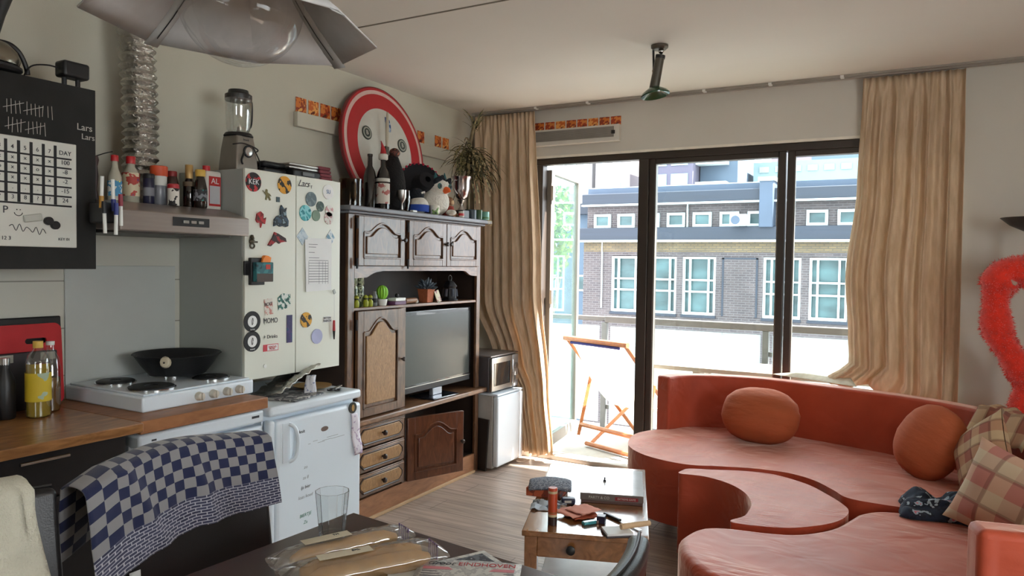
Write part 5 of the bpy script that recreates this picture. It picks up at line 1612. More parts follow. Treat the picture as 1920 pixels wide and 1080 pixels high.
for (y, z, lb) in ((-0.175, 0.085, 'round green black badge sticker at the left of traffic sign'), (0.175, 0.055, 'round green black badge sticker at the right of traffic sign')):
    t = thing('badge_sticker', lb, 'sticker', sg.location + Vector((0.016 * 1.0, y, z)) + Vector((-z * math.tan(R(9)), 0, 0)), rot=(0, R(-9), 0))
    MB().lathe([(0.044, -0.006), (0.044, -0.001)], 28, mtx=RM).build('disc', mat('badge_dark', (52, 60, 54), 0.6), t)
    MB().lathe([(0.036, -0.001), (0.036, -0.0003)], 28, mtx=RM).build('pale_ring', mat('badge_pale', (150, 152, 140), 0.6), t)
    MB().lathe([(0.027, -0.0003), (0.027, 0.0004)], 28, mtx=RM).build('centre', bpy.data.materials['badge_dark'], t)
    text('lettering', 'B', 0.04, M['signwhite'], t, (0.001, 0, 0), FX)
t = thing('blue_sticker', 'small blue shield sticker at the top of the traffic sign', 'sticker', sg.location + Vector((0.016 - 0.17 * math.tan(R(9)), 0.045, 0.17)), rot=(0, R(-9), 0))
MB().prism([(-0.02, -0.04), (0.02, -0.045), (0.028, 0.0), (0.02, 0.035), (-0.02, 0.05)], -0.004, 0.0005, 'x').build('face', spots_mat('blue_shield', (42, 78, 130), [(150, 170, 190)], 50, 0.55), t)

# glasses and bottles
t = thing('beer_mug', 'brown tinted glass beer mug at left on the wall unit', 'mug', (-2.80, 3.13, TZ))
MB().lathe([(0.045, 0), (0.05, 0.005), (0.052, 0.15), (0.048, 0.152), (0.045, 0.012), (0.001, 0.012)], 28, cap=False).build('mug_body', pane_glass('brown_glassware', (0.45, 0.34, 0.24), 0.05), t)
MB().tube(smooth_path([(0.05, -0.01, 0.13), (0.075, -0.03, 0.12), (0.078, -0.03, 0.05), (0.05, -0.01, 0.03)], 5), 0.006, 8).build('handle', bpy.data.materials['brown_glassware'], t)
t = thing('beer_mug', 'second brown glass mug behind the leftmost one', 'mug', (-2.86, 3.24, TZ))
MB().lathe([(0.045, 0), (0.05, 0.005), (0.052, 0.165), (0.048, 0.167), (0.045, 0.012), (0.001, 0.012)], 28, cap=False).build('mug_body', bpy.data.materials['brown_glassware'], t)
wineg = mat('wine_glass_dark', (16, 14, 16), 0.1, coat=0.8)
t = thing('wine_bottle', 'unlabelled black wine bottle left of the labelled one', 'bottle', (-2.84, 3.36, TZ))
MB().lathe([(0.034, 0), (0.038, 0.005), (0.038, 0.19), (0.03, 0.225), (0.015, 0.255), (0.014, 0.31), (0.016, 0.312), (0.016, 0.325)], 28).build('bottle_body', wineg, t)
t = thing('wine_bottle', 'wine bottle with white label wearing a small red santa hat', 'bottle', (-2.79, 3.42, TZ))
MB().lathe([(0.036, 0), (0.040, 0.005), (0.040, 0.19), (0.032, 0.225), (0.016, 0.255), (0.015, 0.30), (0.017, 0.302), (0.017, 0.315)], 28).build('bottle_body', wineg, t)
MB().lathe([(0.0404, 0.035), (0.0404, 0.155)], 28, cap=False).build('paper_label', spots_mat('wine_label', (196, 188, 176), [(160, 90, 84)], 24, 0.56), t)
MB().lathe([(0.0404, 0.165), (0.0404, 0.185)], 28, cap=False).build('neck_label', M['signwhite'], t)
MB().tube(smooth_path([(0, 0.0, 0.315), (0.0, 0.0, 0.345), (-0.0, -0.008, 0.375), (0.0, -0.022, 0.405)], 5), [0.024, 0.022, 0.02, 0.019, 0.018, 0.016, 0.015, 0.014, 0.012, 0.011, 0.009, 0.007, 0.006, 0.004, 0.003, 0.002], 14).build('santa_hat', M['signred'], t)
MB().lathe([(0.024, 0.295), (0.028, 0.30), (0.028, 0.325), (0.024, 0.33)], 18).build('hat_brim', M['signwhite'], t)
# black plush with a brush on its back
t = thing('plush_bird', 'tall black plush with reddish head on the wall unit', 'plush toy', (-2.86, 3.60, TZ))
b = MB()
b.lathe([(0.03, 0), (0.075, 0.02), (0.082, 0.10), (0.078, 0.19), (0.066, 0.25), (0.048, 0.30), (0.035, 0.335), (0.02, 0.36), (0.004, 0.375)], 24)
b.build('plush_body', mat('black_plush', (16, 14, 15), 0.98, bump=0.8, bscale=90), t)
MB().ball((0.012, 0.0, 0.365), (0.034, 0.034, 0.03), 18).build('head', spots_mat('reddish_head', (96, 44, 32), [(40, 24, 22), (140, 80, 50)], 40), t)
t = thing('paint_brush', 'paint brush with pale handle standing up before traffic sign', 'brush', (-2.92, 3.605, TZ + 0.01), rot=(R(-3), R(-1.5), 0))
MB().tube([(0.0, 0.0, 0.0), (0, 0, 0.40), (0, 0, 0.46), (0, 0, 0.54), (0, 0, 0.62)], [0.007, 0.010, 0.014, 0.014, 0.009], 12, flat=0.6).build('brush_handle', mat('pale_brush_handle', (170, 160, 140), 0.5), t)
MB().cbox((0, 0, 0.35), (0.014, 0.034, 0.11)).build('ferrule', mat('tarnished_ferrule', (84, 78, 70), 0.35, metal=0.8), t, bevel=0.003)
t = thing('goblet', 'small silver goblet beside the labelled wine bottle', 'goblet', (-2.76, 3.565, TZ))
MB().lathe([(0.028, 0), (0.026, 0.004), (0.006, 0.012), (0.005, 0.05), (0.012, 0.06), (0.026, 0.085), (0.027, 0.13), (0.025, 0.13), (0.02, 0.075), (0.001, 0.07)], 24, cap=False).build('goblet_body', M['silver'], t)
t = thing('tumbler', 'round amber glass tumbler behind the silver goblet', 'glass', (-2.83, 3.665, TZ))
MB().lathe([(0.03, 0), (0.042, 0.01), (0.052, 0.07), (0.044, 0.14), (0.041, 0.14), (0.048, 0.07), (0.001, 0.012)], 28, cap=False).build('tumbler_body', bpy.data.materials['brown_glassware'], t)
t = thing('pill_box', 'tiny white box beside the goblet foot', 'box', (-2.725, 3.635, TZ))
MB().box(-0.012, 0.012, -0.02, 0.022, 0, 0.012).build('box_body', M['white'], t, bevel=0.002)

# penguin plush with sombrero
pg = thing('penguin_plush', 'black and white penguin plush with orange beak wearing sombrero', 'plush toy', (-2.785, 3.945, TZ), R(-14))
pg.scale = (1.12, 1.12, 1.12)
b = MB()
b.ball((-0.01, 0.01, 0.082), (0.078, 0.090, 0.084), 24)
b.ball((0.005, 0.02, 0.165), (0.066, 0.074, 0.062), 24)
b.build('plush_body', mat('white_plush', (206, 202, 192), 0.98, bump=0.7, bscale=90), pg)
b = MB()
b.ball((-0.022, 0.02, 0.178), (0.060, 0.080, 0.062), 20)
b.tube([(-0.0, -0.045, 0.155), (0.045, -0.03, 0.2), (0.055, 0.01, 0.222), (0.055, 0.03, 0.205)], [0.01, 0.016, 0.014, 0.006], 10)
b.tube([(0.055, 0.03, 0.20), (0.058, 0.06, 0.212), (0.03, 0.09, 0.16)], [0.005, 0.013, 0.01], 10)
b.build('dark_hood', mat('dark_plush', (20, 26, 34), 0.98, bump=0.7, bscale=90), pg)
for y in (-0.018, 0.062):
    e = MB().ball((0.064, y, 0.168), (0.008, 0.016, 0.017), 14).build('eye', mat('teal_eye', (50, 100, 100), 0.2) if y < 0 else bpy.data.materials['teal_eye'], pg)
    MB().ball((0.071, y, 0.168), (0.004, 0.009, 0.010), 12).build('pupil', M['tape'], e)
MB().tube([(0.062, 0.026, 0.148), (0.085, 0.028, 0.146), (0.10, 0.03, 0.138)], [0.022, 0.016, 0.004], 14, flat=1.0).build('beak', mat('orange_beak', (216, 92, 34), 0.7), pg)
for y in (-0.05, 0.075):
    MB().ball((0.06, y, 0.02), (0.035, 0.028, 0.018), 12).build('foot', bpy.data.materials['white_plush'], pg)
for (z, y, r) in ((0.235, -0.022, 0.012), (0.235, 0.048, 0.012)):
    MB().cyl((0.03, y, 0.212), (0.028, y, 0.252), 0.013, 0.002, n=8).build('ear', mat('teal_ear', (44, 96, 100), 0.8) if y < 0 else bpy.data.materials['teal_ear'], pg)
sh = thing('sombrero', 'black sombrero with red pompom edge behind the penguin head', 'hat', (-2.865, 3.90, TZ + 0.19), rot=(0, R(70), R(-28)))
MB().lathe([(0.02, 0.11), (0.055, 0.10), (0.062, 0.03), (0.075, 0.0), (0.12, -0.006), (0.155, 0.012), (0.157, 0.018), (0.12, 0.0), (0.07, 0.006), (0.001, 0.01)], 36, cap=False).build('felt', mat('black_felt', (22, 22, 26), 0.98), sh)
b = MB()
for k in range(30):
    a = k * 2 * PI / 30
    b.ball((0.157 * math.cos(a), 0.157 * math.sin(a), 0.016), 0.0085, 8, k=6)
b.build('pompoms', mat('crimson_pompom', (176, 36, 62), 0.95), sh)
t = thing('plush_bird', 'small black white and blue plush lying left of the penguin', 'plush toy', (-2.79, 3.775, TZ), R(10))
b = MB()
b.ball((0, 0, 0.055), (0.06, 0.075, 0.055), 20)
b.build('plush_body', bpy.data.materials['white_plush'], t)
MB().ball((-0.015, -0.005, 0.12), (0.05, 0.052, 0.045), 18).build('head', bpy.data.materials['dark_plush'], t)
MB().lathe([(0.068, 0.012), (0.073, 0.02), (0.071, 0.055), (0.064, 0.058)], 24, cap=False, mtx=Matrix.Diagonal((0.9, 1.1, 1, 1))).build('scarf', mat('royal_blue', (34, 66, 148), 0.9), t)
MB().cbox((0.028, 0.0, 0.135), (0.01, 0.05, 0.012), (0.2, 0, 0)).build('eye_stripe', bpy.data.materials['white_plush'], t)
t = thing('patterned_cup', 'small white cup with green and black blobs before the penguin', 'cup', (-2.725, 3.86, TZ))
MB().lathe([(0.022, 0), (0.028, 0.006), (0.031, 0.058), (0.028, 0.058), (0.024, 0.008), (0.001, 0.007)], 24, cap=False).build('cup_body', spots_mat('cup_pattern', (212, 210, 196), [(110, 140, 80), (22, 24, 28)], 30, 0.52), t)
# brown monkey plush
t = thing('monkey_plush', 'small brown plush monkey in red shirt beside the trophy', 'plush toy', (-2.80, 4.12, TZ), R(15))
brn = mat('brown_plush', (128, 92, 66), 0.98, bump=0.7, bscale=90)
b = MB()
b.ball((0, 0, 0.045), (0.04, 0.042, 0.048), 18)
b.ball((0.005, 0.005, 0.108), (0.032, 0.036, 0.032), 18)
b.tube([(0.01, 0.03, 0.06), (0.03, 0.055, 0.04), (0.04, 0.06, 0.012)], [0.014, 0.012, 0.012], 10)
b.tube([(0.02, -0.02, 0.02), (0.06, -0.03, 0.012)], [0.016, 0.014], 10)
b.tube([(0.02, 0.02, 0.02), (0.06, 0.03, 0.012)], [0.016, 0.014], 10)
b.build('plush_body', brn, t)
MB().ball((0.028, 0.005, 0.10), (0.014, 0.022, 0.018), 14).build('muzzle', mat('tan_plush', (190, 160, 126), 0.98), t)
MB().lathe([(0.043, 0.01), (0.046, 0.03), (0.038, 0.075)], 20, cap=False).build('shirt', mat('rust_shirt', (136, 48, 36), 0.95), t)
for s in (-1, 1):
    MB().ball((0, s * 0.038 + 0.004, 0.115), (0.006, 0.012, 0.012), 10).build('ear', brn, t)
# trophy
t = thing('trophy', 'silver trophy cup on a black base at the right of unit', 'trophy', (-2.77, 4.24, TZ))
MB().box(-0.04, 0.04, -0.04, 0.04, 0, 0.055).build('base', M['black'], t, bevel=0.003)
MB().lathe([(0.03, 0.055), (0.026, 0.06), (0.008, 0.085), (0.008, 0.10), (0.02, 0.115), (0.03, 0.125)], 24).build('stem', M['silver'], t)
MB().lathe([(0.012, 0.122), (0.045, 0.15), (0.058, 0.20), (0.060, 0.26), (0.072, 0.285), (0.068, 0.285), (0.055, 0.255), (0.05, 0.20), (0.001, 0.135)], 32, cap=False).build('cup', mat('worn_chrome', (176, 168, 170), 0.18, metal=1.0), t)
for s in (-1, 1):
    MB().tube(smooth_path([(0, s * 0.062, 0.255), (0, s * 0.09, 0.25), (0, s * 0.092, 0.20), (0, s * 0.05, 0.165)], 5), 0.0035, 6).build('handle', M['silver'], t)
t = thing('tea_tin', 'dark blue grey tin right of the trophy base', 'tin', (-2.76, 4.36, TZ))
MB().lathe([(0.033, 0), (0.033, 0.065), (0.03, 0.068)], 24).build('tin_body', mat('navy_tin', (46, 58, 66), 0.4), t)
t = thing('striped_mug', 'small white and red striped mug before the trophy', 'mug', (-2.72, 4.165, TZ))
MB().lathe([(0.016, 0), (0.019, 0.004), (0.019, 0.042), (0.017, 0.042), (0.001, 0.006)], 20, cap=False).build('mug_body', M['signwhite'], t)
MB().lathe([(0.0194, 0.012), (0.0194, 0.028)], 20, cap=False).build('red_band', M['red'], t)
t = thing('candle_glass', 'turquoise and green candle glass at the right end', 'candle', (-2.72, 4.475, TZ))
MB().lathe([(0.026, 0), (0.030, 0.004), (0.031, 0.055), (0.029, 0.06)], 20).build('glass_body', mat('turquoise_glass', (110, 164, 150), 0.25), t)
MB().lathe([(0.0315, 0.01), (0.0315, 0.022)], 20, cap=False).build('green_band', mat('green_band', (60, 110, 60), 0.5), t)
t = thing('candle_glass', 'dark green candle glass left of the turquoise one', 'candle', (-2.74, 4.42, TZ))
MB().lathe([(0.022, 0), (0.026, 0.004), (0.027, 0.065), (0.025, 0.07)], 20).build('glass_body', mat('bottle_green', (54, 84, 56), 0.25), t)
t = thing('gold_ribbon', 'little gold ribbon hanging over the cornice edge', 'ribbon', (-2.682, 4.47, 1.785))
b = MB()
for k in range(5):
    b.tube(smooth_path([(0.0, -0.03 + 0.014 * k, 0.024), (0.010, -0.03 + 0.014 * k, 0.012), (0.008, -0.026 + 0.014 * k, -0.012 - 0.006 * (k % 2))], 3), 0.0018, 4)
b.build('ribbon_strands', mat('gold_thread', (196, 180, 130), 0.5), t)

# dried dracaena
def leafblade(bb, p, d, L, droop, w0=0.012, n=7):
    p, d = Vector(p), Vector(d).normalized()
    side = d.cross(Vector((0, 0, 1)))
    side = side.normalized() if side.length > 1e-3 else Vector((1, 0, 0))
    tw = random.uniform(-0.9, 0.9)
    k = len(bb.v)
    cur, dd = p.copy(), d.copy()
    for i in range(n + 1):
        t_ = i / n
        ww = w0 * (1 - t_) ** 0.6 * (0.6 + 0.4 * min(1, t_ * 5)) + 0.0006
        sd = (side * math.cos(tw * t_) + dd.cross(side) * math.sin(tw * t_)).normalized()
        bb.v += [cur - sd * ww, cur + sd * ww]
        cur = cur + dd * (L / n)
        dd = (dd + Vector((0, 0, -droop / n))).normalized()
    for i in range(n):
        a = k + 2 * i
        bb.f.append([a, a + 1, a + 3, a + 2])
random.seed(21)
pl = thing('dracaena', 'withered dracaena with drooping brown striped leaves reaching the ceiling', 'plant', (-2.88, 4.50, TZ))
MB().lathe([(0.045, 0), (0.06, 0.07), (0.066, 0.08), (0.055, 0.08), (0.05, 0.07)], 24).build('pot', mat('grey_green_pot', (60, 72, 62), 0.6), pl)
stem = mat('dry_stem', (112, 98, 72), 0.9, var=0.3, nscale=40)
b = MB()
b.tube(smooth_path([(0, 0, 0.06), (0.01, -0.02, 0.25), (-0.01, 0.0, 0.42), (0.0, 0.02, 0.58), (0.01, 0.05, 0.70)], 5), [0.012] * 21, 8)
b.tube(smooth_path([(0.0, 0.0, 0.5), (0.0, 0.03, 0.62), (0.0, 0.11, 0.74)], 5), 0.007, 6)
b.tube(smooth_path([(0.0, 0.0, 0.3), (0.02, 0.07, 0.42), (0.02, 0.10, 0.48)], 5), 0.008, 6)
b.build('stem', stem, pl)
dry = spots_mat('dry_leaf', (134, 120, 84), [(58, 56, 36), (178, 162, 122)], 26, 0.46, 0.9)
green_dry = spots_mat('striped_leaf', (70, 74, 48), [(140, 130, 90), (44, 40, 30)], 30, 0.46, 0.8)
b = MB()
for i in range(16):
    a = random.uniform(0, 2 * PI)
    leafblade(b, (0.005, 0.05 + random.uniform(-.02, .05), 0.68 + random.uniform(-0.06, 0.03)), (0.5 * math.cos(a), 0.7 * math.sin(a), 1.0), random.uniform(0.10, 0.17), random.uniform(0.1, 2.0), 0.0075)
for a, dz, L, dr2 in ((-1.6, 0.5, 0.30, 2.6), (-1.5, 0.7, 0.22, 2.2), (1.5, 0.4, 0.18, 0.6), (-1.7, 0.25, 0.34, 1.8)):
    leafblade(b, (0.0, 0.02, 0.52), (0.3, math.sin(a), dz), L, dr2, 0.008)
b.build('upper_leaves', green_dry, pl, smooth=False, fix=False)
b = MB()
for i in range(120):
    a = random.uniform(0, 2 * PI)
    z = random.uniform(0.30, 0.52)
    leafblade(b, (0.0, 0.02 + random.uniform(-.02, .05), z), (0.35 * math.cos(a) + 0.15, 0.55 * math.sin(a), random.uniform(-0.3, 0.7)), random.uniform(0.20, 0.36), random.uniform(1.6, 4.0), 0.009)
b.build('hanging_leaves', dry, pl, smooth=False, fix=False)
b = MB()
for i in range(34):
    leafblade(b, (0.0, -0.01 + random.uniform(-.02, .02), random.uniform(0.36, 0.5)), (0.2, -0.8, random.uniform(-0.1, 0.4)), random.uniform(0.22, 0.34), random.uniform(0.9, 2.2), 0.010)
for i in range(14):
    leafblade(b, (0.01, -0.06 + random.uniform(-.02, .02), random.uniform(0.16, 0.24)), (0.2, -0.8, random.uniform(-0.2, 0.2)), random.uniform(0.12, 0.2), random.uniform(0.9, 1.8), 0.006)
b.build('side_leaves', green_dry, pl, smooth=False, fix=False)

# ---------------------------------------------------------------- stickers and ducts on the walls
tag(MB().box(-3.149, -3.115, 3.055, 4.62, 2.268, 2.352).build('cable_duct', M['wall'], bevel=0.003), 'painted cable duct on the left wall behind the traffic sign', 'duct')
opic = [spots_mat('orange_picture_%d' % i, c0, c1, 34, 0.47) for i, (c0, c1) in enumerate((((206, 116, 44), [(140, 52, 24), (226, 168, 90)]), ((196, 96, 34), [(228, 160, 84), (110, 44, 24)]), ((214, 130, 60), [(168, 60, 28), (90, 46, 30)])))]
def wall_pic(loc, axis, m, label, grp):
    if axis == 'x':
        o = MB().box(0, 0.002, 0, 0.082, 0, 0.088).build('picture_tile', m, loc=loc, bevel=0.0006)
    else:
        o = MB().box(0, 0.078, -0.002, 0, 0, 0.062).build('picture_tile', m, loc=loc, bevel=0.0006)
    return tag(o, label, 'picture', grp)
for i, y in enumerate((3.072, 3.172, 3.270, 3.362)):
    wall_pic((-3.1485, y, 2.353), 'x', opic[i % 3], ('leftmost', 'second', 'third', 'fourth')[i] + ' orange picture in the row left of the traffic sign', 'orange pictures on the left wall')
for i, y in enumerate((4.12, 4.235, 4.45, 4.55)):
    wall_pic((-3.1485, y, 2.353 ), 'x', opic[(i + 1) % 3], ('nearest the sign of', 'second of', 'third of', 'farthest of')[i] + ' the orange pictures right of the traffic sign', 'orange pictures on the left wall')
ag = thing('air_grille', 'long white ventilation unit with grey grille above the balcony door', 'grille', (-2.95, 5.0, 2.395))
MB().box(0, 1.05, -0.045, -0.001, 0, 0.12).build('case', M['wallfar'], ag, bevel=0.004)
g = MB().box(0.0, 1.01, -0.049, -0.0455, 0.03, 0.105).build('grille_plate', mat('grille_grey', (120, 116, 110), 0.6), ag)
b = MB()
for i in range(9):
    b.box(0.0, 1.01, -0.052, -0.049, 0.033 + i * 0.008, 0.036 + i * 0.008)
b.build('louvres', mat('louvre_grey', (152, 146, 138), 0.6), g)
MB().box(0.995, 1.02, -0.056, -0.049, 0.05, 0.075).build('latch', M['black'], ag)
names = ('first', 'second', 'third', 'fourth', 'fifth', 'sixth', 'seventh', 'eighth')
for i in range(8):
    wall_pic((-2.60 + 0.0885 * i, 4.998, 2.5165), 'y', opic[(i * 2) % 3], names[i] + ' orange picture from the curtain above the air grille', 'orange pictures above the air grille')

# ================================================================ WINDOW SIDE
# curtain rail on the ceiling
cr = thing('curtain_rail', 'white curtain rail screwed to the ceiling along the window wall', 'curtain rail', (-3.1, 4.93, CZ - 0.001))
MB().box(0, 3.9, -0.012, 0.012, -0.018, 0).build('rail', mat('rail_grey', (150, 144, 134), 0.5), cr, bevel=0.003)
MB().box(0, 3.9, -0.05, -0.035, -0.012, 0).build('rail_lip', bpy.data.materials['rail_grey'], cr)
for i in range(6):
    MB().box(0.55 + 0.42 * i, 0.57 + 0.42 * i, -0.052, 0.0, -0.016, -0.002).build('bracket', M['white'], cr)

def curtain(name, label, xl, xr, ztop, zbot, y0, pleats, amp, nz=46, seed=1, ypush=None):
    """xl(t), xr(t): edges as a function of t = 0 top .. 1 bottom; zbot(u), y0(u, t)"""
    t = thing(name, label, 'curtain', ((xl(0) + xr(0)) / 2, 4.93, ztop))
    ox, oy, oz = t.location
    def fn(u, v):
        x = xl(v) + (xr(v) - xl(v)) * u
        z = ztop + (zbot(u) - ztop) * v
        ph = noise.noise(Vector((u * 5 + seed, v * 0.14, 0.3))) * 2.4
        a = amp * (0.45 + 0.55 * min(1, v * 6)) * (0.8 + 0.5 * noise.noise(Vector((u * 9, v * 1.3, seed))))
        k = pleats
        s = math.sin(2 * PI * k * u + ph) 
        f = s + 0.35 * math.sin(2 * PI * k * 2.3 * u + 1.3 * ph + seed)
        top = max(0, 1 - v * 14)
        f = f * (1 - top) + math.sin(2 * PI * k * 2.2 * u) * top
        return (x - ox + 0.25 * a * math.cos(2 * PI * k * u + ph) * min(1, v * 5), y0(u, v) - a * 0.9 * f - oy, z - oz)
    MB().sheet(fn, 260, nz, uv=True).build('fabric', M['curtain'], t, solid=0.0025, angle=180)
    return t
def lerp_tab(tab):
    def f(v):
        for (a, x), (b_, y) in zip(tab, tab[1:]):
            if v <= b_:
                k = (v - a) / (b_ - a)
                k = k * k * (3 - 2 * k)
                return x + (y - x) * k
        return tab[-1][1]
    return f
lt = lerp_tab([(0, -3.10), (0.55, -3.08), (0.72, -2.90), (0.82, -2.72), (1.0, -2.655)])
rt = lerp_tab([(0, -2.565), (0.5, -2.50), (0.8, -2.42), (1.0, -2.375)])
curtain('curtain', 'long cream curtain gathered at the left of the balcony door', lt, rt, 2.655, lambda u: 0.05 + 0.01 * math.sin(u * 9), lambda u, v: 4.925, 7.0, 0.030, seed=3)
lt2 = lerp_tab([(0, -0.325), (0.35, -0.345), (0.65, -0.395), (0.85, -0.37), (0.93, -0.36), (1.0, -0.50)])
rt2 = lerp_tab([(0, 0.205), (1.0, 0.215)])
def zb2(u):
    return 0.80 if u < 0.05 else (0.80 - 0.03 * math.sin(min(1, (u - 0.05) / 0.3) * PI) if u < 0.35 else 0.80 - 0.16 * min(1, (u - 0.35) / 0.25))
def y2(u, v):
    return 4.935 - (0.10 * max(0, (v - 0.9) / 0.1)) * max(0, 1 - u / 0.3)
curtain('curtain', 'long cream curtain at right of the window resting behind the sofa', lt2, rt2, 2.655, zb2, y2, 6.0, 0.034, seed=8)
t = thing('curtain_lining', 'pale loose curtain lining spread over the top of sofa back', 'curtain lining', (-0.6, 4.86, 0.80))
def flap(u, v):
    x = -0.20 + 0.46 * u
    return (x + 0.04 * v, 0.03 - 0.09 * v * (0.25 + 0.75 * u) - 0.02 * u, 0.017 + 0.012 * math.sin(u * 5) * (1 - v) + 0.03 * u * (1 - v) - 0.02 * v * u)
MB().sheet(flap, 20, 8).build('lining', cloth('lining_cloth', (214, 206, 188), (226, 220, 204), 0.3), t, solid=0.002)

# ceiling spotlight
sp = thing('ceiling_spotlight', 'ceiling spotlight with grey barrel and green flared shade', 'spotlight', (-1.244, 3.82, CZ - 0.001))
MB().lathe([(0.035, -0.022), (0.046, -0.012), (0.046, 0.0)], 28).build('ceiling_plate', mat('spot_base', (96, 90, 80), 0.4, metal=0.6), sp)
MB().cyl((-0.034, 0, -0.02), (-0.03, 0, -0.135), 0.006, n=10).build('arm', M['black'], sp)
MB().ball((0.010, 0, -0.032), (0.016, 0.016, 0.014), 14).build('chrome_joint', M['chrome'], sp)
MB().tube(smooth_path([(0.0, 0, -0.02), (0.01, 0.0, -0.045), (0.004, 0, -0.065)], 4), 0.005, 6).build('wire', M['black'], sp)
MB().cyl((0.004, 0, -0.058), (-0.026, 0.0, -0.225), 0.024, 0.026, n=24).build('barrel', mat('spot_grey', (86, 82, 74), 0.4, metal=0.5), sp)
MB().cyl((0.006, 0, -0.052), (0.003, 0, -0.070), 0.026, n=24).build('barrel_cap', M['black'], sp)
Mx = Matrix.Translation((-0.026, 0, -0.22)) @ Matrix.Rotation(R(-10), 4, 'Y') @ Matrix.Rotation(PI, 4, 'X')
MB().lathe([(0.026, 0.0), (0.046, 0.012), (0.070, 0.028), (0.078, 0.040), (0.076, 0.046), (0.066, 0.036), (0.04, 0.018), (0.02, 0.008)], 32, mtx=Mx, cap=False).build('shade', mat('green_glass_shade', (34, 70, 42), 0.25, coat=0.4), sp)
MB().cyl((-0.036, 0, -0.13), (-0.012, 0, -0.134), 0.008, n=10).build('pivot', mat('brass', (120, 100, 70), 0.4, metal=0.8), sp)

# pendant lamp over the dining table
LZ = 1.95
rim = [(-1.335, 0.775), (-1.412, 0.972), (-1.338, 1.178), (-1.175, 1.282), (-1.008, 1.212), (-0.920, 1.00), (-0.985, 0.81), (-1.15, 0.715)]
cx, cy = -1.165, 0.995
pend = thing('pendant_lamp', 'large grey faceted pendant lampshade with slotted ribs and clear globe', 'lamp', (cx, cy, LZ))
rimv = [Vector((x - cx, y - cy, 0.0)) for x, y in rim]
for i in (0, 2, 4, 6):       # creases sit a little lower
    rimv[i].z = -0.0
TOPZ, TR = 0.205, 0.055
topv = []
for v_ in rimv:
    d = Vector((v_.x, v_.y, 0)).normalized()
    topv.append(Vector((d.x * TR, d.y * TR, TOPZ)))
for i in (1, 3, 5, 7):       # four folded panels, each with a crease in its middle
    a, c_, e = i, (i + 1) % 8, (i + 2) % 8
    NJ = 6
    vs, fs = [], []
    for j in range(NJ + 1):
        t_ = j / NJ
        for q in (a, c_, e):
            vs.append(rimv[q].lerp(topv[q], t_) + Vector((0, 0, -0.018 * math.sin(t_ * PI))))
    for j in range(NJ):
        k = 3 * j
        fs += [(k, k + 1, k + 4, k + 3), (k + 1, k + 2, k + 5, k + 4)]
    MB().add(vs, fs).build('shade_panel', M['shade'], pend, solid=0.003, angle=12, fix=False)
    r0, r1 = rimv[a], topv[a]
    side = (r1 - r0).cross(Vector((r0.x, r0.y, 0.3))).normalized()
    pts = [r0.lerp(r1, t_) + Vector((0, 0, -0.018 * math.sin(t_ * PI) - 0.006)) for t_ in [j / 6 for j in range(7)]]
    vs, fs = [], []
    for p in pts:
        w1 = 0.016
        vs += [p - side * w1, p + side * w1]
    for j in range(6):
        fs.append((2 * j, 2 * j + 1, 2 * j + 3, 2 * j + 2))
    rb = MB().add(vs, fs).build('rib', mat('lamp_rib', (158, 160, 158), 0.5) if i == 1 else bpy.data.materials['lamp_rib'], pend, solid=0.002, fix=False)
    sl = [p + Vector((0, 0, -0.0032)) for p in pts]
    MB().tube([sl[1].lerp(sl[0], 0.4), sl[2], sl[3], sl[4].lerp(sl[3], 0.3)], 0.0014, 4).build('slot', M['tape'], rb)
MB().lathe([(0.116 * math.sin(PI * i / 24) + 0.0005, 0.045 - 0.116 * math.cos(PI * i / 24)) for i in range(25)], 48, cap=False).build('glass_globe', pane_glass('globe_glass', (0.97, 0.97, 0.97), 0.02), pend)
MB().lathe([(0.02, 0.16), (0.03, 0.165), (0.055, 0.205), (0.03, 0.215), (0.012, 0.25)], 24).build('lamp_holder', M['white'], pend)
MB().cyl((0, 0, 0.24), (0, 0, CZ - LZ - 0.02), 0.003, n=8).build('cord', M['white'], pend)
MB().lathe([(0.04, CZ - LZ - 0.03), (0.045, CZ - LZ - 0.001)], 24).build('ceiling_rose', M['white'], pend)

# microwave on a small white fridge, board leaning
mf = thing('mini_fridge', 'small white fridge beside the curtain carrying the microwave', 'fridge', (-3.07, 4.50, 0.0))
MB().box(0, 0.42, 0, 0.385, 0.015, 0.545).build('body', mat('mini_fridge_body', (176, 172, 166), 0.5), mf, bevel=0.005)
MB().box(0.422, 0.465, 0, 0.385, 0.03, 0.54).build('door', M['enamel'], mf, bevel=0.012, seg=3)
MB().box(0.0, 0.462, -0.001, 0.386, 0.546, 0.56).build('top_cover', M['enamel'], mf, bevel=0.004)
mw = thing('microwave', 'dark grey microwave with glass door on the small white fridge', 'microwave', (-3.05, 4.49, 0.561))
MB().box(0, 0.37, 0, 0.40, 0.008, 0.262).build('case', mat('microwave_case', (84, 80, 82), 0.4, metal=0.3), mw, bevel=0.005)
MB().box(-0.005, 0.39, -0.005, 0.405, 0.262, 0.272).build('top_plate', mat('microwave_top', (128, 122, 120), 0.3, metal=0.5), mw, bevel=0.003)
d_ = MB().box(0.372, 0.395, 0.004, 0.305, 0.012, 0.255).build('door', M['silver'], mw, bevel=0.004)
MB().box(0.396, 0.398, 0.035, 0.265, 0.05, 0.215).build('door_window', mat('microwave_window', (34, 36, 38), 0.08, coat=0.8), d_)
MB().box(0.405, 0.418, 0.272, 0.288, 0.04, 0.225).build('handle', M['chrome'], d_, bevel=0.004)
p_ = MB().box(0.372, 0.394, 0.308, 0.396, 0.012, 0.255).build('control_panel', mat('panel_grey', (150, 148, 148), 0.4), mw, bevel=0.003)
for z in (0.08, 0.17):
    MB().cyl((0.394, 0.352, z), (0.41, 0.352, z), 0.02, n=18).build('dial', M['silver'], p_)
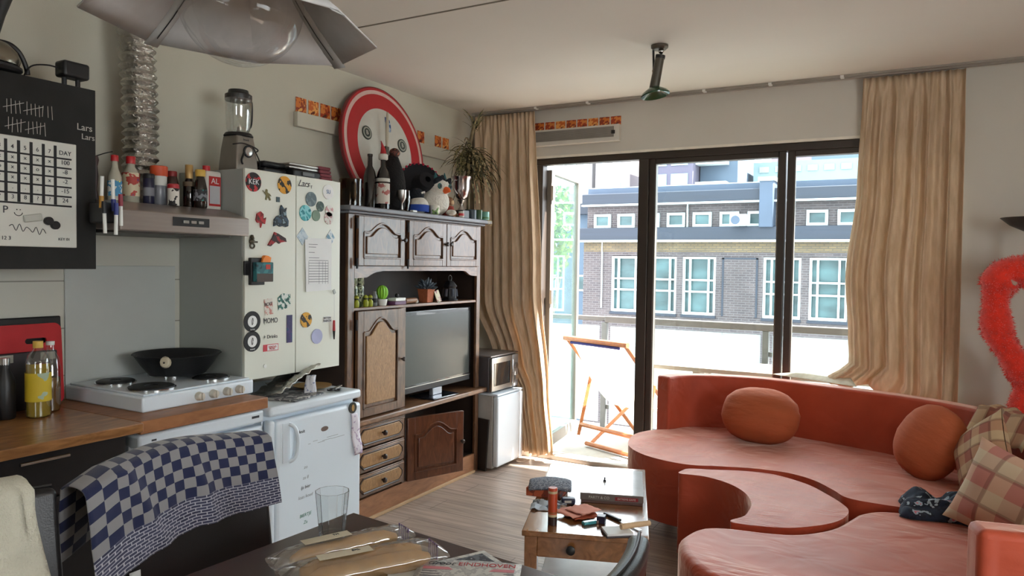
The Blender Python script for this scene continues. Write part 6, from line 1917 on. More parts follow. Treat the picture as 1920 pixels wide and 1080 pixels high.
tag(MB().box(-0.34, 0.0, -0.008, 0.008, 0, 0.375).build('leaning_board', mat('dark_board', (36, 28, 24), 0.5), bevel=0.003, loc=(-2.685, 4.475, 0.001), rot=(R(-1), R(3), 0)), 'dark brown board leaning between the wall unit and mini fridge', 'board')

# ================================================================ SOFA
def poly_smooth(pts, n=5):
    return [(p.x, p.y) for p in smooth_path([(x, y, 0) for x, y in pts], n, closed=True)]
def soft_block(name, pts, z0, z1, parent, m, r=0.035, crown=0.0, n=5):
    poly = poly_smooth(pts, n)
    b = MB()
    b.prism(poly, z0, z1, 'z')
    return b.build(name, m, parent, bevel=r, seg=5, angle=60)
SZ, SB = 0.46, 0.12
seat_front = [(-1.50, 4.30), (-1.48, 4.12), (-1.42, 3.97), (-1.31, 3.855), (-1.17, 3.79), (-1.02, 3.775), (-0.88, 3.83), (-0.71, 3.885), (-0.55, 3.895), (-0.42, 3.83), (-0.32, 3.71), (-0.25, 3.615), (-0.11, 3.595), (0.10, 3.605), (0.35, 3.60), (0.63, 3.57)]
inner_a = [(-1.365, 4.52), (-1.28, 4.66), (-1.07, 4.765), (-0.80, 4.79), (-0.50, 4.72), (-0.10, 4.595), (0.20, 4.43), (0.42, 4.15), (0.58, 3.85), (0.655, 3.58)]
inner_b = [(0.665, 3.535), (0.68, 3.25), (0.64, 2.95), (0.53, 2.68), (0.35, 2.50), (0.14, 2.435)]
def ribbon(path, off, z0, z1, name, parent, m):
    P = smooth_path([(x, y, 0) for x, y in path], 6)
    outer = []
    for i, p in enumerate(P):
        d = (P[min(i + 1, len(P) - 1)] - P[max(i - 1, 0)]).normalized()
        nrm = Vector((-d.y, d.x, 0))
        outer.append(p + nrm * off)
    poly = [(p.x, p.y) for p in P] + [(p.x, p.y) for p in outer[::-1]]
    # strip quads so that the long curved top bevels cleanly
    k = len(P)
    vs = [(p.x, p.y, z0) for p in P] + [(p.x, p.y, z0) for p in outer] + [(p.x, p.y, z1) for p in P] + [(p.x, p.y, z1) for p in outer]
    fs = []
    for i in range(k - 1):
        j = i + 1
        fs += [(i, j, k + j, k + i), (2 * k + i, 3 * k + i, 3 * k + j, 2 * k + j), (i, 2 * k + i, 2 * k + j, j), (k + i, k + j, 3 * k + j, 3 * k + i)]
    fs += [(0, k, 3 * k, 2 * k), (k - 1, 3 * k - 1, 4 * k - 1, 2 * k - 1)]
    fs[-1] = (k - 1, 3 * k - 1, 4 * k - 1, 2 * k - 1)
    fs[-1] = (k - 1, 2 * k - 1, 4 * k - 1, 3 * k - 1)
    return MB().add(vs, fs).build(name, m, parent, bevel=0.028, seg=4, angle=60)
sA = thing('sofa', 'curved terracotta corner sofa section along the window with high back', 'sofa', (0, 0, 0))
back_for_seat = [(x - 0.0, y) for x, y in inner_a]
pA = seat_front + [(0.645, 3.60)][:0] + [(x, y) for x, y in inner_a[::-1]][0:9] + [(-1.345, 4.545), (-1.44, 4.46)]
soft_block('seat', pA, SB, SZ, sA, M['sofa'])
ribbon(inner_a, 0.105, SB, 0.795, 'backrest', sA, M['sofa'])
for x, y in ((-1.25, 4.2), (-0.9, 4.6), (-0.2, 4.3), (0.4, 3.8)):
    MB().cyl((x, y, 0), (x, y, SB), 0.025, n=14).build('leg', M['black'], sA)
sB = thing('sofa', 'curved terracotta sofa section nearest the camera with rounded end', 'sofa', (0, 0, 0))
pB = [(-0.765, 2.70), (-0.765, 2.80), (-0.73, 2.90), (-0.64, 2.955), (-0.50, 2.985), (-0.385, 3.035), (-0.28, 3.17), (-0.225, 3.33), (-0.19, 3.43), (-0.10, 3.515), (0.10, 3.56), (0.35, 3.56), (0.64, 3.53), (0.66, 3.25), (0.62, 2.95), (0.51, 2.69), (0.33, 2.52), (0.14, 2.445), (-0.10, 2.32), (-0.35, 2.33), (-0.55, 2.42), (-0.69, 2.55)]
soft_block('seat', pB, SB, SZ, sB, M['sofa'])
ribbon(inner_b, 0.105, SB, 0.795, 'backrest', sB, M['sofa'])
for x, y in ((-0.55, 2.7), (0.4, 2.8), (0.4, 3.3), (-0.1, 2.6)):
    MB().cyl((x, y, 0), (x, y, SB), 0.025, n=14).build('leg', M['black'], sB)
ot = thing('ottoman', 'crescent shaped terracotta ottoman nested between the sofa sections', 'ottoman', (0, 0, 0))
pO = [(-1.02, 3.60), (-1.025, 3.66), (-1.0, 3.715), (-0.90, 3.755), (-0.88, 3.765), (-0.74, 3.825), (-0.60, 3.835), (-0.445, 3.755), (-0.345, 3.64), (-0.265, 3.52), (-0.232, 3.43), (-0.245, 3.31), (-0.30, 3.20), (-0.40, 3.095), (-0.50, 3.045), (-0.62, 3.02), (-0.645, 3.045), (-0.61, 3.12), (-0.605, 3.20), (-0.615, 3.31), (-0.67, 3.45), (-0.77, 3.56), (-0.90, 3.615)]
soft_block('seat_block', pO, 0.05, SZ - 0.003, ot, M['sofa'], r=0.022)
for x, y in ((-0.92, 3.68), (-0.35, 3.4)):
    MB().cyl((x, y, 0), (x, y, 0.05), 0.03, n=14).build('leg', M['black'], ot)

def cushion(name, label, loc, r, rot):
    t = thing(name, label, 'cushion', loc, rot=tuple(R(a) for a in rot))
    def fn(u, v):
        a, p = 2 * PI * u, PI * v
        d = Vector((math.sin(p) * math.cos(a), math.cos(p), math.sin(p) * math.sin(a)))
        k = 1 + 0.03 * noise.noise(Vector((d.x * 2, d.y * 2, d.z * 5)))
        e = 0.85
        sx = math.copysign(abs(d.x) ** e, d.x)
        sz = math.copysign(abs(d.z) ** e, d.z)
        return (sx * r[0] * k, d.y * r[1] * k, sz * r[2] * k)
    MB().sheet(fn, 48, 28, uv=False).build('cushion_body', M['cushion'], t, angle=180)
    return t
cushion('round_cushion', 'round orange cushion at the left against the sofa back', (-0.80, 4.50, SZ + 0.158), (0.225, 0.15, 0.165), (-14, 0, -6))
cushion('round_cushion', 'round orange cushion standing in the right corner of sofa', (0.075, 4.20, SZ + 0.175), (0.165, 0.11, 0.190), (-16, 22, -42))

def pillow(name, label, loc, rot, w_, h_, th, m):
    t = thing(name, label, 'pillow', loc, rot=tuple(R(a) for a in rot))
    def surf(s):
        def fn(u, v):
            a, c_ = 2 * u - 1, 2 * v - 1
            pinch = 1 - 0.10 * (1 - abs(a) ** 2) * abs(c_) ** 3
            pin2 = 1 - 0.10 * (1 - abs(c_) ** 2) * abs(a) ** 3
            z = th * ((1 - abs(a) ** 2.4) * (1 - abs(c_) ** 2.4)) ** 0.6
            z *= 1 + 0.18 * noise.noise(Vector((a * 1.6, c_ * 1.6, s * 3.0)))
            return (a * w_ / 2 * pin2, s * (z + 0.002), c_ * h_ / 2 * pinch)
        return fn
    b = MB()
    b.sheet(surf(-1), 26, 26)
    b.sheet(surf(1), 26, 26)
    b.build('pillow_cover', m, t, angle=180)
    return t
plaid1 = plaid_mat('brown_plaid', (150, 92, 74), (186, 152, 116), (196, 182, 144), 7.0)
plaid2 = plaid_mat('rose_plaid', (176, 116, 104), (200, 172, 142), (190, 186, 156), 5.5)
pillow('plaid_pillow', 'brown plaid pillow wedged behind the rosy one in sofa corner', (0.285, 3.98, SZ + 0.175), (-20, -38, -50), 0.34, 0.36, 0.07, plaid1)
pillow('plaid_pillow', 'rose and cream plaid pillow nearest camera at the right', (0.335, 3.36, SZ + 0.16), (-20, 12, -38), 0.40, 0.36, 0.08, plaid2)
t = thing('plaid_blanket', 'crumpled brown plaid throw hanging over the sofa back corner', 'blanket', (0.44, 4.20, 0.80))
def thr(u, v):
    a, c_ = u - 0.5, v - 0.5
    return (a * 0.26 + 0.02 * math.sin(v * 11), c_ * 0.34, 0.024 + 0.025 * abs(noise.noise(Vector((u * 4, v * 5, 2)))) - 0.5 * max(0, abs(a + 0.05) - 0.16))
MB().sheet(thr, 24, 28).build('throw', plaid1, t, solid=0.004, rot=(0, 0, R(35)))
t = thing('dark_blanket', 'crumpled navy cloth with white and pink pattern on sofa seat', 'blanket', (0.150, 3.59, SZ))
def nav(u, v):
    a, c_ = 2 * u - 1, 2 * v - 1
    e = max(0, 1 - abs(a) ** 3) * max(0, 1 - abs(c_) ** 3)
    h = 0.085 * e ** 0.5 * (0.75 + 0.7 * noise.noise(Vector((u * 4, v * 4, 5)))) 
    wob = 0.03 * noise.noise(Vector((u * 3, v * 3, 9)))
    return (a * 0.19 + wob, c_ * 0.14 + wob, 0.004 + max(0, h) + 0.012 * e * noise.noise(Vector((u * 14, v * 14, 1))))
MB().sheet(nav, 44, 40).build('crumpled_cloth', spots_mat('navy_pattern', (28, 38, 56), [(22, 26, 40), (150, 164, 176), (190, 110, 120)], 26, 0.5, 0.9), t, angle=180, solid=0.003)

# floor lamp and red fluffy plush behind the sofa corner
fl = thing('floor_lamp', 'black uplighter floor lamp behind the sofa corner', 'lamp', (0.53, 4.72, 0))
MB().lathe([(0.14, 0), (0.14, 0.015), (0.02, 0.03)], 32).build('base', M['black'], fl)
MB().cyl((0, 0, 0.02), (0, 0, 1.74), 0.012, n=14).build('pole', mat('aubergine_pole', (74, 52, 66), 0.4), fl)
MB().lathe([(0.015, 1.70), (0.05, 1.715), (0.11, 1.745), (0.155, 1.785), (0.150, 1.785), (0.105, 1.752), (0.04, 1.725), (0.001, 1.722)], 40, cap=False).build('lamp_shade', M['black'], fl)
fr_ = thing('fluffy_plush', 'bright red shaggy plush limb hooked on the floor lamp pole', 'plush toy', (0.42, 4.58, 1.1))
path = smooth_path([(0.13, 0.03, 0.38), (0.06, 0.0, 0.405), (-0.02, 0.0, 0.39), (-0.055, 0.0, 0.31), (-0.06, 0.0, 0.20), (-0.045, 0.0, 0.08), (0.01, 0.0, -0.03), (0.07, 0.02, -0.12), (0.095, 0.03, -0.20), (0.085, 0.03, -0.32), (0.075, 0.03, -0.42)], 6)
rad = [0.062] * len(path)
for i in range(len(path)):
    rad[i] = 0.078 + 0.010 * math.sin(i * 0.5) + (0.014 if i < 18 else 0)
rad[0] = 0.05
rad[-1] = 0.03
redf = mat('red_fur', (224, 48, 28), 0.95, var=0.15, nscale=30, sheen=0.6)
MB().tube(path, [r * 0.86 for r in rad], 18).build('limb', redf, fr_)
random.seed(5)
b = MB()
for i in range(5200):
    k = random.randrange(1, len(path) - 1)
    p = path[k].lerp(path[k + 1], random.random())
    tdir = (path[k + 1] - path[k - 1]).normalized()
    v_ = Vector((random.gauss(0, 1), random.gauss(0, 1), random.gauss(0, 1)))
    v_ = (v_ - tdir * v_.dot(tdir)).normalized()
    s = p + v_ * rad[k] * 0.8
    tip = s + (v_ + Vector((random.uniform(-.7, .7), random.uniform(-.7, .7), random.uniform(-.9, .5)))).normalized() * random.uniform(0.012, 0.026)
    q = v_.cross(Vector((random.uniform(-1, 1), random.uniform(-1, 1), random.uniform(-1, 1)))).normalized() * 0.0028
    n0 = len(b.v)
    b.v += [s - q, s + q, tip]
    b.f.append([n0, n0 + 1, n0 + 2])
b.build('fur', redf, fr_, smooth=False, fix=False)
MB().cbox((0.0, -0.068, 0.345), (0.05, 0.012, 0.02), (0.2, 0.5, 0)).build('palm_patch', mat('beige_patch', (190, 160, 146), 0.9), fr_, bevel=0.005)

# ================================================================ COFFEE TABLE
ct = thing('coffee_table', 'varnished pine coffee table with a front drawer knob', 'coffee table', (-1.33, 2.52, 0), R(19.6))
TW, TL = 0.475, 0.97
MB().box(-0.01, TW + 0.01, -0.01, TL, 0.428, 0.45).build('tabletop', M['pine'], ct, bevel=0.004)
for x in (0.0, TW - 0.05):
    for y in (0.0, TL - 0.06):
        MB().box(x, x + 0.05, y, y + 0.05, 0, 0.428).build('leg', M['pine'], ct, bevel=0.003)
MB().box(0.05, TW - 0.05, 0.004, 0.024, 0.345, 0.428).build('drawer_front', M['pine'], ct, bevel=0.003)
MB().box(0.004, 0.024, 0.05, TL - 0.06, 0.345, 0.428).build('apron', M['pine'], ct)
MB().box(TW - 0.024, TW - 0.004, 0.05, TL - 0.06, 0.345, 0.428).build('apron', M['pine'], ct)
MB().box(0.03, TW - 0.03, 0.03, TL - 0.04, 0.13, 0.148).build('lower_shelf', mat('white_shelf', (216, 220, 222), 0.4), ct, bevel=0.003)
MB().lathe([(0.006, 0), (0.006, 0.01), (0.017, 0.016), (0.018, 0.026), (0.008, 0.032)], 18, mtx=Matrix.Translation((0.185, 0.004, 0.388)) @ Matrix.Rotation(R(90), 4, 'X')).build('knob', M['black'], ct)
CZT = 0.4505
gb = thing('board_game', 'white topped board game box on the coffee table', 'game box', (-1.275, 2.945, CZT), R(19.6))
MB().box(0, 0.27, 0, 0.39, 0, 0.040).build('box_base', mat('game_side', (96, 74, 70), 0.5), gb, bevel=0.002)
MB().box(-0.003, 0.273, -0.003, 0.393, 0.012, 0.043).build('box_lid', mat('game_lid_side', (104, 96, 92), 0.4), gb, bevel=0.002)
MB().box(0.0, 0.27, 0.0, 0.39, 0.0431, 0.0445).build('lid_print', mat('game_top', (226, 230, 232), 0.15, coat=1.0), gb)
MB().box(0.15, 0.25, -0.0045, -0.0035, 0.018, 0.034).build('red_panel', mat('maroon_panel', (132, 40, 46), 0.5), gb)
text('lettering', 'PARTY & CO', 0.016, M['signwhite'], gb, (0.08, -0.0045, 0.027), FY)
text('lettering', 'EXTREME GAME', 0.011, M['signwhite'], gb, (0.20, -0.0050, 0.026), FY)
MB().cyl((0.09, 0.22, 0.0445), (0.09, 0.22, 0.052), 0.008, n=12).build('sticker_mark', M['tape'], gb) if False else None
t = thing('game_token', 'tiny black pawn standing on the game box lid', 'token', (-1.275 + 0.03, 3.15, CZT + 0.0455))
MB().lathe([(0.007, 0), (0.007, 0.004), (0.003, 0.010), (0.005, 0.016), (0.001, 0.02)], 12).build('pawn', M['tape'], t)
t = thing('charger', 'navy charger plug lying against the game box corner', 'charger', (-1.315, 2.90, CZT), R(30))
MB().box(-0.03, 0.03, -0.018, 0.018, 0, 0.026).build('case', mat('navy_plug', (40, 44, 66), 0.4), t, bevel=0.006)
MB().box(-0.018, 0.012, -0.0195, -0.0185, 0.008, 0.018).build('display', M['signwhite'], t)
t = thing('biscuit_box', 'low orange cardboard box under the grey pot holder', 'box', (-1.455, 2.97, CZT), R(8))
MB().box(-0.08, 0.08, -0.06, 0.07, 0, 0.038).build('box_body', spots_mat('orange_carton', (176, 84, 52), [(120, 50, 34), (70, 50, 50)], 14, 0.52), t, bevel=0.003)
t = thing('pot_holder', 'grey speckled knitted pot holder lying on the orange box', 'pot holder', (-1.445, 2.985, CZT + 0.039), R(25))
def ph_(u, v):
    a, c_ = 2 * u - 1, 2 * v - 1
    return (a * 0.095, c_ * 0.085 * (1 - 0.15 * a * a), 0.020 - 0.012 * (a * a + c_ * c_) + 0.003 * noise.noise(Vector((u * 5, v * 5, 0))))
MB().sheet(ph_, 16, 16, uv=False).build('knitted_cloth', spots_mat('grey_speckle', (96, 100, 112), [(140, 144, 152), (64, 66, 78)], 90, 0.5, 0.95), t, solid=0.012)
t = thing('snack_tube', 'slim orange tube can with dark foot at table front left', 'tube', (-1.262, 2.632, CZT))
MB().lathe([(0.0185, 0), (0.0185, 0.146), (0.017, 0.15)], 24).build('tube_body', mat('orange_tube', (176, 66, 30), 0.4), t)
MB().lathe([(0.0189, 0.0), (0.0189, 0.034)], 24, cap=False).build('dark_foot', mat('dark_foot', (44, 26, 24), 0.4), t)
for z in (0.034, 0.128):
    MB().lathe([(0.0190, z), (0.0190, z + 0.010)], 24, cap=False).build('pale_band', mat('pale_band', (196, 176, 140), 0.5) if z < 0.1 else bpy.data.materials['pale_band'], t)
MB().lathe([(0.0191, 0.05), (0.0191, 0.052)], 24, cap=False).build('green_line', mat('green_line', (90, 110, 60), 0.5), t)
random.seed(9)
nm = mat('salmon_napkin', (206, 140, 122), 0.9)
nm2 = mat('rust_napkin', (168, 78, 50), 0.9)
nsp = [(-1.215, 2.80, 10, nm), (-1.19, 2.775, 48, nm2), (-1.235, 2.76, -20, nm), (-1.20, 2.80, 70, nm)]
nlab = ['lowest salmon napkin in the loose pile behind the orange tube', 'rust coloured napkin crumpled within the salmon pile', 'salmon napkin turned left in the loose pile', 'topmost salmon napkin of the loose pile on coffee table']
for i, (x, y, a, m_) in enumerate(nsp):
    o = MB().sheet((lambda s: (lambda u, v: ((u - 0.5) * 0.115, (v - 0.5) * 0.10, 0.002 + 0.012 * abs(noise.noise(Vector((u * 3, v * 3, s)))))))(i), 10, 10, uv=False).build('napkin', m_, solid=0.0012, loc=(x, y, CZT + 0.0005 + i * 0.0065), rot=(0, 0, R(a)))
    tag(o, nlab[i], 'napkin', 'napkins on the coffee table')
t = thing('folded_cloth', 'crumpled pale blue grey cloth behind the orange tube', 'cloth', (-1.37, 2.82, CZT), R(20))
MB().sheet(lambda u, v: ((u - 0.5) * 0.15, (v - 0.5) * 0.13, 0.002 + 0.022 * abs(noise.noise(Vector((u * 4, v * 4, 7))))), 16, 16, uv=False).build('cloth_sheet', spots_mat('blue_grey_cloth', (176, 186, 196), [(96, 104, 116), (150, 120, 100)], 22, 0.52, 0.9), t, solid=0.002)
t = thing('lighter', 'teal lighter lying tilted at the front of coffee table', 'lighter', (-1.135, 2.71, CZT), R(-35))
MB().box(-0.012, 0.012, -0.03, 0.03, 0, 0.014).build('lighter_body', mat('teal_plastic', (60, 140, 150), 0.25), t, bevel=0.004)
MB().box(-0.011, 0.011, 0.03, 0.042, 0.001, 0.013).build('metal_top', M['silver'], t)
t = thing('card_deck', 'small black box standing beside the teal lighter', 'box', (-1.10, 2.755, CZT), R(12))
MB().box(-0.017, 0.017, -0.018, 0.018, 0, 0.03).build('box_body', mat('dark_navy_box', (34, 30, 52), 0.4), t, bevel=0.002)
t = thing('bread_knife', 'long knife with dark handle lying across coffee table', 'knife', (-1.035, 2.80, CZT), R(-28))
MB().box(-0.10, 0.0, -0.008, 0.008, 0.0, 0.012).build('grip', M['black'], t, bevel=0.003)
MB().box(0.0, 0.12, -0.008, 0.008, 0.003, 0.005).build('blade', M['silver'], t)
t = thing('notebook', 'small open notebook with dark spine at the table corner', 'notebook', (-0.995, 2.665, CZT), R(38))
MB().box(-0.055, 0.055, -0.04, 0.05, 0, 0.008).build('cover', mat('dark_cover', (54, 46, 52), 0.5), t, bevel=0.002)
MB().box(-0.052, 0.052, -0.036, 0.048, 0.008, 0.016).build('pages', M['paper'], t)
t = thing('paper_roll', 'pale rolled paper lying over the right corner of coffee table', 'paper roll', (-0.95, 2.715, CZT + 0.012), R(50))
MB().cyl((-0.055, 0, 0.018), (0.075, 0, 0.018), 0.012, 0.010, n=12).build('roll', mat('buff_paper', (206, 176, 140), 0.8), t)

# ================================================================ DINING TABLE AND CHAIRS
dt = thing('dining_table', 'dark brown dining table in the foreground', 'table', (-1.08, 1.0, 0), R(0))
pA_ = [(-1.455, 1.66), (-0.725, 1.575), (-0.80, 0.30), (-1.56, 0.38)]
b = MB()
b.prism([(x + 1.08, y - 1.0) for x, y in pA_], 0.718, 0.75, 'z')
b.build('tabletop', M['table'], dt, bevel=0.004)
for x, y in ((-1.43, 1.60), (-0.79, 1.53), (-0.83, 0.36), (-1.50, 0.43)):
    MB().box(x + 1.08 - 0.03, x + 1.08 + 0.03, y - 1 - 0.03, y - 1 + 0.03, 0, 0.717).build('leg', M['table'], dt, bevel=0.003)

def make_chair(label, loc, rz, width=0.48):
    t = thing('dining_chair', label, 'chair', loc, rz)
    hw = width / 2
    # back slab, curved a little, leaning backwards; the chair faces +X
    def slab(off):
        def fn(u, v):
            y = (u * 2 - 1) * hw
            z = 0.40 + 0.55 * v
            x = -0.02 - 0.12 * v + 0.05 * (u * 2 - 1) ** 2 * v
            return (x + off, y, z)
        return fn
    b = MB()
    NU, NV = 14, 10
    k = (NU + 1) * (NV + 1)
    for off in (0.0, -0.048):
        f = slab(off)
        for j in range(NV + 1):
            for i in range(NU + 1):
                b.v.append(Vector(f(i / NU, j / NV)))
    for j in range(NV):
        for i in range(NU):
            a = j * (NU + 1) + i
            b.f.append([a, a + 1, a + NU + 2, a + NU + 1])
            b.f.append([k + a, k + a + NU + 1, k + a + NU + 2, k + a + 1])
    def edge(i0, i1):
        b.f.append([i0, i1, k + i1, k + i0])
    for i in range(NU):
        edge(i, i + 1)
        a = NV * (NU + 1) + i
        edge(a, a + 1)
    for j in range(NV):
        edge(j * (NU + 1), (j + 1) * (NU + 1))
        edge(j * (NU + 1) + NU, (j + 1) * (NU + 1) + NU)
    bk = b.build('backrest', M['leather'], t, bevel=0.016, seg=4, angle=60)
    se = MB()
    se.tube([(-0.02 - 0.12 + 0.05 * (a * a) - 0.024, a * hw * 0.985, 0.952) for a in [i / 7 - 1 for i in range(15)]], 0.0035, 6)
    se.build('seam', M['leather'], bk)
    MB().box(-0.02, 0.43, -hw + 0.015, hw - 0.015, 0.40, 0.47).build('seat', M['leather'], t, bevel=0.02, seg=4)
    for x, y in ((0.0, -hw + 0.05), (0.0, hw - 0.05), (0.39, -hw + 0.05), (0.39, hw - 0.05)):
        MB().box(x - 0.02, x + 0.02, y - 0.02, y + 0.02, 0, 0.40).build('leg', mat('chair_leg_wood', (40, 26, 20), 0.4) if 'chair_leg_wood' not in bpy.data.materials else bpy.data.materials['chair_leg_wood'], t, bevel=0.003)
    return t
ch1 = make_chair('black leather dining chair draped with the blue checked towel', (-1.655, 1.335, 0), R(0), 0.50)
ch2 = copy_tree(ch1, (-1.69, 0.735, 0), R(0), label='black leather dining chair with cream towel at the left edge')
ch3 = copy_tree(ch1, (-0.60, 1.185, 0), R(176), label='black leather dining chair at right bottom near the coffee table')
ch3.location.x = -0.615

# checked towel over the first chair back
tw = thing('checked_towel', 'blue and grey checked kitchen towel hanging over the chair back', 'towel', (-1.79, 1.335, 0.95))
def towel(u, v):
    # arc length along the drape: 0 .. 0.30 behind, then over the top, then down in front
    Lf = 0.195 + 0.045 * (1 - u)
    Lb = 0.20
    s = v * (Lb + 0.075 + Lf)
    y = -0.285 + 0.550 * u
    edge = 0.05 * (2 * u - 1) ** 2
    wob = noise.noise(Vector((u * 5, v * 3, 1.7)))
    if s < Lb:
        x, z = -0.068 - 0.01, -(Lb - s) + 0.008
        x += -0.03 * (1 - s / Lb) * (1 + wob)
    elif s < Lb + 0.075:
        a = (s - Lb) / 0.075 * PI
        x, z = -0.024 - 0.046 * math.cos(a) - 0.005, 0.008 + 0.014 * math.sin(a)
    else:
        q = s - Lb - 0.075
        x, z = 0.022 + 0.12 / 0.55 * q + 0.014 * abs(noise.noise(Vector((u * 7, v * 2.5, 0.2)))) * min(1, q * 8), 0.008 - q
        fold = math.exp(-((u - 0.52 - 0.35 * q) / 0.05) ** 2) * 0.022 * min(1, q * 10)
        x += fold + 0.012 * math.exp(-((u - 0.15 - 0.8 * q) / 0.05) ** 2)
    # the left edge droops outwards past the chair side
    lf = max(0.0, (0.10 - u) / 0.10)
    y -= 0.03 * lf
    z -= 0.025 * lf + 0.01 * math.cos(u * PI * 2) 
    return (x + edge - 0.045 + 0.03, y + 0.006 * wob, z + 0.004)
MB().sheet(towel, 70, 70).build('towel_cloth', towel_mat(), tw, solid=0.004, angle=180)
MB().sheet(lambda u, v: (0.075 + 0.004 * v, -0.215 + 0.030 * u, -0.245 - 0.05 * v), 3, 4, uv=False).build('care_label', M['paper'], tw, solid=0.001)
tw2 = thing('cream_towel', 'cream fluffy towel hanging over the chair at left edge', 'towel', (-1.83, 0.735, 0.955))
def towel2(u, v):
    s = v * 0.72
    y = -0.20 + 0.40 * u + (0.012 * math.sin(v * 9) if u > 0.9 else 0)
    n_ = noise.noise(Vector((u * 6, v * 4, 3)))
    if s < 0.25:
        x, z = -0.075, -(0.25 - s)
    elif s < 0.32:
        a = (s - 0.25) / 0.07 * PI
        x, z = -0.03 - 0.045 * math.cos(a), 0.016 * math.sin(a)
    else:
        q = s - 0.32
        x, z = 0.03 + 0.12 / 0.55 * q + 0.02 * abs(n_), -q
    return (x + 0.02, y, z + 0.008 + 0.006 * n_)
MB().sheet(towel2, 40, 60, uv=False).build('towel_cloth', mat('cream_terry', (206, 202, 184), 0.98, bump=0.6, bscale=220), tw2, solid=0.010, angle=180)

# drinking glass
DZ = 0.7505
t = thing('drinking_glass', 'clear tapered drinking glass standing on the dark table', 'glass', (-1.325, 1.428, DZ))
pr = [(0.001, 0.0), (0.027, 0.0), (0.0295, 0.003), (0.034, 0.04), (0.0445, 0.148), (0.0425, 0.148), (0.032, 0.04), (0.027, 0.014), (0.001, 0.012)]
MB().lathe(pr, 12, cap=False).build('glass_body', glass('clear_glass', (250, 252, 252)), t, angle=20)
for z, r in ((0.018, 0.0315), (0.026, 0.0325), (0.034, 0.0335)):
    MB().lathe([(r, z), (r + 0.0008, z + 0.001), (r, z + 0.002)], 24, cap=False).build('ring', M['thin'], t)
# bread bags
bagm = pane_glass('bag_plastic', (0.95, 0.95, 0.95), 0.35, haze=0.22, hcol=(220, 215, 205))
crust = mat('bread_crust', (196, 150, 86), 0.8, var=0.18, nscale=18, bump=0.3, bscale=40)
def bread_bag(label, x, y, ang, L, n, lab):
    t = thing('bread_bag', label, 'bread bag', (x, y, DZ), R(ang))
    for i in range(n):
        yy = (i - (n - 1) / 2) * 0.052
        k0, k1 = -L / 2 + 0.04, L / 2 - 0.03
        q = 9
        pts = [(k0 + (k1 - k0) * j / q, yy + 0.003 * math.sin(j * 1.3 + i), 0.0255) for j in range(q + 1)]
        rr = [0.010] + [0.0235] + [0.025] * (q - 3) + [0.0235] + [0.010]
        bb = MB().tube(pts, rr, 16).build('baguette', crust, t, angle=80)
    def bag(u, v):
        a = 2 * PI * v
        xx = (u - 0.5) * L * 1.06
        e = 1 - abs(2 * u - 1) ** 6 * 0.72
        wy = (0.026 * n + 0.012)
        yy = wy * math.cos(a) * (1 + 0.05 * noise.noise(Vector((u * 8, v * 5, 1))))
        zz = 0.030 + 0.0295 * math.sin(a) * e * (1 + 0.16 * noise.noise(Vector((u * 16, v * 9, 4))))
        return (xx, yy, max(0.001, zz))
    MB().sheet(bag, 60, 30, uv=False).build('plastic_bag', bagm, t, angle=40)
    b = MB()
    b.box(-L * 0.30, L * 0.05, -0.012, 0.022, 0.0615, 0.0620)
    b.build('paper_label', mat('bag_label', (206, 196, 172), 0.7) if 'bag_label' not in bpy.data.materials else bpy.data.materials['bag_label'], t)
    text('lettering', lab, 0.012, M['ink'], t, (-L * 0.05, 0.010, 0.0625), (0, 0, 0))
    for q in range(5):
        MB().box(L * 0.478, L * 0.482, -0.03 + q * 0.012, -0.024 + q * 0.012, 0.012, 0.05).build('zip_stripe', mat('violet_stripe', (96, 70, 130), 0.5) if 'violet_stripe' not in bpy.data.materials else bpy.data.materials['violet_stripe'], t)
    return t
bread_bag('clear bag of rolls nearest the drinking glass', -1.245, 1.385, 66, 0.35, 1, 'TM')
bread_bag('clear bag of two baguettes in front of the other bag', -1.135, 1.335, 60, 0.37, 2, 'EXL')
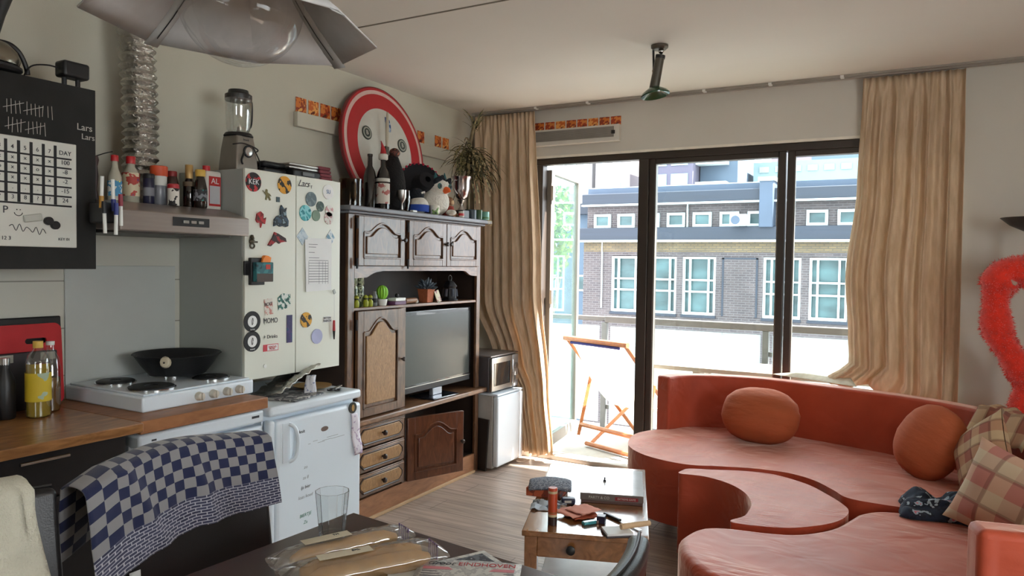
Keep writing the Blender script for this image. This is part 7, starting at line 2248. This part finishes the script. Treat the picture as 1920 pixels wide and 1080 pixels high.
# newspapers
nwp = spots_mat('newsprint', (206, 206, 202), [(176, 176, 176), (190, 190, 188)], 60, 0.5, 0.9)
t = thing('newspaper', 'folded newspaper with a red masthead at the table edge', 'newspaper', (-0.905, 1.425, DZ + 0.006), R(24))
MB().sheet(lambda u, v: ((u - 0.5) * 0.25, (v - 0.5) * 0.17, 0.003 + 0.004 * math.sin(u * 3) + 0.004 * v), 10, 8, uv=False).build('pages', nwp, t, solid=0.004)
redink = mat('masthead_red', (176, 52, 60), 0.7)
text('masthead', 'EINDHOVEN', 0.026, redink, t, (0.042, 0.062, 0.0125), (0, 0, 0), ext=0.0004, sx=0.95)
text('masthead', 'Groot', 0.026, M['ink'], t, (-0.072, 0.063, 0.0120), (0, 0, 0), ext=0.0004, shear=0.4)
MB().box(-0.11, 0.11, 0.030, 0.045, 0.0108, 0.0112).build('headline', mat('pink_headline', (206, 130, 140), 0.7), t)
b = MB()
for i in range(7):
    b.box(-0.11, 0.11, 0.02 - i * 0.013, 0.024 - i * 0.013, 0.0092, 0.0098)
b.build('text_lines', mat('news_text', (120, 120, 124), 0.8), t)
t = thing('newspaper', 'newspaper with a grey photograph under the red masthead one', 'newspaper', (-0.955, 1.475, DZ), R(62))
MB().box(-0.10, 0.11, -0.08, 0.07, 0, 0.004).build('pages', nwp, t)
MB().box(0.0, 0.095, -0.06, 0.055, 0.0041, 0.0046).build('photo', spots_mat('news_photo', (90, 96, 104), [(40, 44, 52), (150, 154, 160)], 40, 0.48), t)
t = thing('plastic_plate', 'white plate edge beside the newspaper', 'plate', (-1.015, 1.375, DZ), 0)
MB().lathe([(0.035, 0.0), (0.045, 0.001), (0.065, 0.008), (0.066, 0.010), (0.045, 0.004), (0.001, 0.003)], 32, cap=False).build('plate_body', M['white'], t)
# crumbs on the table
cr_ = MB()
for i in range(26):
    x, y = random.uniform(-1.42, -1.2), random.uniform(1.28, 1.6)
    cr_.ball((x, y, DZ + 0.0015), random.uniform(0.0008, 0.002), 6, k=4)
tag(cr_.build('crumbs', mat('crumb', (200, 190, 170), 0.8)), 'scattered pale bread crumbs around the drinking glass', 'crumbs', kind='stuff')
